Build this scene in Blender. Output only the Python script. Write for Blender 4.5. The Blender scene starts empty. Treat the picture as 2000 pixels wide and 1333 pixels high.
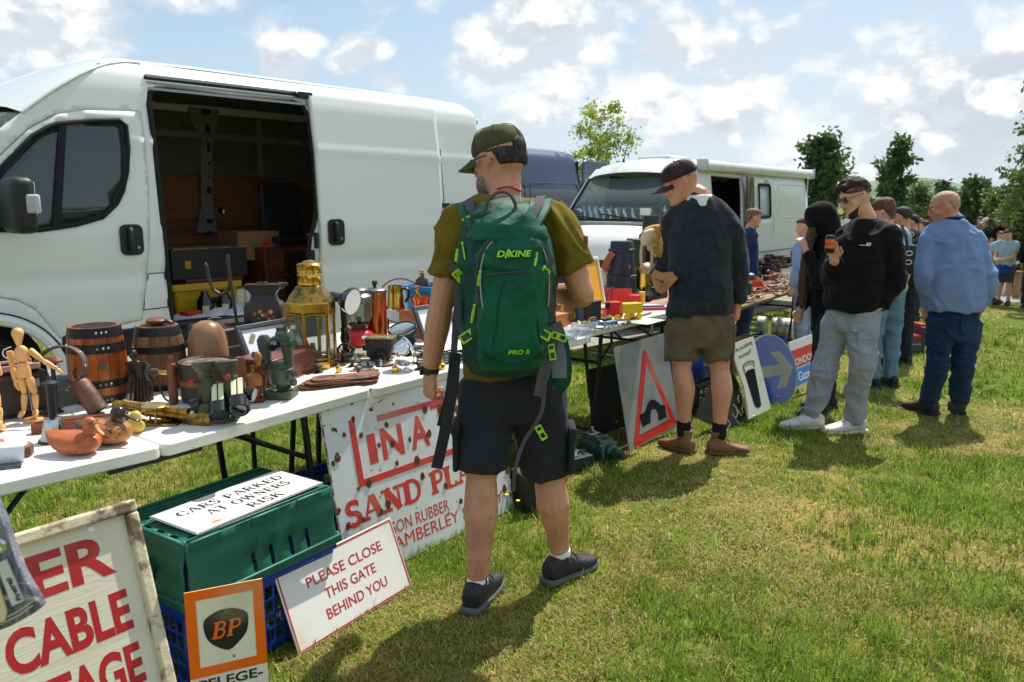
import bpy,bmesh,math,random
import numpy as np
import mathutils
Vc=getattr(mathutils,'Vector');Mt=getattr(mathutils,'Matrix');Quaternion=mathutils.Quaternion
from mathutils.geometry import delaunay_2d_cdt
random.seed(7);np.random.seed(7)
SC=bpy.context.scene
COL=SC.collection
R=math.radians
# ---------------------------------------------------------------- camera, world, sun, exposure
FPX=1532.0;HOR=400.0;CAMZ=1.5
EYE=Vc((0,0,CAMZ));O3=Vc((0,0,0));FACE=(Vc((1,0,0)),Vc((0,0,1)),Vc((0,-1,0)))
PITCH=math.atan((666.5-HOR)/FPX)
cam=bpy.data.cameras.new('camera');cam_o=bpy.data.objects.new('camera',cam);COL.objects.link(cam_o)
cam.sensor_width=36;cam.lens=36*FPX/2000;cam.clip_start=0.05;cam.clip_end=9000
cam_o.location=(0,0,CAMZ);cam_o.rotation_euler=(R(90)-PITCH,0,0)
cam.dof.use_dof=True;cam.dof.focus_distance=3.1;cam.dof.aperture_fstop=6.5
SC.camera=cam_o
SUN_EL,SUN_AZ=R(57),R(30)
SUN_DIR=Vc((math.sin(SUN_AZ)*math.cos(SUN_EL),math.cos(SUN_AZ)*math.cos(SUN_EL),math.sin(SUN_EL)))
sun=bpy.data.lights.new('sun','SUN');sun.energy=5.0;sun.angle=R(0.55);sun.color=(1.0,0.95,0.87)
sun_o=bpy.data.objects.new('sun',sun);COL.objects.link(sun_o)
sun_o.rotation_euler=(-SUN_DIR).to_track_quat('-Z','Y').to_euler()
SC.view_settings.view_transform='Standard';SC.view_settings.look='None'
SC.view_settings.exposure=0.36;SC.view_settings.gamma=1.0
world=bpy.data.worlds.new('World');SC.world=world;world.use_nodes=True
class NT:
 """tiny node-tree writer"""
 def __init__(s,tree):s.t=tree
 def n(s,kind,ins=None,**kw):
  x=s.t.nodes.new(kind)
  for k,v in kw.items():setattr(x,k,v)
  for k,v in(ins or{}).items():
   if isinstance(v,bpy.types.NodeSocket):s.t.links.new(v,x.inputs[k])
   else:x.inputs[k].default_value=v
  return x
 def m(s,op,a,b=0.0,c=0.0):
  return s.n('ShaderNodeMath',{0:a,1:b,2:c},operation=op).outputs[0]
 def ss(s,x,lo,hi):
  return s.n('ShaderNodeMapRange',{0:x,1:lo,2:hi},interpolation_type='SMOOTHSTEP').outputs[0]
 def noise(s,vec,scale,detail=4.0,rough=0.55,dist=0.0):
  return s.n('ShaderNodeTexNoise',{'Vector':vec,'Scale':scale,'Detail':detail,'Roughness':rough,'Distortion':dist}).outputs[0]
 def mix(s,f,a,b):
  x=s.n('ShaderNodeMix',data_type='RGBA')
  for sock,v in((x.inputs[0],f),(x.inputs[6],a),(x.inputs[7],b)):
   if isinstance(v,bpy.types.NodeSocket):s.t.links.new(v,sock)
   else:sock.default_value=v if not isinstance(v,tuple)or len(v)==4 else(*v,1)
  return x.outputs[2]
CLOUDS=[(1060,60,.15,.30),(950,110,.10,.24),(1330,80,.10,.28),(1230,20,.10,.2),(570,115,.055,.26),(690,105,.05,.24),(90,25,.13,.30),(1250,190,.11,.25),(1080,190,.08,.2),(1690,120,.13,.24),(1500,140,.09,.2),(1450,225,.10,.26),(1600,215,.10,.22),(1800,190,.13,.30),(1940,170,.10,.28),(1890,290,.14,.28),(1650,290,.13,.24),(1340,270,.10,.18),(1050,230,.07,.18),(300,-60,.12,.2),(1450,20,.05,.2),(880,5,.06,.2),(-300,60,.2,.3),(2300,100,.25,.3),(780,170,.04,.16),(2050,330,.16,.3)]
def world_nodes():
 N=NT(world.node_tree);t=world.node_tree;t.nodes.clear()
 sky=N.n('ShaderNodeTexSky',sky_type='NISHITA',sun_disc=False)
 sky.sun_elevation=SUN_EL;sky.sun_rotation=SUN_AZ;sky.air_density=1.0;sky.dust_density=1.2;sky.ozone_density=1.6
 bg=N.n('ShaderNodeBackground',{0:sky.outputs[0],1:0.12})
 d=N.n('ShaderNodeTexCoord').outputs['Generated']
 flat=N.n('ShaderNodeMapping',{0:d,3:(1,1,1.5)}).outputs[0]
 mp=N.n('ShaderNodeMapping',{0:flat,1:(2.83,.55,4.35)}).outputs[0]
 mp2=N.n('ShaderNodeMapping',{0:mp,1:(0.010,0.0,0.040)}).outputs[0]
 n1=N.noise(mp,8.5,10,.57,.1);n2=N.noise(mp2,8.5,10,.57,.1)
 warp=N.n('ShaderNodeTexNoise',{'Vector':mp,'Scale':11.0,'Detail':3.0}).outputs[1]
 wv=N.n('ShaderNodeVectorMath',{0:flat,1:N.n('ShaderNodeVectorMath',{0:warp,3:.09},operation='SCALE').outputs[0]},operation='ADD').outputs[0]
 cov=0.0;top=0.0
 p=math.atan((666.5-400)/1532.0);c,s_=math.cos(p),math.sin(p)
 for(px,py,r,a)in CLOUDS:
  A=(px-1000)/1532;B=(666.5-py)/1532;v=Vc((A,c+B*s_,-s_+B*c)).normalized();v.z*=1.5
  dist=N.n('ShaderNodeVectorMath',{0:wv,1:(v.x+.045,v.y+.045,v.z+.045)},operation='DISTANCE').outputs['Value']
  cov=N.m('MAXIMUM',cov,N.m('MULTIPLY',N.ss(dist,r,r*.25),a))
 big=N.noise(mp,1.6,2,.5)
 sep=N.n('ShaderNodeSeparateXYZ',{0:d})
 back=N.ss(sep.outputs[1],.4,-.2)
 dens=N.m('ADD',N.m('ADD',n1,cov),N.m('MULTIPLY',N.m('MULTIPLY',back,big),.25))
 mask=N.ss(dens,.565,.765)
 shade=N.ss(N.m('SUBTRACT',n1,n2),-.050,.060)
 thick=N.ss(dens,.70,.92)
 col=N.mix(shade,(.71,.76,.82,1),(1.0,1.0,1.0,1))
 col=N.mix(N.m('MULTIPLY',thick,N.m('SUBTRACT',1.0,shade)),col,(.60,.66,.73,1))
 cl=N.n('ShaderNodeBackground',{0:col,1:.82})
 haze=N.n('ShaderNodeBackground',{0:(.45,.66,.83,1),1:.72})
 low=N.n('ShaderNodeBackground',{0:(.74,.84,.91,1),1:.82})
 hz=N.ss(sep.outputs[2],.30,.02);rt=N.ss(sep.outputs[0],-.45,.5)
 m0=N.n('ShaderNodeMixShader',{0:.62,1:bg.outputs[0],2:haze.outputs[0]})
 m2=N.n('ShaderNodeMixShader',{0:N.m('MULTIPLY',N.m('ADD',N.m('MULTIPLY',hz,.6),N.m('MULTIPLY',rt,.4)),.85),1:m0.outputs[0],2:low.outputs[0]})
 m1=N.n('ShaderNodeMixShader',{0:N.m('MULTIPLY',mask,.96),1:m2.outputs[0],2:cl.outputs[0]})
 N.n('ShaderNodeOutputWorld',{0:m1.outputs[0]})
world_nodes()
# ---------------------------------------------------------------- photo helpers
_c,_s=math.cos(PITCH),math.sin(PITCH)
def ray(px,py):
 a=(px-1000)/FPX;b=(666.5-py)/FPX
 return Vc((a,_c+b*_s,-_s+b*_c))
def P(px,py,Y):
 d=ray(px,py);return EYE+d*(Y/d.y)
def Zp(px,py,z):
 d=ray(px,py);return EYE+d*((z-CAMZ)/d.z)
def sstep(x,a,b):
 t=np.clip((x-a)/(b-a),0,1);return t*t*(3-2*t)
def gz(x,y):
 """height of the gently falling field"""
 n=.779*(x+1.39)-.627*(y-2.14)
 r0=4.5+3.5*sstep(-n,1.5,3.0)
 r=np.maximum(y+.5*x-r0,0)
 return-.65*(1-np.exp(-r/12.0))
def G(px,py):
 p=Zp(px,py,0)
 for _ in range(12):p=Zp(px,py,float(gz(p.x,p.y)))
 return p
def mpp(px,py,Y):
 return Y/ray(px,py).y/FPX
 # ---------------------------------------------------------------- materials
def C(r,g,b):
 f=lambda c:(c/255/12.92)if c/255<=.04045 else((c/255+.055)/1.055)**2.4
 return(f(r),f(g),f(b),1.0)
MATS={}
def mat(name,col,rough=.6,metal=0.0,mix=(),bump=(),spec=.5,coat=0.0,trans=0.0,sheen=0.0,alpha=1.0,ior=1.45,sub=0.0,obj=True,attr=None):
 """mix: (colour, scale, lo, hi[, stretch xyz, rough2]); bump: (scale, strength[, stretch])"""
 if name in MATS:return MATS[name]
 m=bpy.data.materials.new(name);m.use_nodes=True;t=m.node_tree;t.nodes.clear();N=NT(t)
 o=N.n('ShaderNodeOutputMaterial');b=N.n('ShaderNodeBsdfPrincipled');t.links.new(b.outputs[0],o.inputs[0])
 tc=N.n('ShaderNodeTexCoord').outputs['Object' if obj else 'Generated']
 c=col;rg=rough
 if attr:
  c=N.n('ShaderNodeAttribute',attribute_name=attr).outputs[0]
 for i,q in enumerate(mix):
  st=q[4]if len(q)>4 and q[4]else(1,1,1)
  v=N.n('ShaderNodeMapping',{0:tc,1:(i*3.7,i*1.3,i*2.1),3:st}).outputs[0]
  f=N.ss(N.noise(v,q[1],5,.6,.3),q[2],q[3])
  c=N.mix(f,c,q[0])
  if len(q)>5:rg=N.n('ShaderNodeMix',{0:f,2:rg,3:q[5]},data_type='FLOAT').outputs[0]
 def put(k,v):
  if isinstance(v,bpy.types.NodeSocket):t.links.new(v,b.inputs[k])
  else:b.inputs[k].default_value=v
 put('Base Color',c);put('Roughness',rg);put('Metallic',metal);put('Specular IOR Level',spec);put('IOR',ior)
 put('Coat Weight',coat);put('Coat Roughness',.08);put('Transmission Weight',trans);put('Alpha',alpha)
 if sheen:put('Sheen Weight',sheen);put('Sheen Roughness',.5)
 if sub:put('Subsurface Weight',sub);put('Subsurface Radius',(.012,.004,.002));put('Subsurface Scale',1.0)
 nrm=None
 for q in bump:
  v=tc
  if len(q)>2:v=N.n('ShaderNodeMapping',{0:tc,3:q[2]}).outputs[0]
  ins={'Strength':q[1],'Distance':.01,'Height':N.noise(v,q[0],4,.6)}
  if nrm:ins['Normal']=nrm
  nrm=N.n('ShaderNodeBump',ins).outputs[0]
 if nrm:t.links.new(nrm,b.inputs['Normal'])
 MATS[name]=m;return m
 # ---------------------------------------------------------------- mesh builder
def rotm(axis,ang):return Mt.Rotation(ang,4,axis)
def frame(o,x,y,z):
 m=Mt.Identity(4)
 for i,a in enumerate((x,y,z,o)):
  for j in range(3):m[j][i]=a[j]
 return m
def cml(pts,k=4):
 p=[Vc(q)for q in pts];out=[]
 for i in range(len(p)-1):
  a=p[max(i-1,0)];b=p[i];c=p[i+1];d=p[min(i+2,len(p)-1)]
  for j in range(k):
   t=j/k
   out.append(.5*((2*b)+(c-a)*t+(2*a-5*b+4*c-d)*t*t+(3*b-3*c+d-a)*t**3))
 out.append(p[-1]);return out
def interp(vals,k=4):
 out=[]
 for i in range(len(vals)-1):
  for j in range(k):t=j/k;out.append(vals[i]*(1-t)+vals[i+1]*t)
 out.append(vals[-1]);return out
class MB:
 def __init__(s):s.v=[];s.f=[]
 def add(s,vs,fs,M=None):
  o=len(s.v)
  s.v+=[tuple(M@Vc(v))if M is not None else tuple(v)for v in vs]
  s.f+=[tuple(i+o for i in f)for f in fs];return s
 def box(s,c,size,M=None,top=1.0):
  x,y,z=(q/2 for q in size);t=top
  vs=[(-x,-y,-z),(x,-y,-z),(x,y,-z),(-x,y,-z),(-x*t,-y*t,z),(x*t,-y*t,z),(x*t,y*t,z),(-x*t,y*t,z)]
  fs=[(0,3,2,1),(4,5,6,7),(0,1,5,4),(1,2,6,5),(2,3,7,6),(3,0,4,7)]
  T=Mt.Translation(c)
  return s.add(vs,fs,T if M is None else T@M)
 def bar(s,a,b,w,h=None,up=(0,0,1)):
  a,b=Vc(a),Vc(b);d=b-a;L=d.length;z=d.normalized()
  x=Vc(up).cross(z)
  if x.length<1e-4:x=Vc((1,0,0)).cross(z)
  x.normalize();y=z.cross(x)
  return s.add(*MB().box((0,0,L/2),(w,h or w,L)).vf(),frame(a,x,y,z))
 def vf(s):return s.v,s.f
 def lth(s,prof,c=(0,0,0),n=24,M=None,ell=(1,1),a0=0.0):
  vs=[];fs=[]
  for(r,z)in prof:
   for i in range(n):
    a=a0+2*math.pi*i/n;vs.append((r*math.cos(a)*ell[0],r*math.sin(a)*ell[1],z))
  k=len(prof)
  for j in range(k-1):
   for i in range(n):
    i2=(i+1)%n;fs.append((j*n+i,j*n+i2,(j+1)*n+i2,(j+1)*n+i))
  fs.append(tuple(range(n))[::-1]);fs.append(tuple((k-1)*n+i for i in range(n)))
  T=Mt.Translation(c)
  return s.add(vs,fs,T if M is None else T@M)
 def cyl(s,a,b,r,r2=None,n=16):
  a,b=Vc(a),Vc(b);d=b-a;q=d.to_track_quat('Z','Y').to_matrix().to_4x4()
  return s.lth([(r,0),(r if r2 is None else r2,d.length)],a,n,q)
 def lt2(s,prof,a,b,n=20):
  a,b=Vc(a),Vc(b);d=b-a;q=d.to_track_quat('Z','Y').to_matrix().to_4x4()
  return s.lth([(r,t*d.length)for r,t in prof],a,n,q)
 def loft(s,rings,cap=True,closed=False):
  n=len(rings[0]);vs=[v for r in rings for v in r];fs=[];k=len(rings)
  for j in range(k if closed else k-1):
   j2=(j+1)%k
   for i in range(n):
    i2=(i+1)%n;fs.append((j*n+i,j*n+i2,j2*n+i2,j2*n+i))
  if cap and not closed:fs.append(tuple(range(n))[::-1]);fs.append(tuple((k-1)*n+i for i in range(n)))
  return s.add(vs,fs)
 def tube(s,pts,r,n=8,closed=False,flat=None,up=None,cap=True):
  p=[Vc(q)for q in pts];k=len(p)
  rs=r if isinstance(r,(list,tuple))else[r]*k
  rings=[];x=None
  for i in range(k):
   if closed:t=p[(i+1)%k]-p[i-1]
   else:t=p[min(i+1,k-1)]-p[max(i-1,0)]
   t.normalize()
   if x is None:
    u=Vc(up)if up else(Vc((0,0,1))if abs(t.z)<.9 else Vc((1,0,0)))
    x=u.cross(t).normalized()if not up else(u-t*u.dot(t)).normalized()
   elif up:x=(Vc(up)-t*Vc(up).dot(t)).normalized()
   else:x=(x-t*x.dot(t)).normalized()
   y=t.cross(x);fl=flat or 1.0
   rings.append([p[i]+(x*math.cos(2*math.pi*j/n)*fl+y*math.sin(2*math.pi*j/n))*rs[i]for j in range(n)])
  return s.loft(rings,cap,closed)
 def strap(s,pts,w,th,nrm,k=4):
  """flat band along pts, width across, nrm = list/one outward vector"""
  p=cml(pts,k)if k>1 else[Vc(q)for q in pts];m=len(p);rings=[]
  nn=interp([Vc(q)for q in nrm],k)if isinstance(nrm,list)else[Vc(nrm)]*m
  for i in range(m):
   t=(p[min(i+1,m-1)]-p[max(i-1,0)]).normalized();a=t.cross(nn[i]).normalized();b=a.cross(t).normalized()
   rings.append([p[i]+a*w/2,p[i]+a*w/2+b*th,p[i]-a*w/2+b*th,p[i]-a*w/2])
  return s.loft(rings)
 def ball(s,c,r,n=16,M=None):
  rx,ry,rz=(r,r,r)if not isinstance(r,(tuple,list))else r
  m=max(6,n//2);prof=[]
  vs=[(0,0,-rz)];fs=[]
  for j in range(1,m):
   b=-math.pi/2+math.pi*j/m
   for i in range(n):
    a=2*math.pi*i/n;vs.append((rx*math.cos(b)*math.cos(a),ry*math.cos(b)*math.sin(a),rz*math.sin(b)))
  vs.append((0,0,rz))
  for i in range(n):fs.append((0,1+(i+1)%n,1+i))
  for j in range(m-2):
   for i in range(n):i2=(i+1)%n;fs.append((1+j*n+i,1+j*n+i2,1+(j+1)*n+i2,1+(j+1)*n+i))
  L=len(vs)-1;o=1+(m-2)*n
  for i in range(n):fs.append((o+i,o+(i+1)%n,L))
  T=Mt.Translation(c)
  return s.add(vs,fs,T if M is None else T@M)
 def prz(s,poly,h,M=None,z0=0.0):
  n=len(poly);vs=[(x,y,z0)for x,y in poly]+[(x,y,z0+h)for x,y in poly]
  fs=[tuple(range(n))[::-1],tuple(range(n,2*n))]+[(i,(i+1)%n,n+(i+1)%n,n+i)for i in range(n)]
  return s.add(vs,fs,M)
 def bld(s,name,mt,parent=None,bvl=0.0,smooth=38,sub=0,mats=None,seg=2):
  me=bpy.data.meshes.new(name);me.from_pydata(s.v,[],s.f)
  bm=bmesh.new();bm.from_mesh(me);bmesh.ops.recalc_face_normals(bm,faces=bm.faces);bm.to_mesh(me);bm.free()
  me.materials.append(mt)
  if smooth:me.shade_smooth();me.set_sharp_from_angle(angle=R(smooth))
  o=bpy.data.objects.new(name,me);COL.objects.link(o)
  if parent:o.parent=parent
  if bvl:
   b=o.modifiers.new('bevel','BEVEL');b.width=bvl;b.segments=seg;b.limit_method='ANGLE';b.angle_limit=R(35);b.harden_normals=False
  if sub:
   q=o.modifiers.new('sub','SUBSURF');q.levels=sub;q.render_levels=sub
  return o
def rrect(w,h,r,n=5,cx=0,cy=0):
 out=[]
 for(sx,sy,a0)in((1,1,0),(-1,1,90),(-1,-1,180),(1,-1,270)):
  for i in range(n+1):
   a=R(a0+90*i/n);out.append((cx+sx*(w/2-r)+r*math.cos(a),cy+sy*(h/2-r)+r*math.sin(a)))
 return out
def circ(r,n=24,cx=0,cy=0,a0=0,a1=360):
 full=abs(a1-a0)>=360;m=n if full else n+1
 return[(cx+r*math.cos(R(a0+(a1-a0)*i/n)),cy+r*math.sin(R(a0+(a1-a0)*i/n)))for i in range(m)]
def tag(o,label=None,cat=None,group=None,kind=None):
 if label:o['label']=label
 if cat:o['category']=cat
 if group:o['group']=group
 if kind:o['kind']=kind
 return o
def thg(name,label,cat,loc=(0,0,0),rz=0.0,group=None,M=None,sc=1.0):
 o=bpy.data.objects.new(name,None);COL.objects.link(o);o.empty_display_size=.1
 if M is not None:o.matrix_world=M
 else:o.location=loc;o.rotation_euler=(0,0,rz);o.scale=(sc,sc,sc)
 return tag(o,label,cat,group)
def copy_tree(o,parent=None):
 c=o.copy();COL.objects.link(c);c.parent=parent
 for ch in[q for q in bpy.data.objects if q.parent==o]:copy_tree(ch,c)
 return c
def panel(outer,holes,step,fn,th=0.0):
 """triangulated sheet in (s,z), bent through fn(s,z)->xyz; holes cut; th adds an inner skin"""
 def inside(p,poly):
  x,y=p;r=False;j=len(poly)-1
  for i in range(len(poly)):
   xi,yi=poly[i];xj,yj=poly[j]
   if(yi>y)!=(yj>y)and x<(xj-xi)*(y-yi)/(yj-yi)+xi:r=not r
   j=i
  return r
 def dens(poly):
  out=[]
  for i in range(len(poly)):
   a,b=Vc(poly[i]),Vc(poly[(i+1)%len(poly)]);k=max(1,int((b-a).length/step))
   for j in range(k):out.append(a.lerp(b,j/k))
  return out
 vs=[];es=[]
 for poly in[outer]+list(holes):
  d=dens(poly);o=len(vs);vs+=d;es+=[(o+i,o+(i+1)%len(d))for i in range(len(d))]
 xs=[p[0]for p in outer];ys=[p[1]for p in outer]
 edge=np.array([tuple(v)for v in vs])
 x=min(xs)+step/2
 while x<max(xs):
  y=min(ys)+step/2
  while y<max(ys):
   if inside((x,y),outer)and not any(inside((x,y),h)for h in holes)and np.min((edge[:,0]-x)**2+(edge[:,1]-y)**2)>(step*.45)**2:vs.append(Vc((x,y)))
   y+=step
  x+=step
 v2,e2,f2,*_=delaunay_2d_cdt(vs,es,[],0,1e-5)
 fs=[]
 for f in f2:
  cx=sum(v2[i].x for i in f)/len(f);cy=sum(v2[i].y for i in f)/len(f)
  if inside((cx,cy),outer)and not any(inside((cx,cy),h)for h in holes):fs.append(tuple(f))
 b=MB();b.add([fn(v.x,v.y)for v in v2],fs);return b
def solid(o,th,off=0.0):
 m=o.modifiers.new('solid','SOLIDIFY');m.thickness=th;m.offset=off;m.use_even_offset=False;return o
 # ---------------------------------------------------------------- lettering
def text_vf(s,size=1.0,bold=0.0,shear=0.0,ext=.001,sx=1.0,align='CENTER',space=1.0):
 cu=bpy.data.curves.new('t','FONT');cu.body=s;cu.size=size;cu.offset=bold;cu.shear=shear;cu.extrude=ext/2
 cu.align_x=align;cu.align_y='BOTTOM_BASELINE';cu.space_character=space;cu.resolution_u=4
 o=bpy.data.objects.new('t',cu);COL.objects.link(o)
 me=bpy.data.meshes.new_from_object(o.evaluated_get(bpy.context.evaluated_depsgraph_get()))
 vs=[(v.co.x*sx,v.co.y,v.co.z+ext/2)for v in me.vertices];fs=[tuple(p.vertices)for p in me.polygons]
 bpy.data.objects.remove(o);bpy.data.curves.remove(cu);bpy.data.meshes.remove(me)
 return vs,fs
def arc(cx,cy,rx,ry,a0,a1,n=10):
 return[(cx+rx*math.cos(R(a0+(a1-a0)*i/n)),cy+ry*math.sin(R(a0+(a1-a0)*i/n)))for i in range(n+1)]
T_,t_=.17,.07
GL={'C':(.78,[(arc(.42,.5,.34,.46,45,315,16),'v',0,0),([(.68,.98),(.68,.70)],t_,0,0),([(.68,.02),(.68,.30)],t_,0,0)]),'A':(.86,[([(.10,0),(.40,1)],t_,1,0),([(.76,0),(.44,1)],T_,1,0),([(.24,.34),(.62,.34)],t_,0,0)]),'R':(.84,[([(.18,0),(.18,1)],T_,1,1),([(.18,.96),(.45,.96)]+arc(.45,.735,.20,.225,90,-90,8)+[(.18,.51)],.09,0,0),([(.44,.50),(.74,0)],T_,0,1)]),'S':(.64,[(arc(.32,.735,.21,.225,40,270,9)+arc(.32,.265,.22,.245,90,-140,10),.14,0,0),([(.52,.98),(.52,.76)],t_,0,0),([(.09,.02),(.09,.26)],t_,0,0)]),'P':(.76,[([(.18,0),(.18,1)],T_,1,1),([(.18,.96),(.43,.96)]+arc(.43,.72,.22,.24,90,-90,8)+[(.18,.48)],.10,0,0)]),'K':(.86,[([(.18,0),(.18,1)],T_,1,1),([(.18,.42),(.68,1)],t_,0,1),([(.38,.60),(.74,0)],T_,0,1)]),'E':(.74,[([(.18,0),(.18,1)],T_,1,1),([(.18,.96),(.62,.96)],.08,0,0),([(.18,.52),(.52,.52)],.07,0,0),([(.18,.04),(.64,.04)],.08,0,0),([(.62,1),(.62,.80)],t_,0,0),([(.64,0),(.64,.20)],t_,0,0),([(.52,.62),(.52,.42)],t_,0,0)]),'D':(.86,[([(.18,0),(.18,1)],T_,1,1),([(.18,.96),(.40,.96)]+arc(.40,.5,.34,.46,90,-90,12)+[(.18,.04)],.11,0,0)]),'T':(.76,[([(.38,0),(.38,1)],T_,1,0),([(.06,.96),(.70,.96)],.08,0,0),([(.08,1),(.08,.76)],t_,0,0),([(.68,1),(.68,.76)],t_,0,0)]),'O':(.86,[(arc(.43,.5,.34,.46,0,360,22),'v',0,0)]),'W':(1.16,[([(.12,1),(.36,0)],T_,1,0),([(.36,0),(.58,1)],t_,0,1),([(.58,1),(.82,0)],T_,0,0),([(.82,0),(1.04,1)],t_,0,1)]),'N':(.90,[([(.18,0),(.18,1)],t_,1,1),([(.18,1),(.72,0)],T_,0,0),([(.72,0),(.72,1)],t_,0,1)]),'I':(.38,[([(.19,0),(.19,1)],T_,1,1)]),'L':(.72,[([(.18,0),(.18,1)],T_,1,1),([(.18,.04),(.62,.04)],.08,0,0),([(.62,0),(.62,.24)],t_,0,0)]),'B':(.80,[([(.18,0),(.18,1)],T_,1,1),([(.18,.96),(.42,.96)]+arc(.42,.745,.19,.215,90,-90,8)+[(.18,.53)],.10,0,0),([(.42,.53)]+arc(.44,.285,.22,.245,90,-90,8)+[(.18,.04)],.10,0,0)]),' ':(.42,[]),'.':(.3,[([(.1,.05),(.2,.05)],.1,0,0)]),}
def serif_vf(s,size,wt=1.0,slab=.07,ext=.001,space=.03,sw=.30,sx=1.0):
 b=MB();x=0;k=0
 for ch in s:
  adv,strokes=GL[ch]
  for pts,w,s0,s1 in strokes:
   n=len(pts);L=[];Rr=[]
   for i in range(n):
    a=Vc(pts[max(i-1,0)]);c=Vc(pts[min(i+1,n-1)])
    if n>3 and pts[0]==pts[-1]and i in(0,n-1):a,c=Vc(pts[n-2]),Vc(pts[1])
    d=(c-a).normalized();nn=Vc((-d.y,d.x));p=Vc(pts[i])
    ww=(t_+(T_-t_)*d.y*d.y if w=='v' else w)*wt/2
    L.append(p+nn*ww);Rr.append(p-nn*ww)
   k+=1;z0=(k%7)*.00006
   for i in range(n-1):
    q=[L[i],L[i+1],Rr[i+1],Rr[i]]
    b.prz([((x+p.x)*size*sx,p.y*size)for p in q],ext,None,z0)
   for flag,p in((s0,pts[0]),(s1,pts[-1])):
    if flag:
     k+=1;yy=p[1]if p[1]<.5 else p[1]-slab
     b.prz([((x+p[0]-sw/2)*size*sx,yy*size),((x+p[0]+sw/2)*size*sx,yy*size),((x+p[0]+sw/2)*size*sx,(yy+slab)*size),((x+p[0]-sw/2)*size*sx,(yy+slab)*size)],ext,None,z0+.0003)
  x+=adv+space
 W=x*size*sx
 b.v=[(v[0]-W/2,v[1],v[2])for v in b.v];return b.v,b.f
# SETTING
U=Vc((.610,.792,0));V=Vc((-.792,.610,0))
TO=Vc((-1.109,2.453,0))
def tb(u,v,z=0.0):return TO+U*u+V*v+Vc((0,0,z))
URZ=math.atan2(U.y,U.x)
m_ground=mat('turf_soil',C(92,104,38),.95,mix=[(C(140,124,70),.9,.45,.62),(C(88,104,34),2.3,.5,.68),(C(150,132,82),7,.60,.74),(C(60,62,26),30,.5,.72)],bump=[(60,.6)],spec=.1)
def ground():
 r=[0]+list(np.geomspace(.8,4500,70));n=96;vs=[(0,0,0)];fs=[]
 for q in r[1:]:
  for i in range(n):
   a=2*math.pi*i/n;x,y=q*math.sin(a),q*math.cos(a);vs.append((x,y,float(gz(x,y))-.004))
 for i in range(n):fs.append((0,1+i,1+(i+1)%n))
 for j in range(len(r)-2):
  for i in range(n):
   i2=(i+1)%n;fs.append((1+j*n+i,1+(j+1)*n+i,1+(j+1)*n+i2,1+j*n+i2))
 b=MB();b.add(vs,fs);o=b.bld('ground',m_ground,None,smooth=60);tag(o,kind='structure')
ground()
m_track=mat('gravel_track',C(150,147,138),.95,mix=[(C(124,120,108),9,.45,.7),(C(112,110,74),2.2,.52,.66),(C(168,164,154),60,.5,.7)],bump=[(90,.5)],spec=.15)
def strip(name,a,b,w,side,lift=.006):
 a,b=Vc(a),Vc(b);n=60;vs=[];fs=[]
 for i in range(n+1):
  p=a.lerp(b,i/n)
  for j in range(7):
   q=p+side*(w*j/6);vs.append((q.x,q.y,float(gz(q.x,q.y))+lift))
 for i in range(n):
  for j in range(6):fs.append((i*7+j,i*7+j+1,(i+1)*7+j+1,(i+1)*7+j))
 m=MB();m.add(vs,fs);o=m.bld(name,m_track,None);tag(o,kind='structure');return o
tk=G(1110,686);tk.z=0
strip('track',tk-U*9,tk+U*40,3.4,V)
pk=G(1960,590);pk.z=0
strip('path',pk+Vc((-3.4,-.9,0)),pk+Vc((14,3.0,0)),1.6,Vc((-.2,.97,0)))
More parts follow.
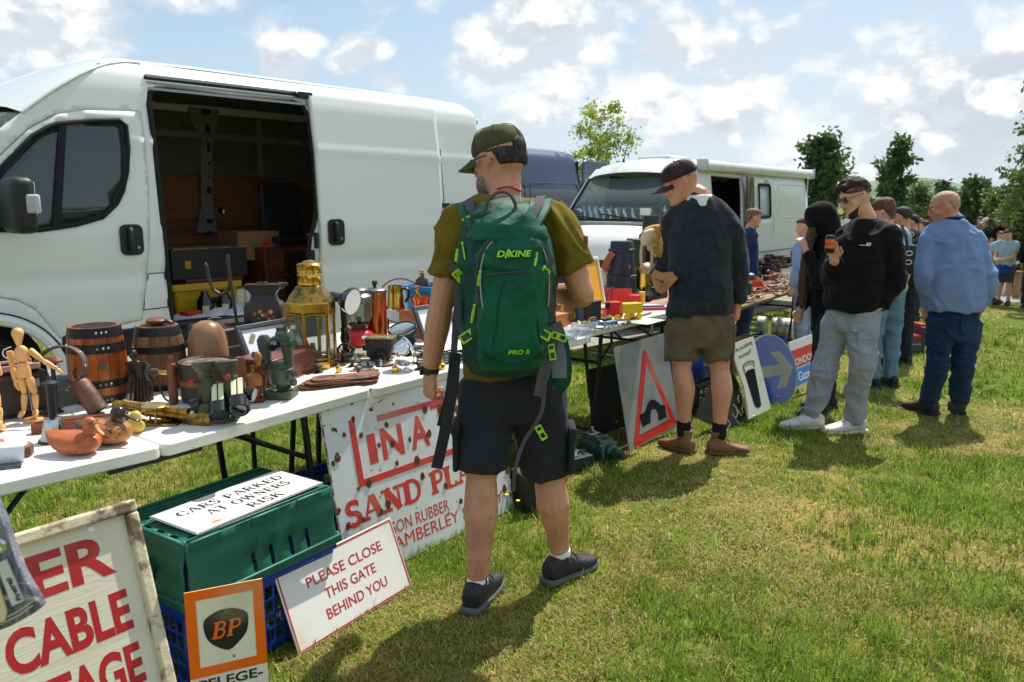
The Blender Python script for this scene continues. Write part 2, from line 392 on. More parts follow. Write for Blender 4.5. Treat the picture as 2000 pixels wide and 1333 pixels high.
# ---------------------------------------------------------------- grass
def vnoise(x,y,s,seed=0):
 x=x*s+seed*17.3;y=y*s+seed*9.1
 xi=np.floor(x).astype(int);yi=np.floor(y).astype(int);fx=x-xi;fy=y-yi
 h=lambda i,j:np.modf(np.abs(np.sin(i*127.1+j*311.7+seed*13.7)*43758.5453))[0]
 fx=fx*fx*(3-2*fx);fy=fy*fy*(3-2*fy)
 return(h(xi,yi)*(1-fx)+h(xi+1,yi)*fx)*(1-fy)+(h(xi,yi+1)*(1-fx)+h(xi+1,yi+1)*fx)*fy
def grass():
 rng=np.random.default_rng(5);X=[];Y=[];Lb=[];Wb=[];St=[]
 for(r0,r1,n,L,w)in((1.15,3.4,120000,.042,.0030),(3.4,7,150000,.045,.0042),(7,15,120000,.052,.009),(15,48,60000,.08,.026)):
  nt=int(n*.42);k=n//60
  r=np.sqrt(rng.random(n)*(r1*r1-r0*r0)+r0*r0);a=np.radians(rng.uniform(-45,45,n))
  x=r*np.sin(a);y=r*np.cos(a)
  ci=rng.integers(0,k,nt);rc=np.sqrt(rng.random(k)*(r1*r1-r0*r0)+r0*r0);ac=np.radians(rng.uniform(-45,45,k))
  sg=.022*(1+L*4);x[:nt]=rc[ci]*np.sin(ac[ci])+rng.normal(0,sg,nt);y[:nt]=rc[ci]*np.cos(ac[ci])+rng.normal(0,sg,nt)
  l=L*rng.uniform(.5,1.35,n);tuft=(.6+1.0*rng.random(k))[ci];l[:nt]*=tuft
  X.append(x);Y.append(y);Lb.append(l);Wb.append(w*rng.uniform(.7,1.3,n));St.append(np.concatenate([rng.random(k)[ci],rng.random(n-nt)]))
 x,y,l,w,st=map(np.concatenate,(X,Y,Lb,Wb,St));n=len(x)
 # keep the gravel free of grass
 def keep(p0,dr,sd,lo,hi,wd):
  dx,dy=x-p0.x,y-p0.y;s=dx*sd.x+dy*sd.y;q=dx*dr.x+dy*dr.y
  return~((s>.03*np.sin(q*9))&(s<wd)&(q>lo)&(q<hi))
 kp=keep(tk,U,V,-9,40,3.4)&keep(pk,Vc((.97,.2,0)),Vc((-.2,.97,0)),-3.4,14,1.55)
 x,y,l,w,st=x[kp],y[kp],l[kp],w[kp],st[kp];n=len(x)
 p1=vnoise(x,y,.8,1)*.5+vnoise(x,y,2.1,2)*.3+vnoise(x,y,6.0,3)*.2
 p2=vnoise(x,y,1.3,4)*.6+vnoise(x,y,4.2,5)*.4
 dry=np.clip((p1-.47)*4.2,0,1)
 isdry=rng.random(n)<.07+.72*dry
 lush=np.clip((p2-.45)*2.2,0,1)
 l*=(.85+.75*lush)*(1-.42*dry)
 g1=np.array(C(114,144,36)[:3]);g2=np.array(C(150,172,56)[:3]);g3=np.array(C(66,102,24)[:3]);d1=np.array(C(206,188,122)[:3]);d2=np.array(C(160,132,72)[:3])
 t=rng.random(n)[:,None];q=rng.random(n)[:,None]
 green=np.where(q<.30,g3*(1-t)+g1*t,g1*(1-t)+g2*t);dcol=d1*(1-t)+d2*t
 col=np.where(isdry[:,None],dcol,green)*(0.62+.62*st)[:,None]
 lay=np.where(isdry,rng.uniform(.7,1.5,n),rng.uniform(.1,1.05,n))
 az=rng.uniform(0,2*np.pi,n);dx,dy=np.cos(az),np.sin(az);wx,wy=-dy,dx
 z0=gz(x,y)-.004
 bend=rng.uniform(.1,.5,n)
 mh=l*.55;
 cxm,czm=np.sin(lay*.7)*mh,np.cos(lay*.7)*mh
 cxt,czt=cxm+np.sin(np.minimum(lay+bend,1.62))*l*.5,np.maximum(czm+np.cos(np.minimum(lay+bend,1.62))*l*.5,.004)
 V5=np.empty((n,5,3))
 for i,(o,f,zz)in enumerate(((0,-.5,0),(0,.5,0),(cxm,-.42,czm),(cxm,.42,czm),(cxt,0,czt))):
  V5[:,i,0]=x+dx*o+wx*w*f;V5[:,i,1]=y+dy*o+wy*w*f;V5[:,i,2]=z0+zz
 b=(np.arange(n)*5)[:,None]
 loops=np.concatenate([b+0,b+1,b+3,b+2,b+2,b+3,b+4],1).astype(np.int32).ravel()
 me=bpy.data.meshes.new('grass');me.vertices.add(n*5);me.vertices.foreach_set('co',V5.ravel().astype(np.float32))
 me.loops.add(n*7);me.loops.foreach_set('vertex_index',loops)
 me.polygons.add(n*2);ls=(np.arange(n)*7)[:,None]+np.array([[0,4]]);me.polygons.foreach_set('loop_start',ls.ravel().astype(np.int32))
 me.update(calc_edges=True)
 at=me.attributes.new('blade','FLOAT_COLOR','POINT');cc=np.ones((n,5,4),np.float32);cc[:,:,:3]=col[:,None,:]
 at.data.foreach_set('color',cc.ravel())
 m=bpy.data.materials.new('grass_blade');m.use_nodes=True;N=NT(m.node_tree);m.node_tree.nodes.clear()
 a=N.n('ShaderNodeAttribute',attribute_name='blade').outputs[0]
 d=N.n('ShaderNodeBsdfPrincipled',{'Base Color':a,'Roughness':.5,'Specular IOR Level':.35});tr=N.n('ShaderNodeBsdfTranslucent',{0:a})
 mx=N.n('ShaderNodeMixShader',{0:.42,1:d.outputs[0],2:tr.outputs[0]});N.n('ShaderNodeOutputMaterial',{0:mx.outputs[0]})
 me.materials.append(m)
 o=bpy.data.objects.new('grass',me);COL.objects.link(o);tag(o,'mown field grass with dry straw coloured patches','grass',kind='stuff')
grass()
# ---------------------------------------------------------------- hills
def hills():
 m=mat('hill_wood',C(112,130,96),.95,mix=[(C(74,96,74),.012,.42,.56),(C(124,134,88),.02,.58,.7)],spec=.05)
 vs=[];fs=[];n=90
 rows=[(1250,0),(1400,10),(1600,26),(1800,40),(2000,44),(2300,30)]
 for(d,hh)in rows:
  for i in range(n+1):
   a=R(-50+110*i/n);k=.62+.38*math.sin(i*.21+1.0)+.13*math.sin(i*.83)+.05*math.sin(i*2.3)
   vs.append((d*math.sin(a),d*math.cos(a),-2+hh*1.25*max(.25,k)))
 for j in range(len(rows)-1):
  for i in range(n):fs.append((j*(n+1)+i,j*(n+1)+i+1,(j+1)*(n+1)+i+1,(j+1)*(n+1)+i))
 b=MB();b.add(vs,fs);tag(b.bld('hills',m,None,smooth=70),kind='structure')
hills()
# ---------------------------------------------------------------- trees
def leaf_mat(name,a,b,c):
 m=bpy.data.materials.new(name);m.use_nodes=True;N=NT(m.node_tree);m.node_tree.nodes.clear()
 g=N.n('ShaderNodeNewGeometry').outputs['Random Per Island']
 tc=N.n('ShaderNodeTexCoord').outputs['Object']
 col=N.mix(g,a,b);col=N.mix(N.ss(N.noise(tc,1.4,3),.45,.62),col,c)
 d=N.n('ShaderNodeBsdfPrincipled',{'Base Color':col,'Roughness':.45,'Specular IOR Level':.4});tr=N.n('ShaderNodeBsdfTranslucent',{0:col})
 mx=N.n('ShaderNodeMixShader',{0:.4,1:d.outputs[0],2:tr.outputs[0]});N.n('ShaderNodeOutputMaterial',{0:mx.outputs[0]})
 return m
m_bark=mat('bark',C(92,80,66),.9,mix=[(C(62,54,44),9,.4,.65,(1,1,.25))],bump=[(30,.6,(1,1,.2))])
LF={'lime':leaf_mat('lime_leaf',C(150,168,48),C(118,144,34),C(172,182,70)),'dark':leaf_mat('dark_leaf',C(72,102,42),C(96,122,50),C(58,82,38)),'mid':leaf_mat('mid_leaf',C(72,100,42),C(92,118,52),C(62,86,38)),'far':leaf_mat('far_leaf',C(64,86,52),C(78,98,60),C(56,76,50)),'olive':leaf_mat('olive_leaf',C(100,122,58),C(124,138,72),C(78,96,46))}
def tree(name,label,base,h,shape,leaf,n,ls,seed,group=None,trunk=.06,clear=.18,nlimb=16,spread=.10):
 """shape(t)->crown radius as fraction of h at height fraction t"""
 rng=np.random.default_rng(seed);root=thg(name,label,'tree',base,0,group)
 tr=MB();bend=[Vc((h*.02*math.sin(t*5+seed),h*.02*math.cos(t*4+seed),h*t))for t in np.linspace(0,.97,9)]
 tr.tube(bend,[trunk*(1-.93*i/8)for i in range(9)],8)
 cen=[]
 for i in range(nlimb):
  t=clear+(1-clear)*((i+.5)/nlimb)*.97;a=i*2.4+rng.uniform(-.4,.4);L=shape(t)*h*rng.uniform(.7,1.12)
  k=min(8,t/.97*8);i0=min(7,int(k));p0=bend[i0].lerp(bend[i0+1],k-i0);p0=p0*1.0
  up=rng.uniform(.15,.75);d=Vc((math.cos(a),math.sin(a),up)).normalized()
  pts=[p0-Vc((0,0,.10*L)),p0+d*L*.5+Vc((0,0,.03*L)),p0+d*L]
  r=trunk*(1-t)*.5+.006*h/4
  tr.tube(cml(pts,3),interp([r,r*.6,r*.25],3),5)
  for q in range(3+int(6*L/h/.3)):
   s=rng.uniform(.25,1.05);cen.append((p0+d*L*s+Vc(rng.normal(0,spread*h*.35,3)),(.45+.6*rng.random())))
 for t in np.linspace(clear+.1,1.0,8):cen.append((bend[min(8,int(t*8))]+Vc(rng.normal(0,.02*h,3)),.5))
 tr.bld('trunk',m_bark,root)
 m=len(cen);ci=rng.integers(0,m,n);c=np.array([tuple(q[0])for q in cen]);sz=np.array([q[1]for q in cen])
 pos=c[ci]+rng.normal(0,1,(n,3))*(spread*h*.55*sz[ci])[:,None]*np.array([1,1,.75])
 d1=rng.normal(0,1,(n,3));d1[:,2]-=.3;d1/=np.linalg.norm(d1,axis=1)[:,None]
 d2=np.cross(d1,rng.normal(0,1,(n,3)));d2/=np.linalg.norm(d2,axis=1)[:,None]
 s=(ls*rng.uniform(.6,1.25,n))[:,None]
 nn=np.cross(d1,d2)*s*.12
 vs=np.stack([pos,pos+d1*s*.5+d2*s*.30+nn,pos+d1*s,pos+d1*s*.5-d2*s*.30+nn],1).reshape(-1,3)
 me=bpy.data.meshes.new('crown');me.vertices.add(n*4);me.vertices.foreach_set('co',vs.ravel().astype(np.float32))
 b=(np.arange(n)*4)[:,None];lp=np.concatenate([b,b+1,b+2,b,b+2,b+3],1).astype(np.int32).ravel()
 me.loops.add(n*6);me.loops.foreach_set('vertex_index',lp);me.polygons.add(n*2);me.polygons.foreach_set('loop_start',(np.arange(n*2)*3).astype(np.int32))
 me.update(calc_edges=True);me.materials.append(LF[leaf]);o=bpy.data.objects.new('crown',me);COL.objects.link(o);o.parent=root
 return root
def gat(px,Y):
 p=P(px,500,Y);return Vc((p.x,p.y,float(gz(p.x,p.y))-.05))
def toph(px,py,Y,base):return P(px,py,Y).z-base.z
def putree(px,ytop,Y,*a,name='leafy_tree',**k):
 b=gat(px,Y);lab=a[0];return tree(name,lab,b,toph(px,ytop,Y,b),*a[1:],**k)
rnd=lambda t:.19*math.sin(math.pi*min(1,max(.06,(t-.05)/1.0)))**.7
cone=lambda t:.19*(1-t)**.8+.03
putree(1164,212,19,'young lime green tree with sparse upright branches behind the navy van',lambda t:.25*(1-abs(t-.5))*1.3,'lime',5200,.095,3,name='young_tree',trunk=.05,clear=.25,nlimb=22,spread=.055)
putree(1588,266,24,'round dark green tree rising behind the rear of the camper van',rnd,'dark',5600,.18,11,trunk=.10,clear=.2,nlimb=24,spread=.075)
putree(1741,272,27,'ragged dark tree with a pointed leaning top behind the dark haired man',cone,'dark',4600,.18,21,name='ragged_tree',trunk=.10,clear=.12,nlimb=28,spread=.06)
putree(1785,366,34,'small pale green tree beside the ragged pointed tree',rnd,'olive',4000,.16,31,trunk=.06,spread=.12)
putree(1829,356,45,'thin tall sapling standing alone in front of the far hills',lambda t:.10,'far',2200,.20,41,name='sapling',trunk=.05,spread=.06)
putree(1893,355,38,'bushy dark green tree beyond the bald man',lambda t:.27*math.sin(math.pi*min(1,max(.06,t)))**.7,'mid',8000,.24,51,trunk=.14,clear=.1,nlimb=26,spread=.10)
putree(2012,316,19,'large olive green tree at the right edge above the boys',lambda t:.34*math.sin(math.pi*min(1,t+.02))**.6,'olive',11000,.14,61,trunk=.14,clear=.06,nlimb=34,spread=.085)
putree(2062,150,16,'tall tree whose thin leafy branch hangs into the right edge',lambda t:.26,'olive',6000,.10,66,trunk=.12,clear=.35,nlimb=26,spread=.05)
far=[(1690,392,150),(1765,395,160),(1800,393,170),(1842,390,165),(1868,388,150),(1930,380,120),(1955,384,130),(1985,386,140),(1655,396,150),(1610,396,170),(2040,382,130)]
labs=['one of the small far trees along the field edge below the hills']
for i,(px,yt,Y)in enumerate(far):
 putree(px,yt,Y,labs[0],lambda t:.40*math.sin(math.pi*min(1,max(.1,t)))**.5,'far',2600,.75,71+i,name='field_edge_tree',group='far trees along the field edge',trunk=.25,clear=.03,nlimb=20,spread=.11)
# VANS
m_white=mat('white_van_paint',C(224,226,222),.30,coat=.6,mix=[(C(206,207,198),1.3,.6,.85,(1,1,2)),(C(204,200,184),14,.70,.82)],bump=[(2.2,.03)])
m_white2=mat('camper_paint',C(216,218,214),.35,coat=.4,mix=[(C(176,172,152),1.8,.58,.8,(1,1,.6))])
m_navy=mat('navy_paint',C(44,60,88),.3,coat=.7,mix=[(C(60,76,100),2,.5,.8)])
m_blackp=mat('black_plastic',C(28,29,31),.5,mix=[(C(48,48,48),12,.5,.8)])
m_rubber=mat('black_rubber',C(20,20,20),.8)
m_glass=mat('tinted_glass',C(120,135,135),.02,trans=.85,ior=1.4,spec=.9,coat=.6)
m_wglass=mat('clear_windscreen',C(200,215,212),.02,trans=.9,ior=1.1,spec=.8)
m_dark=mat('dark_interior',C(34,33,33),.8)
m_seat=mat('grey_seat_fabric',C(70,72,76),.9,bump=[(120,.3)])
m_ply=mat('plywood',C(132,82,36),.65,mix=[(C(104,62,26),2.2,.42,.62,(.4,1,5)),(C(148,98,50),8,.6,.8,(.3,1,3))],bump=[(30,.15,(.2,1,3))])
m_tyre=mat('tyre_rubber',C(30,30,30),.85,mix=[(C(64,60,52),6,.5,.8)],bump=[(40,.3)])
m_steel=mat('wheel_steel',C(150,152,154),.4,.8)
m_chrome=mat('chrome',C(225,228,230),.06,1.0)
m_clear=mat('clear_lens',C(240,240,238),.08,trans=.5,ior=1.3)
m_amber=mat('amber_lens',C(214,110,30),.15,trans=.3)
class Side:
 """near side of a vehicle: s along the body to the rear, d inwards, z up"""
 def __init__(s,o,u,prof):
  s.o=Vc((o[0],o[1],0));s.u=Vc((u[0],u[1],0)).normalized();s.n=Vc((-s.u.y,s.u.x,0));s.prof=prof
  s.z0=o[2]if len(o)>2 else 0.0
 def mw(s):return frame(s.o+Vc((0,0,s.z0)),s.u,s.n,Vc((0,0,1)))
 def dep(s,z):return float(np.interp(z,[q[0]for q in s.prof],[q[1]for q in s.prof]))
 def sz(s,px,py,out=0.0):
  d=ray(px,py);z=1.2;cam0=EYE
  for _ in range(25):
   o=s.o+s.n*(s.dep(z)-out);t=(o-cam0).dot(s.n)/d.dot(s.n);p=cam0+d*t;z=z*.5+(p.z-s.z0)*.5
  return((p-s.o).dot(s.u),p.z-s.z0)
 def poly(s,pts,out=0.0):return[s.sz(x,y,out)for x,y in pts]
def smpl(p,k=4):
 q=[Vc((a,b,0))for a,b in p];n=len(q);out=[]
 for i in range(n):
  a,b,c,d=q[i-1],q[i],q[(i+1)%n],q[(i+2)%n]
  for j in range(k):
   t=j/k;v=.5*((2*b)+(c-a)*t+(2*a-5*b+4*c-d)*t*t+(3*b-3*c+d-a)*t**3);out.append((v.x,v.y))
 return out
def shrink(poly,e):
 n=len(poly);A=sum(poly[i][0]*poly[(i+1)%n][1]-poly[(i+1)%n][0]*poly[i][1]for i in range(n));sg=1 if A>0 else-1;out=[]
 for i in range(n):
  a,b,c=Vc(poly[i-1]),Vc(poly[i]),Vc(poly[(i+1)%n])
  n1=Vc((-(b-a).y,(b-a).x));n2=Vc((-(c-b).y,(c-b).x))
  q=(n1.normalized()if n1.length>1e-9 else n1)+(n2.normalized()if n2.length>1e-9 else n2)
  if q.length>1e-6:q.normalize()
  out.append((b.x+q.x*e*sg,b.y+q.y*e*sg))
 return out
def wheel(parent,c,r,w,name='wheel',ins=0):
 b=MB();A,B=Vc(c),Vc(c)+Vc((0,w,0))
 b.lt2([(r*.62,0),(r*.93,.0),(r,.12),(r,.88),(r*.93,1),(r*.62,1)],A,B,32)
 o=b.bld(name,m_tyre,parent)
 h=MB();h.lt2([(.02,.02),(r*.25,.02),(r*.3,.10),(r*.52,.16),(r*.6,.04),(r*.64,.04),(r*.64,.9),(.02,.9)],A,B,28)
 for i in range(5):
  a=2*math.pi*i/5;h.cyl(A+Vc((r*.17*math.cos(a),-.005,r*.17*math.sin(a))),A+Vc((r*.17*math.cos(a),.03,r*.17*math.sin(a))),.012,None,6)
 h.bld('rim',m_steel,o);return o
def big_van():
 prof=[(.3,.03),(.50,.012),(.62,.0),(.80,.0),(.94,.003),(.985,.013),(1.02,.015),(1.06,.009),(1.10,.004),(1.20,.002),(1.34,.004),(1.365,.013),(1.40,.016),(1.9,.052),(1.915,.047),(1.955,.047),(1.97,.060),(2.3,.115),(2.40,.15),(2.47,.22),(2.6,.4)]
 b0=P(290,640,5.5);S=Side((b0.x,b0.y),(.664,.748),prof);W=2.05
 root=thg('panel_van','large white high roof panel van with its side loading door slid open','van',M=S.mw())
 root['label']='large white high roof panel van with its side loading door slid open'
 bent=lambda out:(lambda s,z:(s,S.dep(z)-out,z))
 hole=S.poly([(304,174),(330,174),(450,189),(570,199),(590,205),(601,225),(606,255),(612,300),(616,350),(618,410),(614,440),(606,465),(603,495),(607,522),(614,545),(618,590),(620,640),(338,640),(334,600),(327,530),(319,440),(308,340),(297,250),(291,205),(293,182)])
 zb=hole[17][1];hole[16]=(hole[16][0],zb)
 door=S.poly([(-130,470),(-60,372),(0,303),(55,250),(109,222),(168,214),(240,216),(275,219),(280,260),(286,315),(291,380),(292,440),(290,500),(287,540),(282,590),(279,626),(210,641),(118,662),(99,640),(70,606),(35,588),(0,582),(-60,588),(-110,610)])
 win=S.poly([(-75,450),(-40,395),(0,330),(63,266),(90,250),(111,242),(180,236),(232,235),(246,246),(250,290),(248,335),(240,372),(228,398),(200,425),(150,439),(78,450)])
 Lr=S.sz(950,400)[0];rail=S.poly([(42,219),(88,186),(130,160),(172,138),(212,124),(250,121),(273,124)])
 s_r=rail[-1][0];z_r=rail[-1][1]
 zt=z_r;bot=.46
 arch_c=(S.sz(-28,728)[0],.36)
 arch=[(arch_c[0]+.43*math.cos(R(a)),arch_c[1]+.43*math.sin(R(a)))for a in range(12,169,8)]
 rear_arch=(Lr-1.02,.36)
 ra=[(rear_arch[0]+.41*math.cos(R(a)),rear_arch[1]+.41*math.sin(R(a)))for a in range(166,13,-8)]
 sill_f=arch[0][0]
 top=[(rail[i][0],rail[i][1])for i in range(len(rail))]
 rear=[(Lr-.16,zt+.01),(Lr-.07,zt-.05),(Lr-.03,zt-.16),(Lr,zt-.5),(Lr+.01,1.4),(Lr+.01,bot)]
 front=[(S.sz(-10,258)[0],S.sz(-10,258)[1]),S.sz(-110,360),S.sz(-170,420),(arch_c[0]-.85,1.15),(arch_c[0]-.95,.8),(arch_c[0]-.95,bot)]
 outer=top+[(s_r+(Lr-.16-s_r)*i/6,zt+.01*i/6)for i in range(1,6)]+rear+[(rear_arch[0]+.41*math.cos(R(13)),bot)]+ra[::-1]+[(rear_arch[0]-.41*math.cos(R(13)),bot),(arch[0][0],bot)]+arch+[(arch[-1][0],bot)]+front[::-1]
 b=panel(outer,[hole,door],.035,bent(0));body=solid(b.bld('body',m_white,root,smooth=50),.03,-1)
 # roof, far side and rear as one shell
 sh=MB();rings=[]
 st=[(p[0],p[1])for p in top]+[(s_r+(Lr-.16-s_r)*i/8,zt+.01)for i in range(1,9)]+[(Lr-.10,zt-.025),(Lr-.06,zt-.10)]
 for(s_,z_)in st:
  d0=S.dep(z_);ring=[];n=17
  bow=.30*max(0,min(1,(st[4][0]-s_)/1.0))**1.2
  for i in range(n):
   t=i/(n-1);k=math.sin(math.pi*t)**.55
   ring.append((s_-bow*math.sin(math.pi*t)**.8,d0+(W-2*d0)*t,z_+.085*k*min(1,(Lr-s_)/.25)))
  ring+=[(s_,W-S.dep(z),z)for z in(z_-.2,2.0,1.4,1.0,.5)]
  rings.append(ring)
 n=len(rings[0]);vs=[v for r in rings for v in r];fs=[]
 for j in range(len(rings)-1):
  for i in range(n-1):fs.append((j*n+i,j*n+i+1,(j+1)*n+i+1,(j+1)*n+i))
 sh.add(vs,fs);sh.bld('roof',m_white,root,smooth=60)
 # rear doors
 b=MB();b.box((Lr-.02,W/2,1.42),(.04,W-.24,1.86));b.bld('rear_door',m_white,root,bvl=.015)
 b=MB();b.tube(cml([(p[0],S.dep(p[1])-.006,p[1])for p in top],2),.010,6);b.bld('roof_seam',m_white,root)
 # front: windscreen, bonnet and nose (mostly outside the frame)
 A=[top[0]]+front[:3];rings=[]
 for(s_,z_)in A:
  d0=S.dep(z_)+.02;rings.append([(s_-.30*math.sin(math.pi*i/12)**.8,d0+(W-2*d0)*i/12,z_)for i in range(13)])
 b=MB();vs=[v for r in rings for v in r];b.add(vs,[(j*13+i,j*13+i+1,(j+1)*13+i+1,(j+1)*13+i)for j in range(3)for i in range(12)]);solid(b.bld('windscreen',m_wglass,root),.006)
 A=front[2:];rings=[]
 for(s_,z_)in A:
  d0=S.dep(z_)+.01;rings.append([(s_-.30*math.sin(math.pi*i/12)**.8,d0+(W-2*d0)*i/12,z_)for i in range(13)])
 b=MB();vs=[v for r in rings for v in r];b.add(vs,[(j*13+i,j*13+i+1,(j+1)*13+i+1,(j+1)*13+i)for j in range(len(A)-1)for i in range(12)]);b.bld('nose',m_white,root,smooth=60)
 # front door with its glass, frame and handle
 d=panel(shrink(door,.005),[win],.035,bent(.002));dr=solid(d.bld('front_door',m_white,root,smooth=50),.03,-1)
 fr=MB();rim=[(a,S.dep(z)-.006,z)for a,z in win]
 fr.tube(rim,.014,8,closed=True);q0,q1=S.sz(122,240),S.sz(110,448);fr.bar((q0[0],S.dep(q0[1])-.002,q0[1]),(q1[0],S.dep(q1[1])-.002,q1[1]),.045,.02,(0,1,0));fr.bld('window_frame',m_rubber,dr)
 g=panel(shrink(win,.004),[],.1,bent(-.012));solid(g.bld('window_glass',m_glass,dr,smooth=60),.004)
 def handle(par,px0,py0,px1,py1,out):
  a,c=S.sz(px0,py1,out),S.sz(px1,py0,out);w,h=c[0]-a[0],c[1]-a[1];cx,cz=(a[0]+c[0])/2,(a[1]+c[1])/2;y=S.dep(cz)-out
  fw=frame(Vc((cx,y-.002,cz)),Vc((1,0,0)),Vc((.0,0,1)),Vc((0,-1,0)))
  b=MB();b.prz(rrect(w,h,w*.28),.016,fw);o=b.bld('door_handle',m_blackp,par,bvl=.005)
  b=MB();b.tube(cml([(-w*.06,-h*.34,.012),(-w*.1,-h*.25,.04),(-w*.1,h*.25,.04),(-w*.06,h*.36,.012)],4),.017,8);b.v=[tuple(fw@Vc(v))for v in b.v];b.bld('grip',m_blackp,o)
  b=MB();b.cyl(fw@Vc((w*.26,-h*.25,.014)),fw@Vc((w*.26,-h*.25,.02)),.011);b.bld('lock',m_steel,o)
 handle(dr,236,438,275,500,.0)
 # sliding door pushed back along the side
 sd=S.poly([(599,178),(844,206),(851,240),(857,300),(863,415),(866,520),(862,660),(632,690),(632,560),(629,475),(623,381),(612,255)],.05)
 sd=panel(sd,[],.035,bent(.055));so=solid(sd.bld('sliding_door',m_white,root,smooth=50),.05,-1)
 handle(so,641,428,669,480,.055)
 bb=S.sz(872,401,.05);b=MB();b.box((bb[0],S.dep(bb[1])-.03,bb[1]),(.09,.05,.045));b.bld('hinge_roller',m_blackp,so,bvl=.006)
 rl=[S.sz(862,401),S.sz(946,397)];b=MB();b.bar((rl[0][0],-.0+S.dep(rl[0][1])-.004,rl[0][1]),(rl[1][0],S.dep(rl[1][1])-.004,rl[1][1]),.022,.03,(0,1,0));b.bld('door_rail',m_steel,root)
 sm=S.poly([(845,206),(856,300),(864,415)]);b=MB();b.tube([(a+.03,S.dep(z)-.0005,z)for a,z in sm],.005,5);b.bld('panel_seam',m_rubber,root)
 # opening: black seal, upper track, latch
 b=MB();b.tube([(a,S.dep(z)+.004,z)for a,z in hole],.02,7,closed=True);b.bld('door_seal',m_rubber,root)
 t0,t1=S.sz(283,148),S.sz(601,184);b=MB()
 for dz,hh,oo in((0,.018,.012),(-.045,.012,.008),(-.09,.018,.014)):
  b.bar((t0[0],S.dep(t0[1]+dz)-oo*.4,t0[1]+dz),(t1[0],S.dep(t1[1]+dz)-oo*.4,t1[1]+dz),hh,.022,(0,1,0))
 b.bld('door_track',m_steel,root)
 tt=S.poly([(281,152),(600,188)]);b=MB();b.bar((tt[0][0],S.dep(tt[0][1])-.0015,tt[0][1]),(tt[1][0],S.dep(tt[1][1])-.0015,tt[1][1]),.03,.006,(0,1,0));b.bld('track_recess',m_dark,root)
 k=S.sz(590,187);b=MB();b.box((k[0],S.dep(k[1])-.03,k[1]),(.13,.05,.05));b.cyl((k[0]-.09,S.dep(k[1])-.03,k[1]),(k[0]-.03,S.dep(k[1])-.03,k[1]),.02);b.bld('track_roller',m_blackp,root,bvl=.006)
 l0=S.sz(617,470);b=MB();b.box((l0[0]-.005,S.dep(l0[1])-.01,l0[1]),(.03,.03,.13));b.box((l0[0]-.05,S.dep(l0[1])-.005,l0[1]+.05),(.09,.015,.02));b.prz(rrect(.05,.17,.02),.01,frame(Vc((l0[0]-.045,S.dep(1.1)-.004,l0[1]-.16)),*FACE));b.bld('door_latch',m_blackp,root,bvl=.004)
 # fuel flap and black sill
 ff=S.poly([(289,535),(321,533),(328,600),(280,606)]);b=MB()
 for i in range(4):
  a,c=ff[i],ff[(i+1)%4];b.bar((a[0],S.dep(a[1])-.001,a[1]),(c[0],S.dep(c[1])-.001,c[1]),.006,.004,(0,1,0))
 b.bld('fuel_flap',m_rubber,root)
 b=MB();zs=S.sz(285,634)[1]
 b.box(((arch[0][0]+rear_arch[0]-.41)/2,.05,zs-.11),(rear_arch[0]-.45-arch[0][0],.12,.2));b.bld('sill',m_blackp,root,bvl=.02)
 b=MB();pts=[(arch_c[0]+.445*math.cos(R(a)),-.012,arch_c[1]+.445*math.sin(R(a)))for a in range(5,176,8)];b.tube(pts,.035,8);b.bld('wheel_arch',m_white,root)
 b=MB();pts=[(arch_c[0]+.488*math.cos(R(a)),-.001,arch_c[1]+.488*math.sin(R(a)))for a in range(5,176,6)];b.tube(pts,.005,5);b.bld('arch_seam',m_rubber,root)
 for cx in(arch_c[0],rear_arch[0]):
  b=MB();b.lt2([(.44,0),(.44,1)],(cx,.32,.37),(cx,.6,.37),28);b.bld('wheel_well',m_dark,root)
  wheel(root,(cx,.07,.34),.34,.22);wheel(root,(cx,W-.29,.34),.34,.22)
  # cargo bay
 fz=zb-.02
 b=MB();b.box(((hole[17][0]-.25+Lr)/2,W/2,fz-.03),(Lr-hole[17][0]+.1,W-.12,.05));b.bld('cargo_floor',m_ply,root)
 b=MB();b.box(((Lr)/2-.1,W-.13,(fz+1.78)/2),(Lr+.3,.012,1.78-fz));b.bld('plywood_lining',m_ply,root)
 b=MB();b.box((Lr/2-.1,W-.17,2.08),(Lr+.3,.012,.58));b.bld('shade_lining',mat('shade_lining',C(92,90,78),.7,mix=[(C(66,62,50),3,.45,.7)]),root)  # dark sheet added over the white wall; interior shade put into its colour
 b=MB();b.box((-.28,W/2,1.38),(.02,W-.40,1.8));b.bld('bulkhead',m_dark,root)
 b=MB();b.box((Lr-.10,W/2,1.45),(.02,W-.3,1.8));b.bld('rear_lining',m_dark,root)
 b=MB();inn=[(-.3,2.40),(Lr-.1,2.40)]
 b.box((Lr/2-.1,W/2,2.44),(Lr,W-.45,.012));b.bld('headlining',MATS.get('shade_lining',m_dark),root)  # headlining takes the same shade-darkened colour
 m_in=mat('inner_paint',C(126,126,118),.55,mix=[(C(96,92,80),5,.5,.75)])
 b=MB()
 far=lambda px,py:(lambda t:((EYE+ray(px,py)*t-S.o).dot(S.u),(EYE+ray(px,py)*t).z))(((S.o+S.n*(W-.16)-EYE).dot(S.n))/ray(px,py).dot(S.n))
 pl=[far(*q)for q in((360,200),(425,205),(420,250),(412,280),(412,400),(418,440),(422,455),(381,455),(385,430),(390,400),(388,280),(384,262),(370,240))]
 fw=frame(Vc((0,W-.15,0)),*FACE)
 b.prz(pl,.05,fw);r0,r1=far(300,258),far(612,282);b.bar((r0[0],W-.17,r0[1]),(r1[0],W-.17,r1[1]),.07,.05,(0,1,0))
 r0,r1=far(295,190),far(612,212);b.bar((r0[0],W-.2,r0[1]),(r1[0],W-.2,r1[1]),.11,.06,(0,1,0))
 b.bar((far(500,205)[0],W-.17,2.35),(far(500,205)[0],W-.17,1.8),.06,.04,(0,1,0))
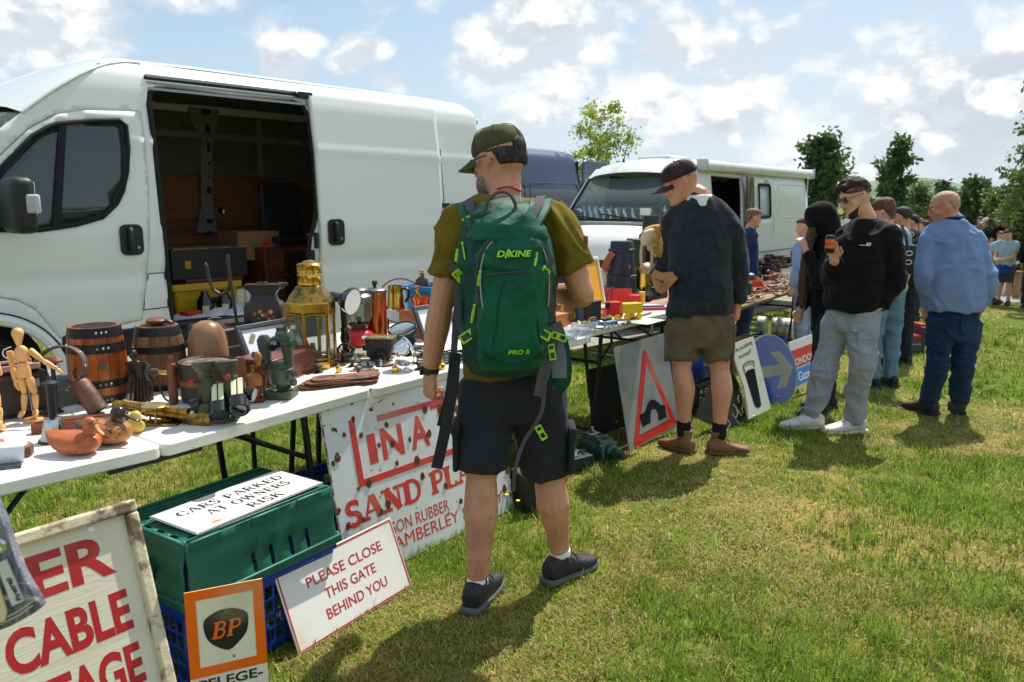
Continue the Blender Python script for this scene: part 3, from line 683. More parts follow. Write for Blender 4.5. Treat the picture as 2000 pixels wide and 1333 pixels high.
 b.bld('inner_pillar',m_in,root,bvl=.006)
 for px,py,w,h in((397,220,.09,.05),(400,252,.04,.09),(402,288,.03,.09),(403,320,.02,.03),(403,372,.045,.07),(405,432,.07,.04),(403,455,.07,.03),(403,345,.02,.02),(335,187,.12,.05),(310,185,.12,.05),(455,198,.12,.05),(480,202,.12,.05),(530,206,.12,.05),(565,208,.12,.05),(425,194,.1,.05)):
  q=far(px,py);b=MB();b.prz(rrect(w,h,min(w,h)*.4,3,q[0],q[1]),.008,fw@Mt.Translation((0,0,.062 if py>215 else .095)));b.bld('pillar_hole',m_dark,root)
 q=far(432,412);b=MB();b.lth([(.035,0),(.035,.01),(.02,.012),(.018,.004),(.001,.004)],(q[0],W-.15,q[1]),20,rotm('X',R(90)));b.bld('lashing_ring',m_chrome,root)
 # cab: seat seen through the glass, dashboard, mirror
 b=MB();c0=S.sz(170,420)
 for dd in(.45,1.35):
  b.box((c0[0]+.1,dd,1.0),(.5,.48,.16));b.box((c0[0]+.33,dd,1.34),(.14,.46,.62));b.box((c0[0]+.36,dd,1.76),(.1,.26,.2))
 b.bld('seat',m_seat,root,bvl=.05,seg=3)
 b=MB();b.box((c0[0]-.95,W/2,1.15),(.45,W-.25,.25));b.bld('dashboard',m_blackp,root,bvl=.05)
 mb=MB();c1=P(30,402,4.72);L=S.mw().inverted()@c1
 mb.box((L.x+.015,L.y,L.z),(.13,.27,.33));mir=mb.bld('wing_mirror',m_blackp,root,bvl=.045,seg=4)
 mb=MB();mb.tube(cml([(L.x+.02,L.y+.1,L.z-.05),(L.x-.02,L.y+.25,L.z-.10),(L.x-.03,L.y+.48,L.z-.12)],4),.04,8);mb.bld('mirror_arm',m_blackp,mir)
 lens=S.mw().inverted()@P(55,405,4.64);mb=MB();mb.box((L.x+.055,L.y-.122,L.z+.01),(.075,.055,.11));mb.bld('indicator',m_clear,mir,bvl=.012)
 mb=MB();mb.box((L.x+.082,L.y+.01,L.z+.04),(.012,.2,.2));mb.bld('mirror_glass',m_chrome,mir,bvl=.01)
 return root,S,fz,W
VAN,VS,VFZ,VW_=big_van()
def simple_panel_van():
 """navy high roof van behind the white one"""
 rc=P(1141,330,15.0);g=float(gz(rc.x,rc.y));H=P(1060,284,14.3).z-g
 prof=[(.3,.03),(.6,0),(1.0,0),(1.05,.02),(1.5,.02),(H-.62,.06),(H-.58,.085),(H-.25,.13),(H-.1,.2),(H,.4)]
 S=Side((rc.x,rc.y,g),(.64,.768),prof);W=1.98;L=5.6
 root=thg('panel_van','navy blue high roof van with rear door swung open behind the white panel van','van',M=S.mw())
 bent=lambda out:(lambda s,z:(s,S.dep(z)-out,z))
 arch=lambda c:[(c+.40*math.cos(R(a)),.34+.40*math.sin(R(a)))for a in range(166,13,-10)]
 out=[(-L+.1,.4)]+[(-L,.9),(-L+.3,1.15),(-L+1.0,1.35),(-L+1.75,H-.45),(-L+2.2,H-.08),(-.35,H-.08),(-.14,H-.13),(-.05,H-.3),(0,H-.7),(0,.4)]+[(-.9+.40,.42)]+arch(-.9)[::-1]+arch(-L+.95)[::-1]
 solid(panel(out,[],.12,bent(0)).bld('body',m_navy,root,smooth=50),.03,-1)
 for(a,c,z0,z1)in((-1.55,-.12,1.15,H-.66),(-3.1,-1.7,1.15,H-.66)):
  pl=rrect(c-a,z1-z0,.12,5,(a+c)/2,(z0+z1)/2);b=MB();b.tube([(x,S.dep(z)-.002,z)for x,z in pl],.012,6,closed=True);b.bld('panel_crease',m_navy,root)
 rings=[]
 for(s_,z_)in[(-L,.9),(-L+.3,1.15),(-L+1.0,1.35),(-L+1.75,H-.45),(-L+2.2,H-.08),(-2,H-.08),(-.35,H-.08),(-.14,H-.13),(-.05,H-.3)]:
  d0=S.dep(z_);rings.append([(s_+(0 if s_>-.2 else 0),d0+(W-2*d0)*i/12,z_+.07*math.sin(math.pi*i/12)**.5*(1 if s_>-L+1.8 else .4))for i in range(13)]+[(s_,W-S.dep(z),z)for z in(1.4,.4)])
 n=len(rings[0]);b=MB();b.add([v for r in rings for v in r],[(j*n+i,j*n+i+1,(j+1)*n+i+1,(j+1)*n+i)for j in range(len(rings)-1)for i in range(n-1)]);b.bld('roof',m_navy,root,smooth=60)
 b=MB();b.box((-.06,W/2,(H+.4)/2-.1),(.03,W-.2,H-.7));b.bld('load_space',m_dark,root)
 b=MB();pl=rrect(.86,H-.85,.1,5,.47,(H-.25+.6)/2+.03);b.prz(pl,.06,frame(Vc((0,.10,0)),*FACE));dr=b.bld('rear_door',m_navy,root,bvl=.02)
 b=MB();b.prz(rrect(.62,.05,.02,3,.47,H-.62),.01,frame(Vc((0,.04,0)),*FACE));b.bld('pressed_rib',m_navy,dr)
 for cx in(-.9,-L+.95):
  b=MB();b.lt2([(.41,0),(.41,1)],(cx,.28,.35),(cx,.6,.35),24);b.bld('wheel_well',m_dark,root)
  wheel(root,(cx,.06,.34),.34,.2);wheel(root,(cx,W-.26,.34),.34,.2)
simple_panel_van()
def camper():
 b0=P(1386,400,11.9);g=float(gz(b0.x,b0.y))-.03
 u=(Vc((P(1578,400,15.4).x,15.4,0))-Vc((b0.x,b0.y,0))).normalized()
 H=P(1480,322,13.5).z-g
 prof=[(.3,.04),(.55,.0),(.95,0),(1.0,.012),(1.04,.0),(H-.5,.05),(H-.2,.09),(H-.05,.16),(H,.3)]
 S=Side((b0.x,b0.y,g),u,prof);W=1.76
 root=thg('camper_van','older white camper van with rolled awning, bonnet and windscreen facing the stalls','camper van',M=S.mw())
 bent=lambda out:(lambda s,z:(s,S.dep(z)-out,z))
 Lr=S.sz(1577,410)[0];zt=H-.06
 hole=[S.sz(1388,343),S.sz(1446,345)];hole=[(hole[0][0],hole[0][1]),(hole[1][0],hole[0][1]-.01),(hole[1][0],.5),(hole[0][0],.5)]
 win=S.poly([(1481,361),(1503,363),(1505,425),(1482,425)])
 win=rrect(win[1][0]-win[0][0],win[0][1]-win[3][1],.05,4,(win[0][0]+win[1][0])/2,(win[0][1]+win[3][1])/2)
 rc=S.sz(1516,505)[0];arch=[(rc+.36*math.cos(R(a)),.36+.36*math.sin(R(a)))for a in range(10,171,10)]
 fc=-1.35;farch=[(fc+.36*math.cos(R(a)),.36+.36*math.sin(R(a)))for a in range(10,171,10)]
 zc=P(1292,432,11.2).z-g
 tr=P(1300,348,11.6).z-g
 pil=[(-.32,zt-.04),(-.54,(tr+zt)/2+.04),(-.72,tr),(-1.30,zc)]
 nose=[(-1.75,zc-.14),(-2.0,zc-.32),(-2.08,zc-.55),(-2.1,.45)]
 cabw=[(-.12,zt-.55),(-.45,zt-.55),(-.88,zc+.22),(-1.08,zc+.02),(-.12,zc-.02)]
 out=[(-.08,zt),(Lr-.12,zt),(Lr-.02,zt-.1),(Lr+.01,1.5),(Lr+.02,.42)]+[(rc+.36,.42)]+arch+[(rc-.36,.42),(fc+.36,.42)]+farch+[(fc-.36,.42)]+[nose[3],nose[2],nose[1],nose[0],pil[3],pil[2],pil[1],pil[0]]
 solid(panel(out,[hole,win,cabw],.12,bent(0)).bld('body',m_white2,root,smooth=50),.03,-1)
 def sheet(rows,name,m,bow=0.0,n=13,th=0,bulge=0.0,par=root,i0=0,i1=None):
  i1=n-1 if i1 is None else i1;rings=[]
  for(s_,z_)in rows:
   d0=S.dep(z_);rings.append([(s_-bow*math.sin(math.pi*i/(n-1))**.8,d0+(W-2*d0)*i/(n-1),z_+bulge*math.sin(math.pi*i/(n-1))**.5)for i in range(i0,i1+1)])
  k=len(rings[0]);b=MB();b.add([v for r in rings for v in r],[(j*k+i,j*k+i+1,(j+1)*k+i+1,(j+1)*k+i)for j in range(len(rings)-1)for i in range(k-1)])
  o=b.bld(name,m,par,smooth=60);return solid(o,th)if th else o
 sheet([pil[2],pil[1],pil[0],(-.08,zt),(.2,zt+.01),(Lr-.12,zt),(Lr-.02,zt-.1)],'roof',m_white2,.16,bulge=.09)
 b=MB();b.box((Lr-.01,W/2,1.4),(.03,W-.1,1.9));b.bld('rear_door',m_white2,root,bvl=.01)
 sheet([(Lr-.02,zt-.1),(Lr-.01,zt-.4)],'rear_header',m_white2)
 solid(panel(out,[],.3,lambda s,z:(s,W-S.dep(z),z)).bld('far_side',m_white2,root),.03,1)
 b=MB();b.box((Lr-.06,W/2,1.4),(.02,W-.12,1.8));b.bld('rear_lining',m_dark,root)
 sheet([pil[2],(-1.30,zc)],'windscreen',m_wglass,.16,th=.006)
 b=MB()
 for rr in([pil[2],(-1.30,zc)],):
  a,c=rr;b.tube([(a[0]-.02,S.dep(a[1])+.03,a[1]),(c[0]-.02,S.dep(c[1])+.03,c[1])],.03,6);b.tube([(a[0]-.02,W-S.dep(a[1])-.03,a[1]),(c[0]-.02,W-S.dep(c[1])-.03,c[1])],.03,6)
 b.tube([(-1.31-.16*math.sin(math.pi*i/12)**.8,.03+(W-.06)*i/12,zc)for i in range(13)],.035,6);b.bld('windscreen_frame',m_rubber,root)
 sheet([(-1.32,zc),(-1.75,zc-.14),(-2.0,zc-.32),(-2.06,zc-.5)],'bonnet',m_white2,.16)
 sheet([(-2.06,zc-.5),(-2.1,zc-.75)],'grille',m_blackp,.16)
 sheet([(-2.1,zc-.75),(-2.16,zc-.9),(-2.16,.35)],'bumper',m_blackp,.16)
 # emblem ring with V over W strokes on the nose
 em=MB();c=Vc((-2.25,W/2+.1,zc-.52));E=frame(c,Vc((0,-1,0)),Vc((0,0,1)),Vc((-1,0,0)))
 em.tube([E@Vc((.085*math.cos(R(a)),.085*math.sin(R(a)),.01))for a in range(0,360,12)],.009,6,closed=True)
 for a,q in(((-.04,.07),(0,.005)),((.04,.07),(0,.005)),((-.075,.03),(-.035,-.07)),((-.035,-.07),(0,-.0)),((0,0),(.035,-.07)),((.035,-.07),(.075,.03))):em.bar(E@Vc((*a,.01)),E@Vc((*q,.01)),.012,.008,(1,0,0))
 em.bld('emblem',m_chrome,root)
 b=MB();b.strap([(-1.47-.12*math.sin(math.pi*(.15+.5*i/8)),.25+W*.62*i/8,zc-.045+.004)for i in range(9)],.11,.012,(-.3,0,1),1);b.bld('bonnet_vent',m_blackp,root)
 b=MB()
 for d0,d1 in((.35,1.05),(1.0,1.7)):b.bar((-1.44,d0,zc+.02),(-1.42,d1,zc+.10),.02,.02);b.cyl((-1.42,d0,zc-.02),(-1.42,d0,zc+.03),.02)
 b.bld('wiper',m_blackp,root)
 b=MB();b.box((-1.2,W+.16,zc+.12),(.12,.16,.32));b.bar((-1.2,W+.1,zc),(-1.2,W-.05,zc-.02),.03);b.bld('wing_mirror',m_blackp,root,bvl=.03)
 b=MB();b.box((-1.2,-.16,zc+.12),(.12,.16,.32));b.bar((-1.2,-.1,zc),(-1.2,.05,zc-.02),.03);b.bld('wing_mirror',m_blackp,root,bvl=.03)
 g2=panel(shrink(cabw,.003),[],.2,bent(-.01));solid(g2.bld('side_window',m_glass,root),.004)
 g2=panel(shrink(win,.003),[],.2,bent(-.01));wo=solid(g2.bld('side_window',mat('frosted_glass',C(205,214,216),.25,trans=.3),root),.004)
 b=MB();b.tube([(a,S.dep(z)-.004,z)for a,z in win],.022,6,closed=True);b.bld('window_seal',m_rubber,wo)
 pr=S.poly([(1519,361),(1570,363),(1574,423),(1521,423)]);b=MB();b.tube([(a,S.dep(z)-.001,z)for a,z in rrect(pr[1][0]-pr[0][0],pr[0][1]-pr[2][1],.06,4,(pr[0][0]+pr[1][0])/2,(pr[0][1]+pr[2][1])/2)],.008,5,closed=True);b.bld('panel_crease',m_white2,root)
 for px in(1511,1468):
  s0=S.sz(px,400)[0];b=MB();b.tube([(s0,S.dep(z)-.0,z)for z in(zt-.3,1.4,1.02)],.005,5);b.bld('panel_seam',mat('seam_grey',C(110,112,110),.8),root)
 b=MB();b.bar((hole[1][0]+.1,-.004,.97),(Lr-.05,-.004,.97),.012,.03,(0,1,0));b.bld('side_groove',mat('seam_grey',C(110,112,110),.8),root)
 # awning roll, roof vents, aerial, curtain
 a0,a1=S.sz(1362,324),S.sz(1582,338)
 b=MB();b.tube([(a0[0],S.dep(a0[1])-.09,a0[1]),(Lr+.05,S.dep(a0[1])-.09,a0[1]+.01)],.085,14);b.bld('awning',m_white2,root)
 for s_ in(Lr+.065,a0[0]-.02):
  b=MB();b.box((s_,S.dep(a0[1])-.09,a0[1]+.01),(.05,.19,.18));b.bld('awning_end',mat('grey_plastic',C(186,188,184),.5),root,bvl=.03)
 for px,d_,w,mm in((1360,.55,.62,m_white2),(1455,.55,.55,mat('smoked_acrylic',C(150,140,120),.2,trans=.4))):
  s0=S.sz(px,318)[0]+.35;b=MB();b.box((s0,.9,zt+.115),(w,.6,.05),None,.9);b.box((s0,.9,zt+.085),(w-.06,.54,.05));b.bld('roof_vent',mm,root,bvl=.02)
 b=MB();b.cyl((-.5,1.2,zt+.04),(-.42,1.15,zt+.5),.008,.003,6);b.cyl((-.5,1.2,zt+.02),(-.5,1.2,zt+.09),.025,.012,8);b.bld('aerial',m_blackp,root)
 h=hole;m_curt=mat('khaki_canvas',C(128,118,92),.9,mix=[(C(98,92,72),5,.45,.65,(1,1,.2))],bump=[(14,.5,(1,1,.15))])
 b=MB();n=22;vs=[]
 for j in range(12):
  z=h[0][1]+.02-j*.115;w0=.30+.11*(j/11)
  for i in range(n):t=i/(n-1);vs.append((h[1][0]-.03+w0*t+.06*(j/11),-.03-.035*math.sin(t*18+j*.2)-.03*(j/11),z))
 b.add(vs,[(j*n+i,j*n+i+1,(j+1)*n+i+1,(j+1)*n+i)for j in range(11)for i in range(n-1)]);solid(b.bld('door_curtain',m_curt,root,smooth=80),.008)
 b=MB();b.box((Lr/2+.0,W-.1,1.4),(Lr+.3,.02,1.7));b.box((-.3,W/2,1.1),(.02,W-.2,1.3));b.box((Lr/2,W/2,.48),(Lr,W-.2,.04));b.box((Lr/2,W/2,zt-.06),(Lr,W-.5,.02));b.bld('living_space',m_dark,root)
 b=MB();b.box((h[1][0]+1.0,1.2,.85),(.7,.5,.7));b.bld('cupboard',mat('cupboard_wood',C(120,104,84),.5),root,bvl=.01)
 b=MB()
 for dd in(.45,1.4):b.box((-.75,dd,.95),(.45,.45,.15));b.box((-.5,dd,1.35),(.13,.44,.7));b.box((-.47,dd,1.78),(.1,.25,.18))
 b.bld('seat',m_seat,root,bvl=.04)
 b=MB();b.box((-1.25,W/2,zc-.08),(.35,W-.2,.16));b.bld('dashboard',mat('dash_grey',C(86,88,90),.7),root,bvl=.04)
 b=MB();b.tube([(-.98+.1*math.sin(R(a)),1.42+.2*math.cos(R(a)),zc+.05+.19*math.sin(R(a)))for a in range(0,360,15)],.015,6,closed=True);b.bld('steering_wheel',m_blackp,root)
 b=MB();b.box((-1.27-.06,.35,zc+.13),(.004,.16,.1));b.bld('paper_notice',mat('paper',C(236,236,230),.8),root)
 for cx in(rc,fc):
  b=MB();b.lt2([(.37,0),(.37,1)],(cx,.28,.37),(cx,.6,.37),24);b.bld('wheel_well',m_dark,root)
  wheel(root,(cx,.06,.32),.32,.2);wheel(root,(cx,W-.26,.32),.32,.2)
 return root,S
CAMPER,CS=camper()
# TABLES
m_tabletop=mat('white_table_plastic',C(226,224,216),.38,mix=[(C(200,194,180),5,.55,.75),(C(176,166,146),22,.66,.8)],bump=[(180,.12)])
m_legs=mat('black_steel_tube',C(30,31,33),.4,.3)
m_galv=mat('grey_steel_tube',C(150,152,152),.45,.5)
m_oldwood=mat('old_tabletop_wood',C(150,118,84),.75,mix=[(C(108,82,56),4,.45,.65,(.3,2,1))],bump=[(26,.3,(.2,2,1))])
TZ=.74
def leg_frame(par,u,v0,v1,h,m,lean=0.0,back=0.0):
 b=MB();r=.014
 for v in(v0,v1):
  b.tube(cml([(u,v,h),(u+lean*.5,v,h*.55),(u+lean,v+(.03 if v==v0 else-.03),.0)],4),r,8)
 b.cyl((u+lean*.3,v0,h*.72),(u+lean*.3,v1,h*.72),r*.8,None,8);b.cyl((u+lean*.9,v0+.03,h*.10),(u+lean*.9,v1-.03,h*.10),r*.8,None,8)
 vm=(v0+v1)/2;b.cyl((u+lean*.3,vm,h*.72),(u+back,vm,h-.01),r*.7,None,8);b.cyl((u+lean*.3,v0,h*.72),(u+back*.55,v0+.02,h*.86),r*.6,None,8);b.cyl((u+back*.55,v0+.02,h*.86),(u+back,v0+.10,h-.01),r*.6,None,8)
 b.box((u,(v0+v1)/2,h),(.04,v1-v0,.015))
 return b.bld('leg_frame',m,par)
def folding_table(label,u0,u1,v0,w,z,sag=0.0,split=False,rad=.03,m_top=None,legs=m_legs,lean=.05,leg_in=.30,group=None,u_dir=None,name='folding_table'):
 o=tb(u0,v0);g=float(gz(o.x,o.y));L=u1-u0
 t=thg(name,label,'table',(o.x,o.y,0),URZ,group)
 def slab(a,c,za,zc):
  n=[];q=MB();pts=rrect(c-a,w,rad,5,(a+c)/2,w/2)
  zz=lambda x:za+(zc-za)*(x-a)/(c-a)
  vs=[(x,y,zz(x))for x,y in pts]+[(x,y,zz(x)-.042)for x,y in pts];k=len(pts)
  q.add(vs,[tuple(range(k)),tuple(range(k,2*k))[::-1]]+[(i,(i+1)%k,k+(i+1)%k,k+i)for i in range(k)])
  return q.bld('tabletop',m_top or m_tabletop,t,bvl=.006,smooth=30)
 if split:slab(0,L/2-.0015,z,z-sag);slab(L/2+.0015,L,z-sag,z)
 else:slab(0,L,z,z)
 leg_frame(t,leg_in,.07,w-.07,z-.045,legs,-lean,.30);leg_frame(t,L-leg_in,.07,w-.07,z-.045,legs,lean,-.30)
 if split:
  b=MB();b.bar((L/2-.16,.05,z-.05-sag),(L/2+.16,.05,z-.05-sag),.02,.03);b.bar((L/2-.16,w-.05,z-.05-sag),(L/2+.16,w-.05,z-.05-sag),.02,.03);b.bar((L/2,.05,z-.06-sag),(L/2,w-.05,z-.06-sag),.02,.02);b.bld('hinge',legs,t)
 return t
T1=folding_table('nearest white folding table, loaded with barrels, ducks and brass instruments',-.92,.90,.03,.78,.747,.022,True)
T2=folding_table('white folding table behind the man with the green backpack, holding lamps and copperware',.915,2.64,.03,.78,.742,lean=.08)
T3=folding_table('white folding table with rounded corners, under the toy train and chains',2.665,4.10,.10,.80,.752,rad=.07,lean=.06)
# a narrower back table carries the taller things behind the first row
T4=folding_table('low back table behind the lantern, carrying the dark suitcase and copperware',.86,2.60,.83,.50,.735,lean=.04)
def zt1(u):return .747-.022*(1-abs(u+.01)/.91)if u<.9 else(.742 if u<2.65 else .752)
# SIGNS
def fit_rect(corners,z):
 """real rectangle standing on the ground whose corners TL,TR,BR,BL are seen at these photo pixels"""
 c4=np.array(corners,float).ravel()
 def pr(p):
  x,y,zz=p[0],p[1],p[2]-CAMZ;yc=y*_c-zz*_s;return(1000+FPX*x/yc,666.5-FPX*(y*_s+zz*_c)/yc)
 a,b=Zp(*corners[3],z),Zp(*corners[2],z);W=(b-a).length
 x=np.array([a.x,a.y,math.atan2(b.y-a.y,b.x-a.x),.3,W,W*.7])
 def pts(x):
  e=np.array([math.cos(x[2]),math.sin(x[2]),0]);n=np.array([-math.sin(x[2]),math.cos(x[2]),0]);up=math.cos(x[3])*np.array([0,0,1])+math.sin(x[3])*n;o=np.array([x[0],x[1],z])
  return o,e,up
 def f(x):
  o,e,up=pts(x);return np.array([pr(o+up*x[5]),pr(o+e*x[4]+up*x[5]),pr(o+e*x[4]),pr(o)]).ravel()-c4
 for _ in range(60):
  r=f(x);J=np.array([(f(x+np.eye(6)[i]*1e-5)-r)/1e-5 for i in range(6)]).T
  x=x-np.linalg.solve(J.T@J+1e-3*np.eye(6),J.T@r)*.7
 o,e,up=pts(x);e,up=Vc(e),Vc(up)
 return frame(Vc(o),e,up,e.cross(up)),x[4],x[5]
def loc2(M,px,py):
 d=(M.to_3x3().inverted()@ray(px,py));o=M.inverted()@EYE;t=-o.z/d.z
 return(o.x+d.x*t,o.y+d.y*t)
def enamel(name,col,seeds,lo,hi,rough=.28,scale=9):
 """paint or enamel with rust chips that follow the board, shared by every layer of one sign"""
 if name in MATS:return MATS[name]
 m=bpy.data.materials.new(name);m.use_nodes=True;N=NT(m.node_tree);m.node_tree.nodes.clear()
 tc=N.n('ShaderNodeTexCoord').outputs['Object'];flat=N.n('ShaderNodeMapping',{0:tc,1:(seeds,seeds*.7,0),3:(1,1,0)}).outputs[0]
 a=N.noise(flat,scale,5,.62,.6);b2=N.noise(flat,scale*3.4,4,.6,.4)
 f=N.m('MAXIMUM',N.ss(a,lo,lo+.018),N.ss(b2,hi,hi+.02))
 halo=N.m('MAXIMUM',N.ss(a,lo-.028,lo),N.ss(b2,hi-.03,hi))
 rust=N.mix(N.ss(N.noise(flat,60,3),.4,.65),C(74,44,30),C(112,66,40))
 dirt=N.mix(N.m('MULTIPLY',N.ss(N.noise(flat,3.1,4),.5,.75),.5),col,C(190,172,136))
 c=N.mix(N.m('MULTIPLY',halo,.55),dirt,C(206,186,150));c=N.mix(f,c,rust)
 rg=N.n('ShaderNodeMix',{0:f,2:rough,3:.85},data_type='FLOAT').outputs[0]
 bp=N.n('ShaderNodeBump',{'Strength':.5,'Distance':.002,'Height':N.m('SUBTRACT',1.0,f)}).outputs[0]
 d=N.n('ShaderNodeBsdfPrincipled',{'Base Color':c,'Roughness':rg,'Normal':bp});N.n('ShaderNodeOutputMaterial',{0:d.outputs[0]})
 MATS[name]=m;return m
def sign_thing(name,label,M):return thg(name,label,'sign',M=M)
def put_text(par,name,m,vf,x,y,z):
 b=MB();b.add(vf[0],vf[1],Mt.Translation((x,y,z)));return b.bld(name,m,par,smooth=0)
 # --- framed wooden board, bottom left
TRp=P(260,974,2.2);lean=R(15)
def er_frame(t):
 up=Vc((0,0,1))*math.cos(t)+V*math.sin(t);return up
best=min((abs(loc2(frame(TRp,U,er_frame(R(a)),U.cross(er_frame(R(a)))),342,1333)[0]),a)for a in np.arange(2,40,.5))[1]
up=er_frame(R(best));hB=TRp.z/up.z+.01;wB=.52
M=frame(TRp-U*wB-up*hB,U,up,U.cross(up))
s=sign_thing('painted_board','cream painted wooden board in a worn frame, red lettering ending in ER and CABLE',M)
m_cream=mat('old_cream_paint',C(214,206,184),.55,mix=[(C(192,174,132),2.2,.52,.72,(.6,4,1)),(C(140,122,96),13,.68,.82,(.5,3,1)),(C(90,82,70),34,.74,.8)],bump=[(40,.15,(.3,2,1))])
m_frm=mat('worn_frame_paint',C(206,194,166),.7,mix=[(C(112,92,72),7,.52,.62,(1,1,1)),(C(150,130,100),20,.58,.72)],bump=[(26,.4)])
m_redp=enamel('red_sign_paint',C(172,16,18),3.0,.80,.80,.45)
b=MB();b.box((wB/2,hB/2,-.008),(wB-.03,hB-.03,.012));b.bld('board',m_cream,s)
b=MB();fwid=.036
for(c,sz)in(((wB/2,hB-fwid/2,.004),(wB,fwid,.03)),((wB-fwid/2,hB/2-fwid/2,.005),(fwid,hB-fwid,.028)),((fwid/2,hB/2-fwid/2,.005),(fwid,hB-fwid,.028)),((wB/2,fwid/2,.004),(wB-2*fwid,fwid,.03))):b.box(c,sz)
b.bld('frame',m_frm,s,bvl=.008,seg=3)
def line_to(par,txt,x0,x1,y0,y1,m,bold=.0,kind='sans',shear=0.0,z=.0,nm='lettering',**k):
 """fit one line of lettering to a box in the sign's own coordinates"""
 vf=text_vf(txt,1.0,bold,shear,.0004/max(.02,(y1-y0)),1.0,'LEFT',k.get('space',1.0))if kind=='sans' else serif_vf(txt,1.0,k.get('wt',1),k.get('slab',.07),.0004/max(.02,(y1-y0)),k.get('sp',.03),k.get('sw',.30))
 xs=[v[0]for v in vf[0]];ys=[v[1]for v in vf[0]]
 fx=(x1-x0)/(max(xs)-min(xs));fy=(y1-y0)/(max(ys)-min(ys))
 b=MB();b.add([(x0+(v[0]-min(xs))*fx+shear*0,y0+(v[1]-min(ys))*fy,z+v[2]*fy)for v in vf[0]],vf[1]);return b.bld(nm,m,par,smooth=0)
zf=-.0019
def boxof(M,tl,br):a,b=loc2(M,*tl),loc2(M,*br);return a,b
q0=loc2(M,60,1150);q1=loc2(M,232,1110);e0=loc2(M,150,1075);e1=loc2(M,145,1148)
hE=.118;yE=loc2(M,150,1146)[1]
rx=loc2(M,231,1125)[0];lx=loc2(M,66,1172)[0]
line_to(s,'ER',lx,rx,yE,yE+hE,m_redp,.03,z=zf)
rx=loc2(M,266,1236)[0];lx=loc2(M,18,1312)[0];yC=loc2(M,190,1258)[1];line_to(s,'CABLE',lx,rx,yC,yC+.118,m_redp,.035,z=zf)
rx=loc2(M,284,1310)[0];yV=yC-.155;line_to(s,'VOLTAGE',lx-.12,rx,yV,yV+.118,m_redp,.035,z=zf)
b=MB();qq=loc2(M,178,1034);b.box((qq[0],qq[1],.0),(.016,.014,.002));b.bld('price_sticker',mat('paper',C(236,236,230),.8),s)
# --- enamel oil sign with the shield
M,w,h=fit_rect([(360,1160),(512,1130),(527,1362),(376,1400)],.0)
h0=h
s=sign_thing('enamel_sign','small orange and cream enamel sign with a black shield, leaning on the crates',M)
mo,mc,mk=enamel('orange_enamel',C(242,108,22),1.0,.70,.745,.25,12),enamel('cream_enamel',C(234,228,204),1.0,.70,.745,.25,12),enamel('black_enamel',C(26,24,22),1.0,.74,.78,.55,12)
b=MB();b.box((w/2,h/2,-.003),(w,h,.004));b.bld('plate',mc,s,bvl=.0015)
bx,by0=w*.145,h*.36
b=MB()
top=loc2(M,440,1148)[1];yb=h*.30;fw_=w*.135
for(c,sz)in(((w/2,h-fw_/2,.0),(w,fw_,.002)),((w/2,yb+fw_/2,.0),(w,fw_,.002)),((fw_/2,(h+yb)/2,.0002),(fw_,h-yb-2*fw_,.002)),((w-fw_/2,(h+yb)/2,.0002),(fw_,h-yb-2*fw_,.002))):b.box(c,sz)
b.bld('orange_border',mo,s)
cx,cy,r=w*.5,(h+yb)/2,w*.29
sh=[(-.02,1.0),(.45,.93),(.93,.62),(.97,.1),(.85,-.35),(.5,-.75),(.05,-1.05),(-.45,-.8),(-.83,-.4),(-.98,.1),(-.95,.62),(-.45,.93)]
b=MB();b.prz([(cx+x*r,cy+y*r)for x,y in smpl(sh,3)],.0015,None,-.0005);b.bld('shield',mk,s)
vf=serif_vf('BP',r*.80,1.15,.09,.0012,.02,.34,1.0);vf=([(v[0]+v[1]*.22-r*.06,v[1],v[2])for v in vf[0]],vf[1]);put_text(s,'lettering',mo,vf,cx,cy-r*.36,.0014)
line_to(s,'PFLEGE-',w*.10,w*.93,h*.195,h*.275,mk,.02,z=.0)
line_to(s,'DIENST',w*.16,w*.86,h*.075,h*.155,mk,.02,z=.0)
# --- PLEASE CLOSE THIS GATE
M,w,h=fit_rect([(535,1125),(762,1008),(806,1148),(585,1280)],.0)
s=sign_thing('gate_sign','white gate sign with thin red border and red words PLEASE CLOSE THIS GATE BEHIND YOU',M)
mw,mr=enamel('white_gate_paint',C(224,222,214),5.0,.78,.80,.3,10),enamel('red_gate_paint',C(182,40,42),5.0,.80,.80,.3,10)
b=MB();b.box((w/2,h/2,-.004),(w,h,.006));b.bld('plate',mw,s,bvl=.002)
b=MB();e=.008;t_b=.006
for(c,sz)in(((w/2,h-e,0),(w-2*e,t_b,.001)),((w/2,e,0),(w-2*e,t_b,.001)),((e,h/2,.0),(t_b,h-2*e-t_b,.001)),((w-e,h/2,.0),(t_b,h-2*e-t_b,.001))):b.box(c,sz)
b.bld('border',mr,s)
for txt,x0,x1,y0 in(('PLEASE CLOSE',.195,.845,.655),('THIS GATE',.30,.74,.43),('BEHIND YOU',.27,.80,.195)):line_to(s,txt,w*x0,w*x1,h*y0,h*(y0+.13),mr,.006,z=-.0005)
# --- rusty enamel advertising sign under the table edge
M,w,h=fit_rect([(612,790),(968,698),(998,998),(689,1145)],.0)
s=sign_thing('advertising_sign','large rusty white enamel sign with red capitals, leaning on the table edge',M)
mw,mr=enamel('white_rusty_enamel',C(222,224,224),2.0,.655,.67,.24,7.5),enamel('red_rusty_enamel',C(206,58,52),2.0,.655,.67,.24,7.5)
b=MB();b.box((w/2,h/2,-.004),(w,h,.005));b.bld('plate',mw,s,bvl=.002)
m_edge=mat('rusty_edge',C(104,62,38),.85,mix=[(C(200,190,170),26,.45,.6)])
b=MB()
for(c,sz)in(((w/2,h-.003,-.0005),(w,.006,.003)),((.003,h/2-.003,-.0004),(.006,h-.006,.003)),((w-.003,h/2-.003,-.0004),(.006,h-.006,.003))):b.box(c,sz)
b.bld('rusted_edge',m_edge,s)
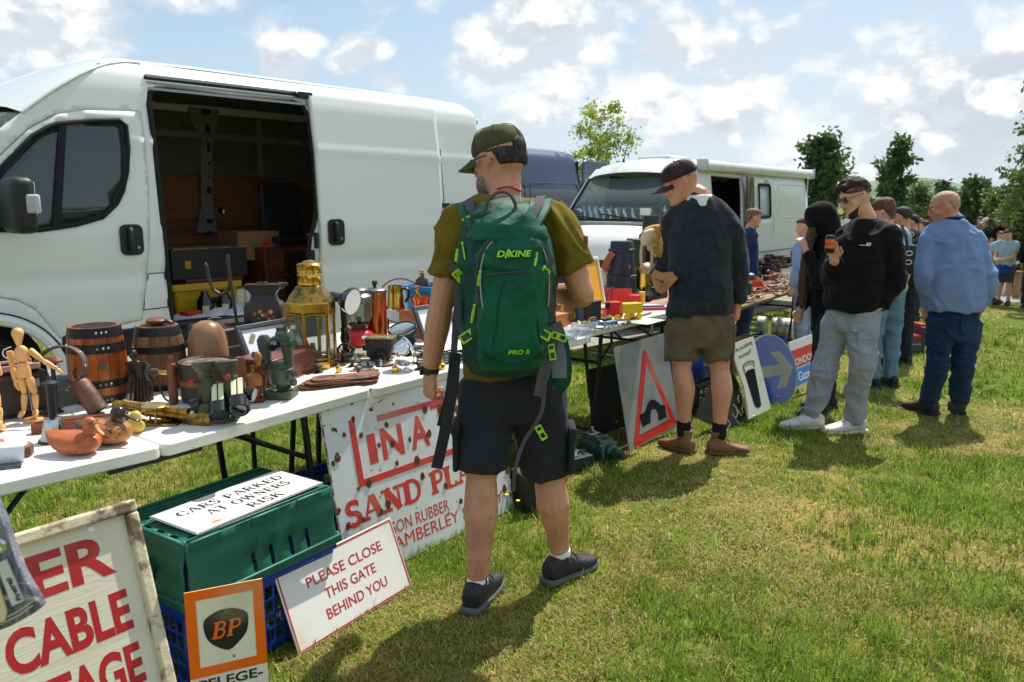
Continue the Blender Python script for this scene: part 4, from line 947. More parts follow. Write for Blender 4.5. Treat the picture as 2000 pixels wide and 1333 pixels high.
# a few large chips, modelled as thin flakes of bare rusted steel
m_rust=mat('bare_rust',C(84,50,34),.9,mix=[(C(126,78,50),40,.45,.65)],bump=[(80,.5)])
rng=random.Random(4)
for(px,py,rr)in((832,762,.020),(686,785,.014),(716,770,.012),(660,1000,.016),(680,1030,.015),(720,945,.016),(758,985,.018),(766,868,.016),(838,848,.017),(815,900,.02),(825,930,.016),(690,820,.012),(672,850,.010),(660,895,.018),(650,905,.012),(775,905,.011),(830,800,.018),(860,800,.02),(700,955,.01),(985,955,.02),(990,920,.016),(640,800,.008),(705,850,.012),(740,870,.01),(755,830,.012),(800,860,.011),(870,950,.013),(900,980,.014),(745,1000,.012),(710,1015,.01)):
 q=loc2(M,px,py);b=MB();n=13;ph=rng.random()*6
 b.prz([(q[0]+rr*(.62+.38*rng.random())*math.cos(2*math.pi*i/n),q[1]+rr*(.75+.6*rng.random())*math.sin(2*math.pi*i/n))for i in range(n)],.0012,None,.0003);b.bld('rust_chip',m_rust,s)
L2=lambda a:loc2(M,*a)
b=MB()
def redbar(a,c,wd):b.bar((a[0],a[1],-.0003),(c[0],c[1],-.0003),wd,.002,(0,0,1))
A0,A1=L2((681,822)),L2((712,950));B1=L2((880,893))
lw=.030
def poly(pts,zz=-.0012):b.prz(pts,.0014,None,zz)
vx=(A0[0]+A1[0])/2
poly([(vx-lw/2,A1[1]),(vx+lw/2,A1[1]),(vx+lw/2,A0[1]),(vx-lw/2,A0[1])])
bw=w*.93;ybm=A1[1]
poly([(vx+lw/2,ybm),(bw,ybm),(bw,ybm+.028),(vx+lw/2,ybm+.028)])
T0=L2((736,812));yt=T0[1];poly([(T0[0],yt-.026),(bw,yt-.026),(bw,yt),(T0[0],yt)])
I0=L2((722,910));I1=L2((722,848));
yb_,yt_=L2((735,905))[1],yt-.085
b.bld('red_frame',mr,s)
xs0=L2((728,890))[0]
Lx=lambda px,py:L2((px,py))[0]
line_to(s,'I',Lx(718,870),Lx(730,866)+.012,yb_,yb_+.125,mr,.03,z=-.0013)
line_to(s,'N',Lx(744,860),Lx(788,860),yb_,yb_+.135,mr,.03,z=-.0013)
line_to(s,'A',Lx(800,845),Lx(838,845),yb_,yb_+.145,mr,.03,z=-.0013)
line_to(s,'T',Lx(846,830),Lx(880,830),yb_+.0,yb_+.19,mr,.03,z=-.0013)
line_to(s,'E',Lx(880,830),Lx(905,830)+.02,yb_,yb_+.14,mr,.03,z=-.0013)
line_to(s,'X',Lx(915,830)+.03,w*.93,yb_,yb_+.14,mr,.03,z=-.0013)
yS=L2((700,1030))[1]
xS=Lx(676,1010);dS=w*.93-xS
for tx,f0,f1 in(('SAND',0,.445),('PLANT',.508,1)):line_to(s,tx,xS+dS*f0,xS+dS*f1,yS,yS+.115,mr,kind='serif',wt=1.55,slab=.15,sw=.40,sp=.02,z=-.0013)
line_to(s,'LTD.',w*.845,w*.955,yS-.02,yS+.018,mr,.012,z=-.0013)
y3=L2((790,1035))[1];line_to(s,'WILKINSON RUBBER',w*.05,Lx(877,985),y3,y3+.052,mr,.001,z=-.0013)
y4=L2((790,1068))[1];line_to(s,'CAMBERLEY SURREY',Lx(752,1075),w*.93,y4,y4+.055,mr,.001,z=-.0013)
# --- road signs and boards further along
M,w,h=fit_rect([(1196,680),(1303,650),(1325,833),(1233,881)],-.03)
s=sign_thing('road_sign','grey metal road sign with red warning triangle over a black humped bridge symbol',M)
m_alu=mat('dull_aluminium',C(168,172,172),.42,.55,mix=[(C(132,136,136),3,.4,.7),(C(196,198,196),12,.6,.8)])
b=MB();b.prz(rrect(w,h,.02,3,w/2,h/2),.004,None,-.006);b.bld('plate',m_alu,s)
P2=lambda l:[loc2(M,*q)for q in l]
tri=P2([(1257,676),(1237,876),(1323,829)])
def inset(t,k):
 c=(sum(p[0]for p in t)/3,sum(p[1]for p in t)/3);return[(c[0]+(p[0]-c[0])*k,c[1]+(p[1]-c[1])*k)for p in t]
def roundtri(t,r):
 out=[]
 for i in range(3):
  a,c,d=Vc(t[i-1]),Vc(t[i]),Vc(t[(i+1)%3])
  p0=c+(a-c).normalized()*r*1.7;p1=c+(d-c).normalized()*r*1.7
  for k in range(6):
   u_=k/5;out.append(tuple((1-u_)**2*p0+2*u_*(1-u_)*c+u_*u_*p1))
 return out
m_redrefl=enamel('red_reflective',C(196,34,34),6.0,.86,.74,.3,9);m_wht=enamel('white_reflective',C(206,208,206),6.5,.84,.78,.35,9);m_blk=mat('black_sign_film',C(24,24,26),.75,spec=.15,mix=[(C(70,70,72),30,.68,.74)])
b=MB();b.prz(roundtri(tri,.03),.002,None,-.0018);b.bld('red_triangle',m_redrefl,s)
b=MB();b.prz(inset(tri,.70),.001,None,.0008);b.bld('white_panel',m_alu,s)
hb=P2([(1249,811),(1258,806),(1264,790),(1270,782),(1277,781),(1284,786),(1290,792),(1298,791),(1301,815),(1286,822),(1284,806),(1279,799),(1273,800),(1270,808),(1270,826),(1254,835)])
b=MB();b.prz(hb,.001,None,.0022);b.bld('bridge_symbol',m_blk,s)
M2,w2,h2=fit_rect([(1159,723),(1225,705),(1245,830),(1160,855)],-.03)
s=sign_thing('black_board','plain dark slate coloured board behind the humped bridge sign',M2)
b=MB();b.box((w2/2,h2/2,-.03),(w2,h2,.014));b.bld('panel',mat('slate_black',C(40,41,44),.6,mix=[(C(96,98,98),8,.62,.8),(C(26,26,28),3,.4,.6)]),s,bvl=.003)
b=MB();b.box((w2/2,h2-.012,-.045),(w2*.9,.022,.016));b.bld('batten',m_oldwood,s)
M,w,h=fit_rect([(1430,673),(1470,655),(1509,800),(1461,818)],-.05)
s=sign_thing('pub_board','pale board with a painted pint of stout and handwritten words above it',M)
b=MB();b.prz([(0,0),(w,0),(w*.99,h),(0,h*.985),(.01,h*.7),(.045,h*.42),(.03,h*.18)],.012,None,-.014);b.bld('board',mat('pale_board',C(206,206,194),.6,mix=[(C(184,180,160),3,.5,.75)]),s)
gl=[loc2(M,*q)for q in((1458,727),(1461,722),(1467,719),(1473,719),(1474,722),(1486,790),(1485,795),(1481,797),(1477,796),(1475,793))]
g0,g1=loc2(M,1474,722),loc2(M,1487,792);g2,g3=loc2(M,1450,717),loc2(M,1472,792)
cx0=(loc2(M,1450,712)[0]);
P3=lambda l:[loc2(M,*q)for q in l]
b=MB();out=P3([(1451,715),(1456,709),(1463,706),(1472,705),(1473,718)]);b.tube([(x,y,.001)for x,y in out],.003,5);b.tube([(x,y,.001)for x,y in P3([(1451,715),(1455,727)])],.003,5);b.bld('glass_outline',m_blk,s)
b=MB();b.prz(P3([(1455,730),(1460,724),(1467,721),(1474,720),(1486,783),(1487,791),(1484,796),(1479,797),(1475,794),(1472,787)]),.001,None,-.0015);b.bld('pint_of_stout',m_blk,s)
mi=mat('marker_ink',C(40,40,46),.7)
def scrawl(txt,x,y,ang,size):
 vf=text_vf(txt,size,-.0,.35,.0008,.95,'LEFT');b=MB();b.add(vf[0],vf[1],Mt.Translation((x,y,-.0018))@rotm('Z',R(ang)));b.bld('handwriting',mi,s,smooth=0)
scrawl('Are you following',w*.10,h*.865,5,.045);scrawl('me around!?',w*.16,h*.77,4,.048)
# blue round arrow sign
gA=G(1524,790);Rr=.30
e=Vc((math.cos(R(33)),math.sin(R(33)),0));nb=Vc((-e.y,e.x,0));lean=R(16);upv=Vc((0,0,1))*math.cos(lean)+nb*math.sin(lean)
gA=G(1522,792);Mb=frame(gA-Vc((0,0,.02)),e,upv,e.cross(upv))
topy=loc2(Mb,1520,650)[1];Rr=topy/2
s=sign_thing('arrow_sign','round blue road sign with a grey arrow pointing right',Mb)
b=MB();b.prz(circ(Rr,48,0,Rr),.004,None,-.006);b.bld('plate',mat('sign_grey_edge',C(190,186,172),.5),s)
b=MB();b.prz(circ(Rr-.012,48,0,Rr),.002,None,-.0018);b.bld('blue_disc',mat('blue_reflective',C(24,76,168),.22,coat=.4,mix=[(C(50,104,190),2.5,.5,.75),(C(56,66,160),3.4,.6,.75)]),s)
k=Rr;b=MB();b.prz([(x*k,Rr+y*k)for x,y in((-.80,.15),(.30,.15),(.02,.50),(.42,.50),(.84,0),(.42,-.50),(.02,-.50),(.30,-.15),(-.80,-.15))],.001,None,.0006);b.bld('arrow',mat('grey_reflective',C(180,174,158),.45,mix=[(C(160,154,140),5,.5,.7)]),s)
b=MB();q=loc2(Mb,1518,775);b.lth([(.011,0),(.009,.006),(.001,.008)],(q[0],q[1],.0),12);b.bld('bolt',m_galv,s)
M,w,h=fit_rect([(1541,668),(1586,655),(1598,738),(1554,762)],-.08)
s=sign_thing('garage_sign','red, white and blue board half hidden between the arrow sign and the hooded woman',M)
b=MB();b.box((w/2,h/2,-.006),(w,h,.008));b.bld('board',mat('white_board',C(216,218,218),.5),s)
mred,mblu,mwh=mat('board_red',C(206,52,40),.45),mat('board_blue',C(60,130,200),.45),mat('board_white',C(226,228,228),.5)
b=MB();b.box((w/2,h*.62,.0),(w-.02,h*.38,.002));b.bld('red_band',mred,s)
b=MB();b.box((w/2,h*.22,.0),(w-.02,h*.34,.002));b.bld('blue_band',mblu,s)
line_to(s,'LONDON',.02,w-.02,h*.47,h*.62,mwh,.01,z=.0012);line_to(s,'Gazette',.10,w-.02,h*.12,h*.32,mwh,.01,z=.0012)
# black shaped brewery board
gB=G(1425,838);e=Vc((math.cos(R(47)),math.sin(R(47)),0));nb=Vc((-e.y,e.x,0));upv=Vc((0,0,1))*math.cos(R(17))+nb*math.sin(R(17))
M=frame(gB,e,upv,e.cross(upv));s=sign_thing('brewery_board','black shaped board with cream scrolls and script lettering running up it',M)
out=[loc2(M,*q)for q in((1408,690),(1420,708),(1432,730),(1442,745),(1450,770),(1456,800),(1459,830),(1420,838),(1390,828),(1362,812),(1378,780),(1394,740))]
b=MB();b.prz(smpl(out,3),.012,None,-.016);b.bld('board',mat('black_lacquer',C(34,32,30),.3,mix=[(C(70,58,44),5,.6,.78)]),s)
mcr=mat('cream_lettering',C(206,192,156),.6)
q0,q1=loc2(M,1410,800),loc2(M,1440,738);ang=math.atan2(q1[1]-q0[1],q1[0]-q0[0])
vf=serif_vf('BROWNIE',.052,1.0,.07,.0012,.01,.24,.62)if False else text_vf('Brownie',.085,.004,.3,.0012,.8,'LEFT');b=MB();b.add(vf[0],vf[1],Mt.Translation((q0[0]-.10,q0[1]-.12,-.003))@rotm('Z',ang));b.bld('lettering',mcr,s,smooth=0)
b=MB()
for pts in(((1432,790),(1438,796),(1441,808),(1437,818),(1431,808)),((1444,760),(1450,775),(1452,790),(1449,800)),((1441,800),(1448,812),(1452,806),(1448,798)),((1421,820),(1427,828),(1424,833)),((1439,822),(1446,830),(1452,826),(1455,832)),((1443,772),(1441,780),(1444,786))):
 b.tube([(x,y,-.002)for x,y in[loc2(M,*q)for q in pts]],.005,5)
b.bld('scrollwork',mcr,s)
# CRATES
m_green=mat('green_crate_plastic',C(24,92,76),.42,mix=[(C(40,108,92),2.4,.5,.75),(C(20,76,64),11,.6,.8)],bump=[(40,.08)])
m_blue=mat('blue_crate_plastic',C(24,58,150),.42,mix=[(C(40,78,168),3,.5,.75)],bump=[(40,.06)])
m_dkgreen=mat('dark_green_crate_plastic',C(22,62,48),.5)
def crate(label,M,L,W,H,m,kind='lattice',flare=.0,name='plastic_crate',upside=False,group=None,th=.004):
 """open plastic crate: local x along the long side, y depth, z up; walls with their own openings"""
 t=thg(name,label,'crate',M=M,group=group)
 def wall(a,nv,length,nm):
  holes=[]
  if kind=='lattice':
   nx=int(length/.045);nz=3 if H<.24 else 4
   for i in range(nx):
    for j in range(nz):
     x0=.03+i*(length-.06)/nx;z0=.03+j*(H-.075)/nz;dx=(length-.06)/nx;dz=(H-.075)/nz
     holes.append([(x0+.005,z0+.005),(x0+dx-.005,z0+.005),(x0+dx-.005,z0+dz-.005),(x0+.005,z0+dz-.005)])
  elif kind=='slots':
   for k in(.40,.52,.66,.78):holes.append(rrect(.016,.070,.008,3,length*k,H*.30))
  def fn(x,z):
   off=flare*(1-z/H)+.004*math.sin(z/H*math.pi*4)if kind=='slots' else 0
   p=Vc(a[0])+Vc(a[1])*x+Vc(nv)*off;return(p.x,p.y,z)
  o=panel([(0,0),(length,0),(length,H),(0,H)],holes,.04 if kind=='slots' else .2,fn).bld(nm,m,t,smooth=40);solid(o,th,0)
 wall(((0,0,0),(1,0,0)),(0,-1,0),L,'wall');wall(((0,W,0),(1,0,0)),(0,1,0),L,'wall')
 wall(((0,.003,0),(0,1,0)),(-1,0,0),W-.006,'wall');wall(((L,.003,0),(0,1,0)),(1,0,0),W-.006,'wall')
 if upside:
  holes=[[(x,y),(x+.045,y),(x+.045,y+.013),(x,y+.013)]for y in[W*.60+.026*i for i in range(int(W*.36/.026))]for x in np.arange(.05,L-.09,.062)]
  holes+=[rrect(.05,.014,.006,3,.06+.11*i,.03)for i in range(5)]+[rrect(.014,.04,.006,3,.02,.08+.07*i)for i in range(4)]
  solid(panel([(0,0),(L,0),(L,W),(0,W)],holes,.3,lambda x,y:(x,y,H)).bld('base',m,t),.006,-1)
  b=MB();f=flare+.004
  for(c,sz)in(((L/2,-f,.012),(L+2*f,.016,.03)),((L/2,W+f,.012),(L+2*f,.016,.03)),((-f,W/2,.012),(.016,W+2*f-.02,.03)),((L+f,W/2,.012),(.016,W+2*f-.02,.03))):b.box(c,sz)
  b.bld('rim',m,t,bvl=.004)
  for x in(.12*L,.5*L,.82*L):
   b=MB();b.box((x,-.002,H-.012),(.11,.012,.03));b.bld('stacking_lug',m,t,bvl=.004)
  b=MB()
  b.box((L/2,.006,H+.004),(L-.02,.006,.012));b.box((L/2,W-.006,H+.004),(L-.02,.006,.012));b.bld('top_lip',m,t,bvl=.003)
 else:
  b=MB();b.box((L/2,W/2,.004),(L-.01,W-.01,.006));b.bld('base',m,t)
  b=MB()
  for(c,sz)in(((L/2,-.004,H-.012),(L+.024,.016,.026)),((L/2,W+.004,H-.012),(L+.024,.016,.026)),((-.004,W/2,H-.012),(.016,W-.01,.026)),((L+.004,W/2,H-.012),(.016,W-.01,.026))):b.box(c,sz)
  b.bld('rim',m,t,bvl=.004)
 return t
c0=Zp(360,1065,.5);c1=Zp(646,951,.5);ex=(c1-c0).normalized();ey=Vc((-ex.y,ex.x,0));Lc=(c1-c0).length
c0z=lambda z:Vc((c0.x,c0.y,z))
crate('upturned dark green crate carrying the cars parked notice',frame(c0z(.295),ex,ey,Vc((0,0,1))),Lc,.375,.205,m_green,'slots',.016,upside=True)
crate('blue lattice crate on the grass under the green crate',frame(c0z(.0)+ex*.005+ey*.01,ex,ey,Vc((0,0,1))),Lc,.37,.285,m_blue)
q=Zp(628,850,.36)
qb=tb(.66,.12);crate('blue lattice crate mostly hidden behind the rusty advertising sign',frame(Vc((qb.x,qb.y,0)),U,V,Vc((0,0,1))),.56,.36,.30,m_blue)
# notice lying on the crate
pts=[Zp(*q,.512)for q in((314.6,1007),(557.5,917),(632,944.5),(386,1046.5))]
nx=(pts[2]-pts[3]).normalized();ny=Vc((-nx.y,nx.x,0));wN=(pts[2]-pts[3]).length;hN=(pts[0]-pts[3]).length
M=frame(Vc((pts[3].x,pts[3].y,.514)),nx,ny,Vc((0,0,1)))@rotm('X',R(1.5))
s=sign_thing('parking_notice','white enamel notice reading CARS PARKED AT OWNERS RISK lying on the green crate',M)
b=MB();b.prz(rrect(wN,hN,.008,3,wN/2,hN/2),.004,None,-.002);b.bld('plate',enamel('white_notice_enamel',C(228,228,224),9.0,.79,.79,.2,9),s)
mk2=mat('notice_black',C(28,28,28),.4)
b=MB();e=.003
for(c,sz)in(((wN/2,e,.0018),(wN-.01,.004,.001)),((wN/2,hN-e,.0018),(wN-.01,.004,.001)),((e,hN/2,.0019),(.004,hN-.014,.001)),((wN-e,hN/2,.0019),(.004,hN-.014,.001))):b.box(c,sz)
b.bld('border',mk2,s)
for txt,x0,x1,y0 in(('CARS PARKED',.10,.91,.62),('AT OWNERS',.22,.87,.36),('RISK',.44,.71,.10)):line_to(s,txt,wN*x0,wN*x1,hN*y0,hN*(y0+.185),mk2,kind='serif',wt=1.2,sp=.05,z=.0021)
b=MB();qq=(wN*.18,hN*.14);rng=random.Random(2);b.prz([(qq[0]+.022*(.5+.5*rng.random())*math.cos(2*math.pi*i/14),qq[1]+.012*(.5+.5*rng.random())*math.sin(2*math.pi*i/14))for i in range(14)],.0008,None,.0018);b.bld('rust_stain',mat('pale_rust',C(196,132,88),.8,mix=[(C(150,84,50),60,.5,.65)]),s)
# THINGS ON THE TABLES
def item(name,label,cat,px,py,z=None,rz=0.0,group=None,pt=None):
 p=pt if pt is not None else Zp(px,py,TZ if z is None else z)
 if pt is None and z is None:
  u=(p-TO).dot(U);p=Zp(px,py,zt1(u));
 d=p-EYE;k=(d.y*_c-d.z*_s)/FPX
 t=thg(name,label,cat,p,rz,group);t['_k']=0;del t['_k']
 return t,k,k*math.cos(math.atan2(p.x,p.y))
def colpt(px,v,z):
 o=TO+V*v;a=(px-1000)/FPX
 # x = a*(y*c - (z-CAMZ)*s)
 u=(a*(o.y*_c-(z-CAMZ)*_s)-o.x)/(U.x-a*U.y*_c);p=o+U*u;p.z=z;return p
W_=lambda n,a,b,sc=6,st=(1,1,.2),r=.5,bp=.2:mat(n,a,r,mix=[(b,sc,.42,.62,st)],bump=[(sc*5,bp,st)])
m_oak=W_('varnished_oak',C(178,92,30),C(120,56,18),14,(1,1,.10),.32)
m_oldoak=W_('aged_oak',C(150,106,66),C(98,62,38),12,(1,1,.15),.6)
m_hoop=mat('black_iron_hoop',C(34,34,37),.42,.5,mix=[(C(58,56,54),20,.5,.75)],bump=[(60,.2)])
m_iron=mat('old_iron',C(74,68,62),.55,.6,mix=[(C(96,72,54),16,.5,.7)],bump=[(70,.3)])
m_brass=mat('polished_brass',C(206,164,74),.22,1.0,mix=[(C(150,112,50),14,.48,.7)],bump=[(30,.05)])
m_brassd=mat('tarnished_brass',C(168,132,66),.36,1.0,mix=[(C(96,84,50),26,.45,.65),(C(70,100,84),40,.64,.74)],bump=[(60,.15)])
m_copper=mat('old_copper',C(196,106,60),.26,1.0,mix=[(C(120,58,34),10,.45,.68,(1,1,.25))],bump=[(30,.06)])
m_pine=W_('pale_beech',C(222,172,112),C(200,146,88),20,(1,1,.2),.45,.05)
m_darkwood=W_('dark_carved_wood',C(58,38,30),C(36,24,20),30,(1,1,.5),.35,.3)
m_mahog=W_('mahogany',C(112,58,38),C(78,38,26),16,(.15,1,1),.35)
m_rwood=W_('turned_brown_wood',C(120,66,40),C(88,46,28),20,(1,1,.2),.4)
m_leather=mat('brown_leather',C(118,72,46),.55,mix=[(C(84,50,34),9,.42,.65),(C(148,100,66),24,.6,.8)],bump=[(70,.35)])
m_dleather=mat('dark_leather',C(48,38,36),.5,mix=[(C(84,66,58),9,.55,.75)],bump=[(60,.4)])
m_olive=mat('olive_green_enamel',C(62,68,44),.5,mix=[(C(92,92,62),9,.55,.75)],bump=[(50,.2)])
m_theo=mat('instrument_green',C(58,72,62),.38,mix=[(C(84,90,78),12,.55,.75)],bump=[(60,.15)])
m_blackgl=mat('gloss_black',C(18,18,20),.18,coat=.5)
m_black=mat('matt_black',C(26,26,27),.55,mix=[(C(52,50,48),20,.6,.8)])
m_cream=MATS['old_cream_paint']
m_paper=mat('paper',C(236,236,230),.8)
m_ivory=mat('ivory_plate',C(224,218,182),.45,mix=[(C(190,180,134),14,.5,.7)])
m_lens=mat('dark_lens',C(14,16,22),.05,coat=1.0)
m_silver=mat('silver_metal',C(198,200,200),.2,1.0,mix=[(C(150,150,148),12,.5,.75)])
m_redp=mat('red_enamel_paint',C(184,34,34),.35,mix=[(C(150,30,28),8,.5,.75)])
m_wenam=mat('white_enamel',C(232,232,226),.25)
def barrel(t,k,kr,R0,R1,h,mw,lid,hoops,rivets):
 prof=[(R0*.97,0)]+[(R0+(R1-R0)*math.sin(math.pi*i/12)**.85,h*i/12)for i in range(13)]
 if lid:prof+=[(R0*.9,h),(R0*.88,h*.96),(.001,h*.96)]
 else:prof+=[(R0*.86,h),(R0*.90,h*.8),(R0*1.0,h*.4),(R0*.8,h*.06),(.001,h*.06)]
 b=MB();b.lth(prof,n=40);b.bld('staves',mw,t)
 g=MB();n=16
 for i in range(n):
  a=2*math.pi*i/n+.1;g.tube([((R0+(R1-R0)*math.sin(math.pi*j/10)**.85+.0002)*math.cos(a),(R0+(R1-R0)*math.sin(math.pi*j/10)**.85+.0002)*math.sin(a),h*j/10)for j in range(1,10)],.0009,4)
 sm=g.bld('stave_joint',mat('stave_joint_dark',C(60,32,16),.8),t);tag(sm,kind='stuff')
 for z0,z1 in hoops:
  f=lambda z:R0+(R1-R0)*math.sin(math.pi*min(max(z,0),1))**.85+.0022
  b=MB();b.lth([(f(z0)-.004,h*z0),(f(z0),h*z0),(f((z0+z1)/2),h*(z0+z1)/2),(f(z1),h*z1),(f(z1)-.004,h*z1)],n=40);ho=b.bld('hoop',m_hoop,t)
  for a in rivets:
   b=MB();zc=(z0+z1)/2;b.ball((f(zc)*math.cos(R(a)),f(zc)*math.sin(R(a)),h*zc),.0055,8);b.bld('rivet',m_steel,ho)
t,k,kr=item('wooden_barrel','varnished orange oak barrel, open at the top, with black iron hoops','barrel',197,780)
barrel(t,k,kr,51*kr,59*kr,146*k,m_oak,False,((.0,.10),(.21,.31),(.67,.79),(.87,.995)),(300,311,321))
b=MB();b.lt2([(.001,0),(9*k,0),(9*k,.8),(7*k,1),(.001,1)],(36*kr,-44*kr,75*k),(38.6*kr,-47.4*kr,75*k),16);b.bld('bung',m_oldoak,t)
t,k,kr=item('wooden_keg','small weathered oak keg with iron hoops and a knobbed lid','barrel',316,757)
barrel(t,k,kr,40*kr,53*kr,124*k,m_oldoak,True,((.0,.09),(.27,.36),(.60,.70),(.86,.985)),())
b=MB();b.lth([(12*k,117*k),(14*k,121*k),(10*k,124*k),(19*k,128*k),(20*k,133*k),(14*k,137*k),(.001,138*k)],n=24);b.bld('knob',m_rwood,t)
b=MB();b.tube(cml([(14*k,0,133*k),(24*k,-4*k,131*k),(30*k,-2*k,128*k)],3),4*k,8);b.bld('peg',m_rwood,t)
p=colpt(411,.66,.745);t,k,kr=item('hat_block','round topped bare wooden hat block standing behind the dark drum','hat block',0,0,pt=p)
hh=P(411,626,p.y).z-p.z
b=MB();b.lth([(33*k,0),(36*k,hh*.2),(37.5*k,hh*.5),(36*k,hh*.68),(32*k,hh*.82),(23*k,hh*.94),(11*k,hh*.99),(.001,hh)],n=40);b.bld('block',W_('worn_limewood',C(148,108,74),C(108,74,48),7,(1,1,.4),.33,.1),t)
b=MB();b.lth([(38*k,0),(38*k,.012),(33*k,.016)],n=32);b.bld('base',m_oldoak,t)
p=colpt(408,.44,.742);t,k,kr=item('drum_box','round dark leather drum box with a crusted sunken lid, behind the binoculars','box',0,0,pt=p);hh=P(408,704,p.y).z-p.z
b=MB();b.lth([(52*kr,0),(55*kr,hh*.1),(56*kr,hh*.9),(57*kr,hh*.97),(55*kr,hh),(52*kr,hh*.96),(50*kr,hh*.92),(.001,hh*.93)],n=40);b.bld('drum',m_dleather,t)
b=MB();b.lth([(49*kr,hh*.925),(48*kr,hh*.95),(.001,hh*.955)],n=36);b.bld('lid',mat('crusted_hide',C(128,104,92),.85,mix=[(C(84,64,56),22,.45,.6),(C(190,170,150),40,.62,.72)],bump=[(50,.8)]),t)
b=MB();b.strap([(-54*kr*math.cos(a)-.0,-54*kr*math.sin(a)-.004,hh*.5)for a in(.3,.9,1.5,2.1,2.7)],.02,.004,[(-math.cos(a),-math.sin(a),0)for a in(.3,.9,1.5,2.1,2.7)],3);b.bld('strap',m_leather,t)
t,k,kr=item('carved_figure','dark carved wooden figure of a robed woman beside the small keg','statuette',282,782)
b=MB();X=lambda px,py:((px-282)*k,(782-py)*k)
def ringz(x,z,rx,ry,n=14,y=0):return[Vc((x+rx*math.cos(2*math.pi*i/n),y+ry*math.sin(2*math.pi*i/n),z))for i in range(n)]
b.loft([ringz(X(280,0)[0],0,20*k,15*k),ringz(X(282,0)[0],10*k,18*k,13*k),ringz(X(284,0)[0],30*k,17*k,12*k),ringz(X(280,0)[0],48*k,11*k,9*k),ringz(X(275,0)[0],64*k,15*k,10*k),ringz(X(272,0)[0],73*k,17*k,8*k),ringz(X(270,0)[0],79*k,6*k,5*k),ringz(X(269,0)[0],84*k,5*k,5*k)])
b.ball((X(268,0)[0],-1*k,91*k),(8*k,8*k,10*k),12);b.ball((X(266,0)[0],1*k,102*k),(5*k,5*k,6*k),10);b.ball((X(266,0)[0],0,108*k),(3*k,3*k,4*k),8);b.ball((X(268,0)[0],-9*k,90*k),(2*k,2.5*k,2.5*k),6)
b.tube(cml([(-26*k,0,72*k),(-24*k,-4*k,58*k),(-10*k,-12*k,50*k)],4),4.5*k,7);b.tube(cml([(6*k,0,74*k),(15*k,-3*k,60*k),(14*k,-8*k,44*k),(17*k,-9*k,30*k)],4),4.5*k,7)
for i in range(6):b.tube(cml([(-16*k+i*6*k,-11*k,44*k),(-17*k+i*6.5*k,-15*k,22*k),(-20*k+i*7.5*k,-15*k,1*k)],4),2.2*k,5)
for sx in(-1,1):b.prz([(-9*k+sx*9*k,70*k),(-9*k+sx*22*k,72*k),(-9*k+sx*18*k,77*k),(-9*k+sx*6*k,77*k)],9*k,frame(Vc((0,4*k,0)),*FACE))
b.bld('figure',m_darkwood,t)
t,k,kr=item('bobbin_winder','upright brown wooden peg with brass spindle and dark toothed wheel','tool',340,790)
b=MB();b.lt2([(8.5*k,0),(9*k,.5),(8.5*k,.78),(9*k,.80),(8*k,.83),(5*k,.86),(4.5*k,.97),(3*k,1)],(0,0,0),(0*k,0,96*k),14);b.bld('peg',m_rwood,t)
b=MB();b.cyl((-8*k,0,64*k),(-24*k,-2*k,64*k),5*k);b.bld('spindle',m_brass,t)
b=MB();n=36;b.prz([((16 if i%2 else 14.6)*k*math.cos(2*math.pi*i/n),(16 if i%2 else 14.6)*k*math.sin(2*math.pi*i/n))for i in range(n)],7*k,frame(Vc((-44*k,-3*k,64*k)),Vc((0,1,0)),Vc((0,0,1)),Vc((1,0,0))));b.lt2([(9*k,0),(7*k,1)],(-38*k,-3*k,64*k),(-24*k,-2*k,64*k),12);b.bld('toothed_wheel',m_iron,t)
b=MB();b.tube(cml([(-28*k,0,56*k),(-26*k,3*k,30*k),(-18*k,6*k,8*k),(-2*k,6*k,2*k)],5),2*k,6);b.bld('leather_thong',m_dleather,t)
# --- artist's mannequins
def mannequin(t,k,J,mt):
 X=lambda px,py:Vc(((px-J['o'][0])*k,J.get('dy',0),(J['o'][1]-py)*k))
 def seg(nm,a,c,r0,rm,r1,n=12):
  b=MB();b.lt2([(.001,0),(r0*k*.8,.02),(r0*k,.10),(rm*k,.45),(r1*k,.90),(r1*k*.8,.98),(.001,1)],a,c,n);b.bld(nm,mt,t)
 hd=X(*J['head']);b=MB();b.lth([(.001,-17*k),(4*k,-16*k),(6.5*k,-8*k),(9.5*k,2*k),(11*k,8*k),(9.5*k,14*k),(5*k,18*k),(.001,19*k)],hd,18);b.bld('head',mt,t)
 b=MB();ch=X(*J['chest']);b.ball(ch,(14*k,10*k,18*k),16);b.bld('chest',mt,t)
 b=MB();b.cyl(X(*J['chest'])-Vc((0,0,16*k)),X(*J['hip'])+Vc((0,0,6*k)),10*k,9*k,14);b.bld('abdomen',mt,t)
 b=MB();hp=X(*J['hip']);b.loft([ringz(hp.x,hp.z-13*k,14*k,9*k,14,hp.y),ringz(hp.x,hp.z,13.5*k,9*k,14,hp.y),ringz(hp.x,hp.z+9*k,11*k,8*k,14,hp.y)]);b.bld('pelvis',mt,t)
 b=MB();b.cyl(hd-Vc((0,0,20*k)),ch+Vc((0,0,15*k)),4.5*k,5*k,10);b.bld('neck',mt,t)
 for side in('a','b'):
  s,e,w,h=(X(*q)for q in J['arm_'+side]);seg('upper_arm',s,e,6.5,6,4.5);seg('forearm',e,w,5,5,3.5);seg('hand',w,h,3.5,4.5,2.0)
  s,e,w,h=(X(*q)for q in J['leg_'+side]);seg('thigh',s,e,7.5,7.5,5.5);seg('shin',e,w,6,6,4);seg('foot',w,h+Vc((0,-12*k,0)),4.5,5.5,4)
t,k,kr=item('drawing_mannequin','jointed wooden artist mannequin holding one arm out, on a round base','mannequin',68,824)
